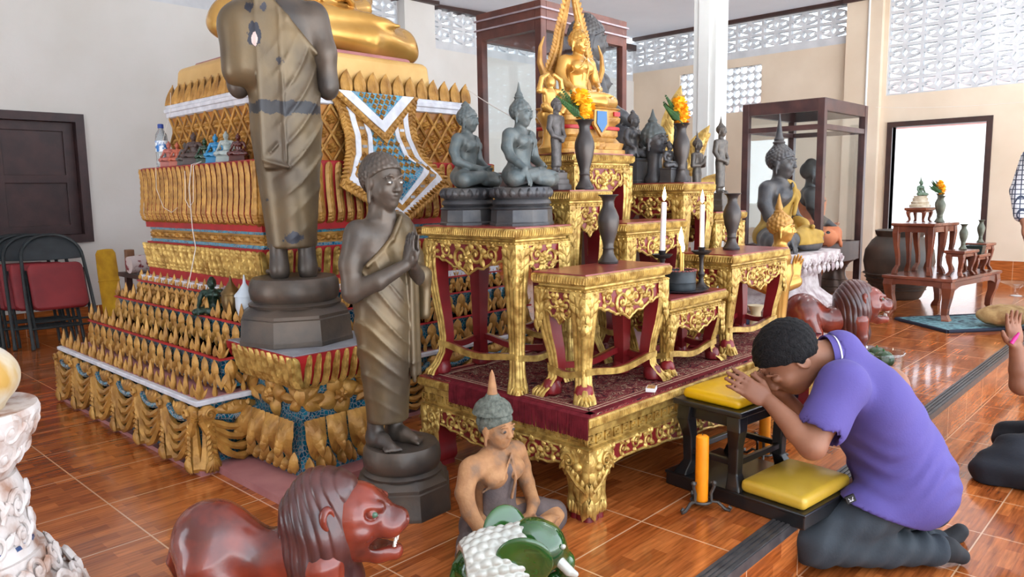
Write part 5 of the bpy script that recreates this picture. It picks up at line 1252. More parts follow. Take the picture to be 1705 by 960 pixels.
for (M, l) in sides((-.40,.40,-.34,.34), 0, 'lfr'):
    for i in range(int(l/.075)): x = .04+.075*i; b.box((x,-.006,.10),(x+.035,.02,.18), 0, M)
part('mirror_inlay', b, M_PLASTB, ps, False)
b = MB()
for (M, l) in sides((-.41,.41,-.355,.355), 0, 'lfr'):
    for i in range(int(l/.09)): b = MB(); spiral(b, (.05+.09*i, -.01, .60), .038, 1.4, 0, 1 if i % 2 else -1, .011, M); leaf(b, (.05+.09*i,-.01,.57), -1.57, .07, .022, .02, M); part('scroll_relief', b, M_PLAST, ps); b = MB(); leaf(b, (.05+.09*i,-.0,.22), 1.57, .05, .02, .02, M); part('leaf_relief', b, M_PLAST, ps)
# golden bearer figure in front of the stand
gf = thing('golden_bust', 'golden crowned bust on a slim post, half hidden behind the right front table', 'bust', (4.74,2.08,0), math.radians(20))
b = MB(); b.lathe([(.10,0),(.11,.03),(.06,.06),(.045,.12),(.05,.30),(.07,.52),(.09,.60),(.08,.66)], 24); part('post', b, M_GOLDS, gf)
s = Sd((-.2,-.15,.60), (.2,.15,1.06), .006); Mh = TRS((0,-.01,.89), (.05,0,0), .175); head(s, Mh); s.loft([(.62,0,0,.09,.06),(.70,0,0,.13,.075),(.76,0,0,.10,.06),(.785,0,0,.04,.04)], .02).cap((0,0,.76), (0,0,.84), .04, .04, .02); part('bust', s.mesh('bust', M_GOLDS), M_GOLDS, gf)
s = Sd((-.1,-.11,.80), (.1,.12,1.06), .0045); hair_cap(s, Mh, .035, 16); part('crown_hair', s.mesh('crown_hair', M_GOLD2), M_GOLD2, gf)
b = MB(); b.lathe([(.028,0),(.032,.012),(.022,.025),(.026,.04),(.016,.07),(.002,.13)], 14, (0,.012,.985)); part('spire', b, M_GOLD2, gf)
gh = thing('golden_hands', 'pair of upturned golden hands under the plaster stand', 'ornament', (4.93,2.20,.13))
b = MB(); b.lathe([(.07,-.13),(.08,-.10),(.05,-.05),(.05,.30),(.07,.34)], 16); part('post', b, M_GOLDS, gh)
s = Sd((-.28,-.1,.28), (.28,.1,.62), .006)
s.chain([(-.17,0,.40), (0,0,.34), (.17,0,.38)], [.05,.06,.05], .02)
for x in (-1,1): hand(s, basis((x*.17,0,.38), (x*.12,0,1), (0,1,0), .2), side=-x, curl=(.1,.15,.15))
part('hands', s.mesh('hands', M_GOLDS), M_GOLDS, gh); gh.rotation_euler = (0,0,math.radians(-30))
wv = single('baluster', 'pale turned baluster behind the right front table legs', 'post', (lambda b: (b.lathe([(.05,0),(.075,.02),(.08,.08),(.05,.12),(.045,.14),(.075,.2),(.06,.27),(.035,.32),(.03,.40),(.05,.44)], 24), b)[1])(MB()), pm('cream_plaster', (206,192,160), (180,160,126), 9, .6), (4.33,2.04,0))
M_DRUM = pm('brown_bronze_drum', (120,96,84), (92,78,72), 9, .35, .4)
ds = thing('drum_stand', 'waisted brown bronze drum standing under the right glass case', 'drum', (8.55,3.12,0)); ds.scale = (1,1,1.06)
b = MB(); b.lathe([(.20,0),(.205,.02),(.19,.04),(.15,.10),(.12,.17),(.115,.21),(.125,.25),(.16,.30),(.20,.325),(.205,.335)], 32); part('body', b, M_DRUM, ds)
b = MB(); b.lathe([(.208,.332),(.215,.336),(.215,.344),(.20,.346),(.10,.340)], 32); part('top_rim', b, M_DRUM, ds)
b = MB()
for z, r in ((.06,.182),(.13,.14),(.26,.135)): b.lathe([(r,z-.006),(r+.008,z),(r,z+.006)], 32, cap=False)
part('bands', b, M_DRUM, ds)

# ================================================================ CARVED ANIMALS
M_LION = pm('varnished_red_wood', (132,52,34), (84,34,28), 5, .22, bump=.06, bs=30, coat=.4, c3=(112,44,32)); M_LIOND = pm('dark_maroon_wood', (84,44,40), (58,32,32), 6, .3, bump=.05, bs=40, coat=.3)
def make_lion(name, label, loc, rz, sc):
    t = thing(name, label, 'carved lion', loc, rz, None, sc); h = .0085
    s = Sd((-.62,-.26,-.01), (.62,.26,.78), h)
    s.ell((-.36,0,.40), (.19,.175,.19), .05).ell((-.38,0,.46), (.13,.12,.12), .06)
    s.chain([(-.34,0,.39), (-.10,0,.31), (.12,0,.36)], [.16,.125,.17], .06)
    for y in (-1,1):
        s.chain([(-.36,y*.10,.34), (-.28,y*.13,.20), (-.37,y*.13,.09), (-.34,y*.13,.035)], [.13,.085,.055,.05], .03).cap((-.34,y*.13,.035), (-.24,y*.13,.03), .045, .045, .02)
        s.chain([(.16,y*.11,.32), (.19,y*.13,.16), (.19,y*.13,.04)], [.11,.068,.052], .03).cap((.19,y*.13,.035), (.29,y*.13,.03), .045, .045, .02)
    s.chain([(-.52,0,.42), (-.57,.03,.30), (-.55,.08,.16)], [.035,.028,.026], .02).ell((-.54,.09,.12), (.035,.035,.06), .02)
    part('body', s.mesh('body', M_LION), M_LION, t)
    s = Sd((-.10,-.26,.02), (.34,.26,.80), .0055)
    s.ell((.14,0,.47), (.20,.20,.27), .0).ell((.13,0,.30), (.17,.20,.25), .06).ell((.24,0,.16), (.09,.13,.13), .06).ell((.20,0,.66), (.12,.12,.07), .05)
    s.disp(lambda X, Y, Z: .009*(1-np.abs(np.sin(62*(X*1.0+.32*Z+.03*np.sin(9*Z))+6*np.abs(Y))))**1.5*np.clip((.34-X)*9, 0, 1)+.004*np.sin(31*(Z+.5*X)))
    part('mane', s.mesh('mane', M_LIOND), M_LIOND, t)
    s = Sd((.12,-.20,.20), (.62,.20,.74), .0065)
    s.ell((.29,0,.52), (.155,.145,.15), .0).chain([(.34,0,.53), (.47,0,.475)], [.10,.072], .05).ell((.505,0,.485), (.045,.052,.045), .03)
    s.chain([(.30,0,.38), (.40,0,.335), (.475,0,.325)], [.095,.062,.044], .04).ell((.28,0,.43), (.12,.13,.12), .05)
    s.ell((.475,0,.395), (.115,.075,.034), .02, 'c').ell((.40,0,.385), (.05,.10,.028), .015, 'c')
    for y in (-1,1):
        s.ell((.395,y*.105,.55), (.034,.03,.026), .02, 'c').ell((.388,y*.088,.548), (.026,.022,.022), .004)
        s.cap((.35,y*.09,.595), (.43,y*.07,.575), .022, .018, .02); s.ell((.46,y*.055,.46), (.055,.03,.045), .03); s.ell((.545,y*.018,.49), (.012,.010,.010), .008, 'c')
        s.ell((.20,y*.155,.56), (.035,.04,.062), .02, rot=(0,0,y*.5)).ell((.222,y*.175,.56), (.02,.022,.04), .01, 'c'); s.ell((.33,y*.11,.46), (.05,.03,.035), .03)
    part('head', s.mesh('head', M_LION), M_LION, t)
    b = MB()
    for y in (-.035,-.012,.012,.035): b.rings([[(.497+q*math.cos(a), y+q*math.sin(a), z) for a in (0,1.57,3.14,4.71)] for q, z in ((.010,.428),(.003,.395))])
    for y in (-.026,0,.026): b.rings([[(.480+q*math.cos(a), y+q*math.sin(a), z) for a in (0,1.57,3.14,4.71)] for q, z in ((.009,.358),(.003,.385))])
    part('teeth', b, pm('ivory_teeth', (222,212,200), None, rough=.4) if 'ivory_teeth' not in bpy.data.materials else bpy.data.materials['ivory_teeth'], t)
    for y in (-1,1): b = MB(); b.ball((.402,y*.098,.548), (.018,.012,.015), 10); part('eye', b, pm('green_eye', (70,100,80), None, rough=.15) if 'green_eye' not in bpy.data.materials else bpy.data.materials['green_eye'], t)
    return t
L1 = make_lion('wooden_lion', 'glossy red carved wooden lion with open mouth nearest the camera', (.985,1.765,0), math.radians(-44), .575)
dup(L1, (5.40,1.93,0), math.radians(-50), 'dark carved wooden lion standing behind the bowing man', None, .68)

# green and white ceramic elephant
M_GGL = pm('green_glaze', (38,84,28), (14,50,20), 5, .08, coat=.8); M_WGL = pm('white_glaze', (192,190,182), (168,166,156), 9, .12, coat=.7)
el = thing('ceramic_elephant', 'green glazed ceramic elephant with white scaled saddle cloth and tusk', 'ceramic elephant', (1.42,1.39,0), math.radians(-30), None, .76)
s = Sd((-.24,-.2,-.01), (.36,.2,.36), .005)
s.ell((-.03,0,.165), (.16,.115,.11), .0).ell((.14,0,.20), (.10,.09,.10), .05).ell((.10,0,.28), (.05,.05,.035), .04)
for x in (-.11,.07):
    for y in (-1,1): s.cap((x,y*.065,.13), (x,y*.068,.03), .046, .042, .03)
s.chain([(.19,0,.18), (.235,0,.13), (.24,0,.08), (.215,0,.05), (.19,0,.07)], [.055,.04,.034,.028,.022], .02)
s.chain([(-.18,0,.18),(-.205,0,.10),(-.20,0,.06)], [.016,.012,.014], .01)
part('body', s.mesh('body', M_GGL), M_GGL, el)
for y in (-1,1):
    s = Sd((-.08,y*.14-.08,.08), (.2,y*.14+.08,.36), .0045); s.ell((.04,y*.115,.215), (.105,.022,.110), .0, rot=(y*-.30,0,y*.35)).ell((.04,y*.140,.215), (.075,.012,.08), .012, 'c', rot=(y*-.30,0,y*.35)) ; part('ear', s.mesh('ear', M_GGL), M_GGL, el)
    s = Sd((.15,y*.06-.05,.05), (.36,y*.06+.05,.24), .004); s.chain([(.19,y*.055,.17), (.225,y*.075,.13), (.25,y*.08,.115)], [.021,.019,.012], .01); part('tusk', s.mesh('tusk', M_WGL), M_WGL, el)
    b = MB(); b.ball((.205,y*.072,.225), (.011,.009,.010), 8); part('eye', b, M_WGL, el)
s = Sd((-.22,-.16,.06), (.22,.16,.34), .0036); s.ell((-.03,0,.165), (.172,.128,.122), .0).ell((.06,0,.24), (.06,.05,.06), .04)
def scales(X, Y, Z):
    v = np.arctan2(Y, Z-.10)*5.2+40; u = X*26+40+.5*(np.floor(v) % 2); d = np.sqrt(((u % 1)-.5)**2+((v % 1)-.35)**2); return -.010*np.cos(np.minimum(d*1.7, 1)*1.57)
s.disp(scales)
s.keep(lambda X, Y, Z: np.maximum(np.abs(X+.035)-.125, .10-Z))
part('saddle_cloth', s.mesh('saddle_cloth', M_WGL), M_WGL, el)

# ================================================================ OLD SEATED FIGURE, WHITE PLASTER PEDESTAL
M_TAN = pm('worn_tan_paint', (176,128,86), (128,96,72), 8, .75, bump=.2, bs=50, c3=(160,112,74)); M_GREYR = pm('grey_brown_paint', (104,88,84), (78,66,66), 7, .8, bump=.2, bs=50); M_CAP = pm('grey_green_hair_paint', (110,112,102), (76,80,72), 30, .9, bump=.6, bs=60)
om = seated('seated_figure', 'worn tan painted seated figure with grey pointed cap and dark robe on the floor', (1.69,1.685,0), math.radians(2), .455, (M_TAN, M_CAP, M_CAP), 'touch', None, None, res=.011, curls=10)
s = Sd((-.62,-.52,-.03), (.62,.32,.7), .013)
s.chain([(-.47,-.20,.05),(0,-.36,.04),(.47,-.20,.05)], [.07,.06,.07], .05)
s.ell((0,.04,.13), (.28,.22,.16), .05)
for x in (-1,1): s.chain([(x*.14,.02,.12), (x*.34,-.10,.11), (x*.46,-.17,.095)], [.145,.125,.10], .04)
s.chain([(-.44,-.19,.09), (-.15,-.28,.13), (.12,-.29,.145)], [.10,.09,.07], .04)
s.loft([(.25,0,.02,.172,.138),(.44,0,.015,.195,.142),(.56,0,.005,.225,.152),(.60,0,.01,.21,.13)], .03)
s.keep(lambda X, Y, Z: np.where(Z > .24, np.maximum(np.maximum(Z-.62-X*.9, np.abs(X+.02)-.15), .0*Z+(Y+.02)), -1))
o = part('robe', s.mesh('robe', M_GREYR), M_GREYR, om); o.scale = (.455,)*3
b = MB(); b.lathe([(.15,-.03),(.128,.03),(.095,.06),(.06,.08),(.045,.105)], 16, (0,.02,.99)); o = part('cap_mound', b, [M_CAP], om); o.scale = (.455,)*3
b = MB(); b.lathe([(.040,.10),(.034,.13),(.028,.18),(.018,.245),(.004,.28)], 16, (0,.02,.99)); o = part('cap_spike', b, [M_TAN], om); o.scale = (.455,)*3
for x in (-1,1):
    b = MB(); Mh = TRS((0,-.015,.855), (.08,0,0), .30); c = Mh @ Vector((x*.155,-.408,.022)); b.ball(c, (.016,.006,.010), 10); o = part('eye', b, pm('dark_painted_eye', (50,42,40), None, rough=.4) if 'dark_painted_eye' not in bpy.data.materials else bpy.data.materials['dark_painted_eye'], om); o.scale = (.455,)*3

M_WPL = pm('weathered_white_plaster', (216,208,204), (158,120,100), 9, .8, bump=.4, bs=30, c3=(206,194,188)); M_OCH = pm('yellowed_plaster_orb', (222,214,206), (190,148,74), 5, .5, c3=(212,196,170))
wp = thing('plaster_pedestal', 'ornate white plaster pedestal topped with a yellowed orb at the left edge', 'pedestal', (.375,2.37,0)); wp.scale = (.75,.75,1.06)
b = MB(); b.lathe([(.40,0),(.385,.03),(.36,.06),(.30,.10),(.26,.14),(.235,.20)], 32); part('base_mound', b, M_WPL, wp)
b = MB(); b.lathe([(.225,.19),(.20,.23),(.185,.30),(.19,.36),(.17,.40)], 32); part('column', b, M_WPL, wp)
b = MB(); b.lathe([(.15,.39),(.19,.44),(.235,.50),(.262,.56),(.255,.575),(.20,.57)], 32); part('lotus_collar', b, M_WPL, wp)
s = Sd((-.24,-.24,.54), (.24,.24,.78), .008); s.ell((0,0,.65), (.212,.212,.10), .0).cap((0,0,.56),(0,0,.60), .15,.15,.03); part('orb', s.mesh('orb', M_OCH), M_OCH, wp)
b = MB(); rd = random.Random(11)
for z, r, sl, n, q in ((.10,.33,.6,17,.052),(.165,.262,.5,14,.045),(.25,.20,.1,12,.042),(.33,.192,.0,12,.042),(.46,.20,-.5,12,.045),(.53,.243,-.4,15,.04)):
    for i in range(n):
        a = 2*math.pi*(i+.5*(int(z*100) % 2))/n; M = Matrix.Translation((r*math.cos(a), r*math.sin(a), z)) @ Matrix.Rotation(a+math.pi/2, 4, 'Z') @ Matrix.Rotation(-sl, 4, 'X')
        spiral(b, (0,0,0), q, 1.5, rd.uniform(0,6), 1 if i % 2 else -1, q*.24, M); leaf(b, (q*.6,0,-q*.4), .8, q*1.3, q*.35, q*.3, M); leaf(b, (-q*.6,0,-q*.4), 2.3, q*1.3, q*.35, q*.3, M)
part('scroll_relief', b, M_WPL, wp)
b = MB()
for i in range(14): a = 2*math.pi*i/14; M = Matrix.Translation((.20*math.cos(a), .20*math.sin(a), .215)) @ Matrix.Rotation(a+math.pi/2, 4, 'Z'); b.box((-.02,-.006,-.015),(.02,.004,.015), 0, M)
part('mirror_inlay', b, M_PLASTB, wp, False)

# ================================================================ FOLDING CHAIRS
M_FRAME = pm('chipped_dark_frame', (44,50,52), (30,34,36), 20, .45); M_VINYL = pm('red_vinyl', (150,44,48), (124,34,40), 4, .5, bump=.05); M_BACKP = pm('dark_back_panel', (52,58,62), (38,42,46), 9, .5)
def fold_chair(label, loc, tilt, rz):
    t = thing('folding_chair', label, 'folding chair', loc, 0, 'folded chairs against the wall'); t.rotation_euler = (-tilt, 0, rz)
    w = .225; P = [(-w,0,.0),(-w+.01,0,.45),(-w+.02,0,.70)]+[(-(w-.02)*math.cos(a), 0, .70+.20*math.sin(a)**.9) for a in (.2,.4,.6,.8,1.0,1.2,1.4)]
    P = P+[(-x, y, z) for x, y, z in P[::-1]]
    b = MB(); b.tube(P, .0125, 8); part('front_frame', b, M_FRAME, t)
    b = MB(); b.tube([(-w+.035,.035,.02),(-w+.035,.03,.3),(-w+.035,.02,.62)], .011, 8); part('rear_leg', b, M_FRAME, t); b = MB(); b.tube([(w-.035,.035,.02),(w-.035,.03,.3),(w-.035,.02,.62)], .011, 8); part('rear_leg', b, M_FRAME, t)
    for z, y in ((.155,.0),(.215,.034)): b = MB(); b.tube([(-w+.01,y,z),(w-.01,y,z)], .008, 8); part('crossbar', b, M_FRAME, t)
    b = MB(); n = 16
    def bp(u, v): a = (u-.5)*2; return (a*(w-.022)*(1-.0*v), .012+.018*(1-a*a), .705+v*(.025+.165*math.sqrt(max(0,1-a*a*.98))))
    b.patch(bp, n, 6); b.patch(lambda u, v: (bp(u,v)[0], bp(u,v)[1]+.012, bp(u,v)[2]), n, 6); part('back_panel', b, M_BACKP, t)
    s = Sd((-.22,-.07,.26), (.22,.04,.68), .008); s.box((0,-.022,.47), (.185,.026,.185), 0, rd=.024); s.v = np.maximum(s.v, (np.sqrt(np.maximum(np.abs(s.grid()[0])-.12,0)**2+np.maximum(np.abs(s.grid()[2]-.47)-.12,0)**2)-.068)).astype(np.float32); part('seat', s.mesh('seat', M_VINYL), M_VINYL, t)
    b = MB(); b.box((-.17,.006,.30),(.17,.012,.64)); part('seat_underside', b, M_FRAME, t, False)
    for x in (-w,w): b = MB(); b.lathe([(.015,0),(.016,.03),(.013,.035)], 10, (x,0,-.003)); part('foot_cap', b, M_FRAME, t)
    return t
for lb, x, y in (('folding chair with worn red seat, frontmost of the leaning stack',1.83,6.56),('folding chair with red seat, second from the front of the leaning stack',1.735,6.67),('folding chair, third from the front of the leaning stack',1.68,6.745),('folding chair, nearest the wall in the leaning stack',1.64,6.81)):
    fold_chair(lb, (x,y,.004), math.radians(25), math.radians(-5)).scale = (1.06,1.06,1.06)
# bundles between the chairs and the altar
M_YCL = pm('yellow_cloth', (206,158,26), (176,128,16), 9, .85, bump=.3, bs=25)
ym = thing('rolled_mat', 'yellow cloth covered mat roll standing against the left wall', 'rolled mat', (2.14,6.42,0)); ym.scale = (.8,.8,1); ym.rotation_euler = (math.radians(-8),0,0)
b = MB(); b.lathe([(.085,0),(.092,.05),(.09,.3),(.094,.55),(.09,.72),(.07,.75),(.03,.755)], 20); part('roll', b, M_YCL, ym)
b = MB(); b.tube([(.094*math.cos(a), .094*math.sin(a), .5) for a in [2*math.pi*i/16 for i in range(17)]], .006, 6); part('tie', b, M_YCL, ym)
tr = thing('low_shelf', 'dark wooden shelf stand behind the left end of the altar', 'shelf', (1.98,5.35,0))
for x in (0,.46):
    for y in (0,.3): b = MB(); b.box((x,y,0),(x+.04,y+.04,.60)); part('leg', b, M_TRIM, tr, False)
b = MB(); b.box((-.03,-.03,.60),(.53,.37,.63)); part('shelf_board', b, M_TRIM, tr, False)
b = MB(); b.box((0,0,.25),(.5,.34,.27)); part('lower_board', b, M_TRIM, tr, False)
single('rolled_cloth', 'rolled white and maroon patterned cloth lying on the dark shelf', 'cloth', (lambda b: (b.tube([(-.1,0,0),(.08,.01,.004),(.22,0,-.004),(.42,.02,0)], [.058,.066,.06,.05], 16), b)[1])(MB()), pm('white_maroon_cloth', (206,190,186), (126,50,54), 14, .9, lo=.5, hi=.56), (2.02,5.42,.698))
single('wooden_block', 'small brown wooden block standing on the dark shelf', 'block', (lambda b: (b.box((0,0,0),(.05,.06,.16)), b)[1])(MB()), pm('brown_wood', (130,92,62), (106,72,48), 9, .6), (1.98,5.60,.63), smooth=False, bevel=.004)
single('metal_case', 'flat dark metal case on the shelf behind the altar', 'case', (lambda b: (b.box((0,0,0),(.30,.16,.06)), b.box((-.005,-.005,.045),(.305,.165,.055)), b)[-1])(MB()), pm('dark_metal_box', (62,62,66), (84,82,84), 9, .4, .5), (2.14,5.56,.63), smooth=False, bevel=.004)

# ================================================================ RIGHT: BROWN TABLE SET
M_BRW = pm('polished_brown_wood', (128,66,42), (92,46,32), 5, .25, coat=.3)
def wood_table(label, loc, L, D, h, rz, lw, group=None):
    t = thing('wooden_table', label, 'table', loc, rz, group); x0, y0 = L/2, D/2
    b = MB(); b.rect([(-x0,x0,-y0,y0,h-.03),(-x0-.012,x0+.012,-y0-.012,y0+.012,h-.022),(-x0-.012,x0+.012,-y0-.012,y0+.012,h-.004),(-x0-.006,x0+.006,-y0-.006,y0+.006,h)]); part('tabletop', b, M_BRW, t, False)
    dp = min(.09, h*.22)
    for M, l in sides((-x0+.006,x0-.006,-y0+.006,y0-.006), h-.028, 'lfrb'):
        P = [(l*i/20, -dp*(1.0 if abs(i/10-1) > .85 else .55+.45*max(0,(abs(i/10-1)-.55)/.3)**2)) for i in range(21)]
        b = MB(); b.prism([(0,0)]+P+[(l,0)], 0, .016, 0, M); part('apron', b, M_BRW, t, False)
    for sx in (-1,1):
        for sy in (-1,1):
            R = []
            for u, e, q in ((1,0,1),(.85,.08,1.0),(.6,-.1,.8),(.35,-.4,.66),(.18,-.45,.62),(.08,-.1,.75),(.0,.05,.85)):
                o_ = -e*lw; s_ = lw*q; R.append([(sx*(x0-a), sy*(y0-c), u*(h-.028)) for a, c in ((o_,o_),(o_+s_,o_),(o_+s_,o_+s_),(o_,o_+s_))])
            b = MB(); b.rings(R); part('leg', b, M_BRW, t, False, bevel=.004)
    return t
A0 = math.radians(-8)
c1, c2, c3 = atz(1487,527), atz(1610,540), atz(1645,512)
RC = np.array([7.53,1.79,0]); u = np.array([math.cos(math.radians(-9)), math.sin(math.radians(-9))]); v = np.array([-u[1], u[0]])
def rt(a, c, z): return (RC[0]+u[0]*a+v[0]*c, RC[1]+u[1]*a+v[1]*c, z)
RZ2 = math.radians(-9)
wood_table('largest brown wooden table near the bright doorway carrying smaller tables', rt(0,0,0), 1.02, .56, .375, RZ2, .08, None)
tz = .377
wood_table('tall brown wooden table on the left of the big brown table', rt(-.26,.10,tz), .28, .52 if False else .34, .45, RZ2, .05, None)
wood_table('small square brown wooden stand on top of the stacked tables under the white figurine', rt(-.20,.14,tz+.452), .16, .16, .13, RZ2, .03, None)
wood_table('middle brown wooden table behind the tall one with a pale vase', rt(.08,.12,tz), .28, .26, .44, RZ2, .05, None)
wood_table('low brown wooden table at the front edge of the big brown table', rt(-.14,-.20,tz), .28, .14, .22, RZ2, .045, None)
wood_table('small low brown wooden table right of the front one', rt(.14,-.20,tz), .22, .14, .17, RZ2, .04, None)
wood_table('narrow brown wooden table at the right end of the big brown table', rt(.40,-.14,tz), .20, .16, .25, RZ2, .04, None)
M_GRV = pm('grey_green_vase', (110,112,96), (84,88,76), 9, .4, .3)
def small_vase(label, p, sc, m=M_GRV): return single('vase', label, 'vase', (lambda b: (b.lathe(VP, 24, cap=False), b)[1])(MB()), m, p, sc=sc)
small_vase('grey green vase with marigolds on the tall brown table', rt(-.16,-.02,tz+.452), .85); small_vase('pale vase with pink and orange flowers on the middle brown table', rt(.10,.10,tz+.442), .95)
small_vase('small stout vase on the low brown front table', rt(-.12,-.20,tz+.222), .8); small_vase('small vase on the narrow brown table at the right end', rt(.40,-.14,tz+.252), .75)
bk = bouquet('small marigold bunch in the grey green vase on the brown tables', rt(-.16,-.02,tz+.452+.25), 21, 2.6, M_LEAFG); bk.scale = (.8,)*3; bk.rotation_euler = (0,0,math.radians(-46))
bk2 = bouquet('pinkish orange flower bunch with blue green leaves in the pale vase', rt(.10,.10,tz+.442+.27), 22, 2.3, pm('blue_green_leaf', (70,120,120), (50,96,96), 20, .6)); bk2.scale = (.8,)*3; bk2.rotation_euler = (0,0,math.radians(-46))
seated('buddha_figurine', 'small green figurine on a white tiered base on top of the brown tables', rt(-.20,.14,tz+.584), math.radians(-20), .13, (pm('pale_green_stone', (100,120,96), (70,96,76), 12, .4),)*3, 'touch', 'tall', None, res=.028, curls=0).location = rt(-.20,.14,tz+.684)
single('figurine_base', 'white tiered base under the green figurine on the brown tables', 'base', (lambda b: (b.lathe([(.085,0),(.085,.02),(.07,.03),(.075,.045),(.06,.055),(.062,.08),(.05,.085),(.055,.10)], 20), b)[1])(MB()), pm('cream_base', (216,204,184), (180,160,130), 24, .6), rt(-.20,.14,tz+.584))
single('incense_bowl', 'dark green square bowl among the small brown tables', 'bowl', (lambda b: (b.rect([(-.06,.06,-.06,.06,0),(-.07,.07,-.07,.07,.07),(-.06,.06,-.06,.06,.07),(-.05,.05,-.05,.05,.03)]), b)[1])(MB()), pm('dark_green_bowl', (40,54,50), None, rough=.3), rt(.14,-.20,tz+.172), smooth=False)
jr = thing('water_jar', 'big dark brown glazed water jar beside the bright doorway', 'jar', (8.36,2.40,0))
b = MB(); b.lathe([(.20,0),(.22,.02),(.30,.20),(.335,.38),(.32,.50),(.26,.60),(.215,.64),(.225,.66),(.235,.70),(.22,.705),(.19,.66)], 40, cap=False); part('body', b, pm('brown_jar_glaze', (78,64,54), (56,48,42), 6, .45, bump=.15, bs=20), jr)
b = MB()
for z in (.10,.14,.18,.22,.26): b.lathe([(.22+(z-.02)*.44,z-.008),(.232+(z-.02)*.44,z),(.22+(z-.02)*.44,z+.008)], 40, cap=False)
part('ridges', b, bpy.data.materials['brown_jar_glaze'], jr)
# mat with bread-like cushion
mt_ = thing('floor_mat', 'dark blue and teal patterned mat lying before the brown tables', 'mat', (7.15,1.42,0), math.radians(-38))
b = MB(); b.patch(lambda a, c: ((a-.5)*1.05, (c-.5)*.62, .022+.008*math.sin(9*a)*math.sin(7*c)), 24, 16); b.patch(lambda a, c: ((a-.5)*1.05, (c-.5)*.62, .004), 2, 2); part('top_cloth', b, pm('teal_print_cloth', (52,84,92), (20,28,48), 16, .7, c3=(110,150,156)), mt_)
b = MB(); P = [(-.525,-.31),(.525,-.31),(.525,.31),(-.525,.31),(-.525,-.31)]; b.tube([(x,y,.012) for x,y in P], .016, 8); part('hem_roll', b, pm('navy_hem', (24,28,46), None, rough=.8), mt_)
s = Sd((-.24,-.17,-.01), (.24,.17,.2), .008); s.ell((0,0,.085), (.22,.14,.085), 0); s.disp(lambda X, Y, Z: .005*np.sin(60*X)*np.sin(60*Y))
single('bread_loaf', 'tan oval crusted cushion lying on the dark blue mat', 'cushion', s.mesh('cushion', pm('tan_crust', (176,142,92), (142,106,62), 16, .8, bump=.4, bs=50)), None, (7.03,1.21,.024), math.radians(-45))
bpy.data.objects['bread_loaf'].name = 'oval_cushion'
gb_ = thing('glass_bowl', 'clear glass footed bowl on the floor near the right edge', 'glass bowl', atz(1692,492).tolist())
b = MB(); b.lathe([(.07,0),(.07,.006),(.025,.015),(.02,.05),(.03,.08),(.10,.12),(.16,.14),(.155,.137),(.09,.112),(.0,.08)], 28, cap=False); part('bowl', b, M_GLASS, gb_)
b = MB(); b.lathe([(.05,0),(.05,.003),(.0,.004)], 20, cap=False); part('foot_disc', b, pm('frosted_glass', (214,220,224), None, rough=.3), gb_)
# clear bucket of produce behind the man
bc = np.array([4.33,1.325,0])
bu = thing('plastic_bucket', 'clear plastic bucket with red packets behind the bowing man', 'bucket', bc.tolist())
b = MB(); b.lathe([(.105,0),(.11,.005),(.13,.24),(.138,.245),(.134,.25),(.126,.245),(.106,.008)], 32, cap=False); part('wall', b, M_GLASS, bu)
b = MB(); b.tube([(.134*math.cos(a), .134*math.sin(a), .247) for a in [2*math.pi*i/32 for i in range(33)]], .006, 6); part('rim', b, M_GLASS, bu)
M_GRN = pm('dark_green_gourd', (48,72,38), (30,52,28), 14, .3); 
for k, (dx, dy, z) in enumerate(((-.05,.035,.20),(.045,.02,.215),(-.03,-.04,.215))):
    s = Sd((-.06,-.06,-.06), (.06,.06,.06), .006); s.ell((0,0,0), (.052,.05,.046), 0); s.disp(lambda X, Y, Z: -.003*np.abs(np.sin(4*np.arctan2(Y, X)))); g_ = thing('green_gourd', ('dark green gourd at the back of the clear bucket','dark green gourd on the right in the clear bucket','dark green gourd at the front of the clear bucket')[k], 'gourd', (bc[0]+dx, bc[1]+dy, z), k, 'gourds in the clear bucket'); part('skin', s.mesh('skin', M_GRN), M_GRN, g_); b = MB(); b.tube([(0,0,.038),(.004,0,.058)], .005, 6); part('stalk', b, M_LEAFG, g_)
for k, (dx, dy) in enumerate(((.045,-.06),(-.03,.02),(.06,.03))):
    single('red_packet', ('red and yellow packet at the front inside the clear bucket','red packet at the back inside the clear bucket','red packet at the right inside the clear bucket')[k], 'packet', (lambda b: (b.box((-.032,-.016,0),(.032,.016,.14)), b.box((-.02,-.0175,.03),(.02,-.016,.08), 1), b)[-1])(MB()), [pm('red_foil', (190,40,36), None, rough=.3) if 'red_foil' not in bpy.data.materials else bpy.data.materials['red_foil'], M_MARI], (bc[0]+dx, bc[1]+dy, .008), .6*k-.8, 'red packets in the clear bucket', smooth=False)

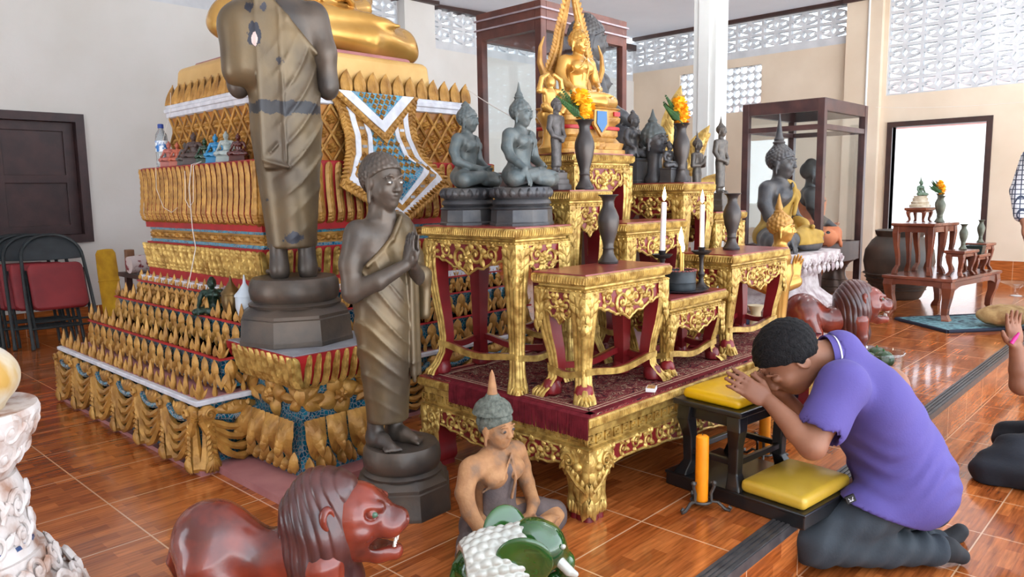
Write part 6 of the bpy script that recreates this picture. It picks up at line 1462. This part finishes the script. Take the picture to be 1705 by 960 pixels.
# ================================================================ KNEELER AND ORANGE CANDLE
M_BLK = pm('black_lacquer', (26,26,28), (16,16,18), 9, .3, coat=.3); M_YVIN = pm('yellow_vinyl', (226,176,12), (210,158,6), 4, .35, bump=.05, bs=8, coat=.2); M_YVINP = pm('worn_yellow_vinyl', (204,166,56), (186,146,44), 5, .35, bump=.05, bs=8, coat=.2)
kx, ky = 2.63, 1.215
kn = thing('kneeler', 'black lacquered prayer kneeler with two yellow vinyl cushions', 'kneeler', (kx,ky,0), math.radians(-6))
b = MB(); b.box((-.185,-.29,.0),(.185,.29,.052)); part('base_box', b, M_BLK, kn, False, bevel=.006)
b = MB(); b.box((-.188,-.293,.045),(.188,.293,.058)); part('base_lip', b, M_BLK, kn, False, bevel=.004)
def cushion(w, d, h, z, x, y, m, nm):
    s = Sd((-w-.02,-d-.02,-.01), (w+.02,d+.02,h+.03), .006); s.box((0,0,h*.42), (w,d,h*.42), 0, rd=.018)
    s.disp(lambda X, Y, Z: -.016*np.clip(1-(X/w)**2, 0, 1)*np.clip(1-(Y/d)**2, 0, 1)*np.clip(Z/h*3, 0, 1))
    o = part(nm, s.mesh(nm, m), m, kn); o.location = (x,y,z)
cushion(.170, .125, .056, .058, .0, -.155, M_YVINP, 'kneeling_cushion')
SX0, SX1, SY0, SY1 = -.15, .165, .0, .21
for x in (SX0,SX1):
    for y in (SY0,SY1):
        R = []
        for u_, e, q in ((0,.012,.030),(.06,.008,.027),(.2,-.006,.020),(.55,-.004,.021),(.8,.006,.027),(1,.0,.029)):
            cx, cy = x+e*(1 if x > 0 else -1), y+e*(1 if y > .1 else -1); R.append([(cx+sx*q, cy+sy*q, .058+.277*u_) for sx, sy in ((-1,-1),(1,-1),(1,1),(-1,1))])
        b = MB(); b.rings(R); part('stool_leg', b, M_BLK, kn, False, bevel=.005)
for ax in ('x0','x1','y0','y1'):
    for z, hh_, nm in ((.14,.022,'stretcher'),(.285,.05,'apron')):
        b = MB()
        if ax[0] == 'x': y = SY0 if ax == 'x0' else SY1; b.box((SX0,y-.009,z),(SX1,y+.009,z+hh_))
        else: x = SX0 if ax == 'y0' else SX1; b.box((x-.009,SY0,z),(x+.009,SY1,z+hh_))
        part(nm, b, M_BLK, kn, False, bevel=.003)
b = MB(); b.box((SX0-.045,SY0-.045,.335),(SX1+.045,SY1+.045,.357)); part('stool_top', b, M_BLK, kn, False, bevel=.006)
cushion((SX1-SX0)/2+.02, (SY1-SY0)/2+.02, .048, .357, (SX0+SX1)/2, (SY0+SY1)/2, M_YVIN, 'elbow_cushion')
def iron_stand(label, loc, rz, group):
    t = thing('candle_stand', label, 'candle stand', loc, rz, group)
    M_S = pm('grey_wrought_iron', (88,84,80), (66,62,60), 20, .5, .6) if 'grey_wrought_iron' not in bpy.data.materials else bpy.data.materials['grey_wrought_iron']
    b = MB(); b.tube([(.036*math.cos(a), .036*math.sin(a), .028) for a in [2*math.pi*i/20 for i in range(21)]], .005, 6); b.lathe([(.036,.022),(.036,.026),(.0,.026)], 16, cap=False); part('cup_ring', b, M_S, t)
    for k in range(3):
        a = 2*math.pi*k/3+.5; c, s_ = math.cos(a), math.sin(a); P = [(.033*c,.033*s_,.10),(.046*c,.046*s_,.105),(.044*c,.044*s_,.085),(.034*c,.034*s_,.06),(.036*c,.036*s_,.03),(.058*c,.058*s_,.03),(.085*c,.085*s_,.008),(.10*c,.10*s_,.006),(.105*c,.105*s_,.016),(.096*c,.096*s_,.02)]
        b = MB(); b.tube(P, .006, 7); b.ball((.044*c,.044*s_,.10), (.010,)*3, 8); part('scroll_leg', b, M_S, t)
cpos = atz(1177,858,0)+np.array([.05,.05,0])
iron_stand('wrought iron stand under the big orange candle left of the kneeler', cpos.tolist(), .35, 'iron candle stands')
candle('thick orange candle with unlit wick left of the kneeler', (cpos[0],cpos[1],.028), .0235, .245, False, M_WAXY, 0, 1, 'thick orange candles')
dpos = np.array([2.98,1.35,0])
iron_stand('wrought iron candle stand behind the black kneeler', dpos.tolist(), .9, 'iron candle stands')
candle('thick orange candle half hidden behind the black kneeler', (dpos[0],dpos[1],.028), .0235, .245, False, M_WAXY, 0, 1, 'thick orange candles')

# ================================================================ COTTON STRINGS
M_STR = pm('white_cotton', (226,220,212), None, rough=.9)
def string(label, P, r=.0022): 
    b = MB(); b.tube(P, r, 5); return single('cotton_string', label, 'string', b, M_STR)
def sag(a, c, d, n=14): return [tuple(np.array(a)+(np.array(c)-np.array(a))*i/n-np.array([0,0,d*4*(i/n)*(1-i/n)])) for i in range(n+1)]
string('white cotton string stretched from the altar crest to the golden pedestal', sag((3.02,3.19,1.74), (2.70,2.44,1.47), .01))
string('long white cotton string high along the wall above the doorway', sag((10.62,3.42,1.98+.2), (10.70,.6,2.18), .08))
P = [(1.79,4.24,1.72),(1.775,4.22,1.62),(1.74,4.235,1.50),(1.70,4.25,1.335),(1.650,4.16,1.31),(1.632,4.13,1.20),(1.630,4.05,1.10),(1.630,3.95,1.075),(1.632,3.88,1.10)]
string('thin white cotton string hanging down over the left side of the altar', P, .0013)
z0s = 1.32; P = [(1.70,3.73,1.325),(1.648,3.72,1.31),(1.628,3.72,1.2),(1.628,3.715,1.0),(1.64,3.72,.9),(1.60,3.72,.75),(1.585,3.72,.70)]
string('doubled white cotton string hanging near the maroon figurine', P, .0022)
P = [(1.69,3.70,1.325),(1.640,3.68,1.305),(1.624,3.66,1.22),(1.622,3.67,1.13),(1.622,3.72,1.10),(1.622,3.76,1.14),(1.626,3.75,1.28)]
string('looped white cotton string hanging near the maroon figurine', P, .0014)
# ================================================================ PEOPLE
M_SKIN = pm('brown_skin', (150,100,74), (126,80,58), 6, .55, bump=.04, bs=60, sub=.05); M_HAIR = pm('black_hair', (16,14,16), (26,23,24), 60, .75, bump=.8, bs=180, spec=.2)
M_PURP = pm('purple_polo_cotton', (88,76,144), (78,66,130), 3, .85, bump=.12, bs=160); M_JEAN = pm('dark_grey_jeans', (54,60,66), (38,44,52), 5, .85, bump=.15, bs=120); M_SOCK = pm('black_sole', (28,28,32), None, rough=.8)
FZ = -.22
MO = atz(1345,950,FZ); ft = atz(1598,940,FZ); av = MO-ft; av[2] = 0; av /= np.linalg.norm(av); lv = np.array([-av[1], av[0], 0])
MO = MO-.10*lv
def N(px, py, off): return onpl(px, py, MO+off*lv, lv)
V = lambda p: Vector(tuple(p))
man = thing('person', 'kneeling man in purple polo shirt and dark jeans bowing with hands raised', 'person', (float(MO[0]+.25*-av[0]), float(MO[1]+.25*-av[1]), FZ))
ML = man.location
def W(p): return tuple(Vector(tuple(p))-ML)
Nm = lambda px, py, off=0: W(N(px, py, off))
lo = Vector((-.75,-.75,-.02)); hi = Vector((.75,.75,1.15))
# key joints
kneeN, kneeF = Nm(1358,902,.11), Nm(1368,890,-.10)
hipN, hipF = Nm(1515,818,.10), Nm(1515,818,-.10)
ankN, ankF = Nm(1556,915,.10), Nm(1556,905,-.09)
pel = Nm(1512,808); waist = Nm(1487,745); chest = Nm(1440,660); neck = Nm(1402,592); headc = Nm(1312,597)
shN, shF = Nm(1404,640,.165), Nm(1404,628,-.17)
elN, wrN = Nm(1352,742,.235), Nm(1281,668,.10)
elF, wrF = Nm(1352,720,-.22), Nm(1300,652,-.03)
spine = (V(neck)-V(waist)).normalized(); latv = Vector(tuple(lv))
def torso_ell(s, c, r, k, ax=None, op='u'):
    z = ax or spine; s.at(basis(c, latv, z)); s.ell((0,0,0), r, k, op); s.at()
pitch = math.radians(50)
fd = (Vector(tuple(av))*math.cos(pitch)-Vector((0,0,1))*math.sin(pitch)+latv*.06).normalized(); upv = (Vector(tuple(av))*math.sin(pitch)+Vector((0,0,1))*math.cos(pitch)).normalized()
hx = (-fd).cross(upv)      # local: x, -fd = +y, z = up
upv = hx.cross(-fd); HS = .245
MH = Matrix(((hx.x*HS, -fd.x*HS, upv.x*HS, headc[0]), (hx.y*HS, -fd.y*HS, upv.y*HS, headc[1]), (hx.z*HS, -fd.z*HS, upv.z*HS, headc[2]), (0,0,0,1)))
s = Sd(lo, hi, .0066)
head(s, MH, 'short', .06)
s.chain([neck, tuple(MH @ Vector((0,.16,-.16)))], [.062,.055], .03)
torso_ell(s, chest, (.15,.16,.09), .03); s.cap(chest, neck, .07, .06, .04); s.cap(waist, chest, .10, .09, .03)
for sh, e, w in ((shN,elN,wrN),(shF,elF,wrF)):
    s.cap(chest, sh, .06, .055, .03); s.chain([sh, e], [.056,.043], .03); mid = tuple(V(e)*.68+V(w)*.32); s.chain([e, mid, w], [.044,.043,.027], .02)
ih = (V(Nm(1224,632,.06))-V(wrN)).normalized()
hand(s, basis(wrN, ih, latv*1.0+Vector((0,0,.25)), .185), side=-1, curl=(.12,.16,.12), spread=.045, thumb=.3)
ih2 = (V(Nm(1262,626,.0))-V(wrF)).normalized()
hand(s, basis(wrF, ih2, latv*-1.0+Vector((0,0,.3)), .180), side=1, curl=(.15,.2,.15), spread=.05, thumb=.2)
part('body', s.mesh('body', M_SKIN), M_SKIN, man)
s = Sd(Vector(headc)-Vector((.2,.2,.2)), Vector(headc)+Vector((.2,.2,.2)), .0045); hair_cap(s, MH, 0, 10, False, -.01, 1.06)
s.disp(lambda X, Y, Z: -.0042*np.abs(np.sin(130*X+60*Z+20*Y)*np.sin(120*Y+90*Z)))
for x in (-1,1): s.at(MH); s.ell((x*.36,.06,.05), (.05,.09,.12), .02); s.at()
part('hair', s.mesh('hair', M_HAIR), M_HAIR, man)
# shirt
s = Sd(lo, hi, .0085)
hem_ax = (V(waist)-V(pel)).normalized()
torso_ell(s, pel, (.19,.160,.14), .0, hem_ax); s.cap(tuple(V(hipN)+Vector((0,0,.01))), tuple(V(hipF)+Vector((0,0,.01))), .122, .122, .06); torso_ell(s, tuple(V(pel)*.5+V(waist)*.5), (.185,.15,.14), .08); torso_ell(s, waist, (.18,.148,.14), .08); torso_ell(s, tuple(V(waist)*.5+V(chest)*.5), (.19,.145,.13), .08); torso_ell(s, chest, (.20,.135,.13), .08)
s.cap(shN, shF, .07, .07, .07); s.cap(chest, neck, .10, .074, .07)
for sh, e in ((shN,elN),(shF,elF)): m_ = tuple(V(sh)*.36+V(e)*.64); s.chain([sh, m_], [.078,.080], .05)
s.cap(neck, tuple(V(neck)+fd*-.01+upv*.02), .078, .074, .02)
for e, sh in ((elN,shN),(elF,shF)):
    d = (V(e)-V(sh)).normalized(); c0 = V(sh)*.36+V(e)*.64
    s.cap(tuple(c0+d*.02), tuple(c0+d*.14), .066, .07, .006, 'c')
Mi = np.array(MH.inverted())
nk = (V(headc)-V(neck)).normalized(); c0 = V(neck)+nk*.045
s.cap(tuple(c0+nk*.055), tuple(c0+nk*.2), .10, .12, .004, 'c')
hb0 = V(Nm(1415,822)); hb1 = V(Nm(1568,874))
for h_, k_ in ((hipN,kneeN),(hipF,kneeF)): s.cap(h_, tuple(V(h_)*.5+V(k_)*.5), .121, .112, .05); hd = (hb1-hb0).normalized(); hn = hd.cross(latv); hn = hn if hn.z < 0 else -hn
s.keep(lambda X, Y, Z: (X-hb0.x)*hn.x+(Y-hb0.y)*hn.y+(Z-hb0.z)*hn.z)
wv_ = V(waist)
def folds(X, Y, Z):
    x, y, z = X-wv_.x, Y-wv_.y, Z-wv_.z; u = x*av[0]+y*av[1]; d2 = np.exp(-((z+.03)/.10)**2)
    return .0045*np.sin(95*z+26*u+5*np.sin(18*u))*d2+.003*np.sin(40*(z+u))*np.exp(-((z-.12)/.12)**2)
s.disp(folds); part('polo_shirt', s.mesh('polo_shirt', M_PURP), M_PURP, man)
b = MB(); cc = V(neck)+nk*.05
Mc = basis(tuple(cc), latv, nk)
b.lathe([(.073,-.028),(.079,-.03),(.083,-.012),(.079,.014),(.073,.012)], 28, (0,0,0), 0, Mc, 1.0, .98, cap=False); part('collar', b, M_PURP, man)
b = MB(); b.lathe([(.0845,-.013),(.0852,-.010),(.0845,-.007)], 28, (0,0,0), 0, Mc, 1.0, .98, cap=False); part('collar_piping', b, pm('white_piping', (206,200,214), None, rough=.8), man)
# trousers
s = Sd(lo, hi, .008)
torso_ell(s, pel, (.165,.13,.125), .0, hem_ax)
for h_, k_, a_ in ((hipN,kneeN,ankN),(hipF,kneeF,ankF)):
    s.chain([h_, k_], [.100,.078], .06); kb = tuple(V(k_)+Vector((0,0,-.012))); s.chain([kb, tuple(V(k_)*.45+V(a_)*.55+Vector((0,0,.005))), a_], [.074,.074,.056], .03)
    s.ell(tuple(V(h_)+Vector((-.05*av[0],-.05*av[1],-.02))), (.10,.10,.10), .05)
s.disp(lambda X, Y, Z: .0055*np.sin(75*(X*av[0]+Y*av[1])+40*Z)*np.exp(-((Z-.12)/.13)**2)+.002*np.sin(55*Z+30*X))
s.keep(lambda X, Y, Z: .004-Z); part('jeans', s.mesh('jeans', M_JEAN), M_JEAN, man)
for a_, of in ((ankN,.0),(ankF,.0)):
    s = Sd(V(a_)-Vector((.3,.3,.15)), V(a_)+Vector((.3,.3,.12)), .006); bk = Vector((-av[0],-av[1],0)); q = V(a_)
    s.chain([tuple(q), tuple(q+bk*.05+Vector((0,0,.0))), tuple(q+bk*.10-Vector((0,0,q.z-.035)))], [.046,.043,.030], .02); s.keep(lambda X, Y, Z: .002-Z); part('foot', s.mesh('foot', M_SOCK), M_SOCK, man)
b = MB(); p0 = V(Nm(1416,830,.225)); 
hl_ = thing if False else None
tag = MB(); Mt = basis(tuple(p0), Vector(tuple(av))*.8+Vector((0,0,-.35)), latv); tag.box((-.016,-.013,-.004),(.016,.013,.004), 0, Mt); o = part('hem_label', tag, pm('black_label', (18,18,20), None, rough=.6), man, False)
tag = MB(); tag.tube([(-.008,-.006,.0045),(-.003,.006,.0045),(.0,-.002,.0045),(.003,.006,.0045),(.008,-.006,.0045)], .0014, 5, 0, Mt); tag.tube([(-.008,.006,.0045),(.008,.006,.0045)], .001, 5, 0, Mt); part('white_emblem', tag, M_WHITE, o)

# second worshipper, cut by the right edge of the frame
M_NAVY = pm('navy_trousers', (26,28,38), (18,20,28), 5, .85, bump=.15, bs=80); M_BLUS = pm('blue_shirt', (44,70,112), (36,58,96), 4, .85)
kb = atz(1640,800,FZ); rv = np.array([_r0[0], _r0[1], 0]); fv = np.array([math.cos(YAW), math.sin(YAW), 0])
p2 = thing('person', 'seated worshipper at the right edge in navy trousers raising an open palm', 'person', (float(kb[0]+.4*rv[0]), float(kb[1]+.4*rv[1]), FZ))
ML2 = p2.location
def L2(r, f, z): q = kb+rv*r+fv*f; return tuple(Vector((q[0], q[1], FZ+z))-ML2)
def O2(px, py, f=0.0): q = over(px, py, kb+fv*f); return tuple(Vector(tuple(q))-ML2)
s = Sd((-.62,-.62,-.02), (.75,.6,1.02), .009)
hip2 = L2(.46,.0,.16)
s.chain([hip2, O2(1690,758,.0), O2(1648,785,0)], [.115,.095,.075], .05).chain([O2(1648,780,0), L2(.18,-.18,.07), L2(.42,-.22,.05)], [.075,.065,.045], .04)
s.chain([L2(.50,.16,.15), L2(.34,.34,.09), L2(.56,.40,.06)], [.11,.08,.05], .04); s.ell(L2(.48,.06,.15), (.18,.18,.15), .05)
s.disp(lambda X, Y, Z: .004*np.sin(60*Z+40*X)); s.keep(lambda X, Y, Z: .002-Z); part('trousers', s.mesh('trousers', M_NAVY), M_NAVY, p2)
s = Sd((-.62,-.62,.02), (.8,.6,1.05), .009)
s.chain([L2(.50,.05,.2), L2(.48,.05,.40), L2(.46,.05,.56)], [.16,.15,.13], .05).cap(L2(.42,-.12,.58), L2(.48,.22,.58), .08, .08, .05).chain([L2(.42,-.12,.58), O2(1712,620,-.05)], [.075,.06], .03)
part('shirt', s.mesh('shirt', M_BLUS), M_BLUS, p2)
s = Sd((-.62,-.62,.02), (.8,.6,1.05), .0065)
e2 = O2(1700,640,-.05); w2 = O2(1692,578,-.05); m2 = tuple(V(e2)*.6+V(w2)*.4)
s.chain([L2(.45,.05,.5), L2(.42,-.10,.57), e2], [.08,.05,.044], .03).chain([e2, m2, w2], [.044,.040,.028], .02)
s.cap(L2(.46,.05,.56), L2(.44,.05,.70), .06, .055, .03)
Mh2 = basis(L2(.43,.05,.80), Vector(tuple(fv))*-1, Vector((0,0,1)), .225); Mh2 = Mh2 @ TRS((0,0,0),(0.15,0,math.pi)) ; head(s, Mh2, 'short')
u2 = (V(O2(1684,515,-.05))-V(w2)).normalized()
hand(s, basis(w2, u2, Vector(tuple(fv))*1.0+Vector(tuple(rv))*-.15, .19), side=-1, curl=(.10,.12,.12), spread=.07, thumb=-.2)
s.chain([L2(.5,.22,.57), L2(.38,.25,.38), L2(.34,.08,.42)], [.05,.042,.03], .03)
part('body', s.mesh('body', M_SKIN), M_SKIN, p2)
s = Sd(Vector(L2(.43,.05,.80))-Vector((.2,.2,.2)), Vector(L2(.43,.05,.80))+Vector((.2,.2,.2)), .006); hair_cap(s, Mh2, 0, 10, False, -.02, 1.05); part('hair', s.mesh('hair', M_HAIR), M_HAIR, p2)
mk = over(1690,563,kb+fv*-.09); b = MB(); d2 = rv*.55+np.array([0,0,.84]); b.tube([tuple(-d2*.028), tuple(-d2*.027), tuple(d2*.012), tuple(d2*.013), tuple(d2*.030)], [.006,.0085,.0085,.0065,.005], 12)
single('marker_pen', 'bright magenta marker pen held against the raised palm at the right edge', 'pen', b, pm('magenta_plastic', (206,30,130), None, rough=.3), tuple(mk))
# standing person further back at the right edge
M_CHK = bpy.data.materials.new('checked_cotton'); M_CHK.use_nodes = True
_tc = node(M_CHK, 'ShaderNodeTexCoord'); _sp = node(M_CHK, 'ShaderNodeSeparateXYZ'); link(M_CHK, _tc.outputs['Object'], _sp.inputs[0]); _prev = None
for ax in (0, 1, 2):
    a = node(M_CHK, 'ShaderNodeMath'); a.operation = 'MULTIPLY'; a.inputs[1].default_value = 28; link(M_CHK, _sp.outputs[ax], a.inputs[0]); c = node(M_CHK, 'ShaderNodeMath'); c.operation = 'FRACT'; link(M_CHK, a.outputs[0], c.inputs[0]); d = node(M_CHK, 'ShaderNodeMath'); d.operation = 'LESS_THAN'; d.inputs[1].default_value = .2; link(M_CHK, c.outputs[0], d.inputs[0])
    if _prev is None: _prev = d
    else: e = node(M_CHK, 'ShaderNodeMath'); e.operation = 'MAXIMUM'; link(M_CHK, _prev.outputs[0], e.inputs[0]); link(M_CHK, d.outputs[0], e.inputs[1]); _prev = e
_m = node(M_CHK, 'ShaderNodeMix'); _m.data_type = 'RGBA'; link(M_CHK, _prev.outputs[0], _m.inputs[0]); _m.inputs[6].default_value = lin((214,216,222)); _m.inputs[7].default_value = lin((58,64,84)); link(M_CHK, _m.outputs[2], pb(M_CHK).inputs['Base Color']); pb(M_CHK).inputs['Roughness'].default_value = .9
sp_ = atz(1748,560,0)
p3 = thing('person', 'standing person in checked shirt and black trousers at the far right edge', 'person', (float(sp_[0]), float(sp_[1]), 0), math.radians(-80))
s = Sd((-.35,-.3,-.01), (.35,.3,1.72), .011)
for x in (-1,1): s.chain([(x*.09,0,.88),(x*.10,.0,.48),(x*.10,.01,.10)], [.10,.075,.06], .03)
s.ell((0,0,.90), (.17,.13,.14), .04); part('trousers', s.mesh('trousers', pm('black_trousers', (22,22,26), None, rough=.85)), M_NAVY, p3)
s = Sd((-.35,-.3,.75), (.35,.3,1.6), .011); s.loft([(.84,0,0,.185,.14),(1.0,0,0,.17,.13),(1.2,0,0,.19,.135),(1.36,0,0,.17,.11),(1.42,0,0,.07,.07)], .02).cap((-.17,0,1.34),(.17,0,1.34), .07, .07, .04)
for x in (-1,1): s.chain([(x*.19,0,1.34),(x*.25,.02,1.10),(x*.23,-.06,.92)], [.075,.068,.055], .03)
part('checked_shirt', s.mesh('checked_shirt', M_CHK), M_CHK, p3)
s = Sd((-.35,-.3,-.01), (.35,.3,1.75), .0105); head(s, TRS((0,-.01,1.56),(0,0,0),.225), 'short'); s.cap((0,.02,1.36),(0,0,1.5), .06, .055, .03)
for x in (-1,1):
    s.chain([(x*.23,-.04,.95),(x*.21,-.10,.86)], [.036,.028], .02); hand(s, basis((x*.21,-.10,.86), (0,-.3,-1), (x,0,0), .19), side=x, curl=(.2,.25,.2)); s.chain([(x*.10,.02,.10),(x*.10,-.02,.03),(x*.11,-.16,.02)], [.045,.042,.03], .02)
part('body', s.mesh('body', M_SKIN), M_SKIN, p3)
s = Sd((-.2,-.2,1.4), (.2,.2,1.75), .008); hair_cap(s, TRS((0,-.01,1.56),(0,0,0),.225), 0, 10, False, -.02, 1.05); part('hair', s.mesh('hair', M_HAIR), M_HAIR, p3)
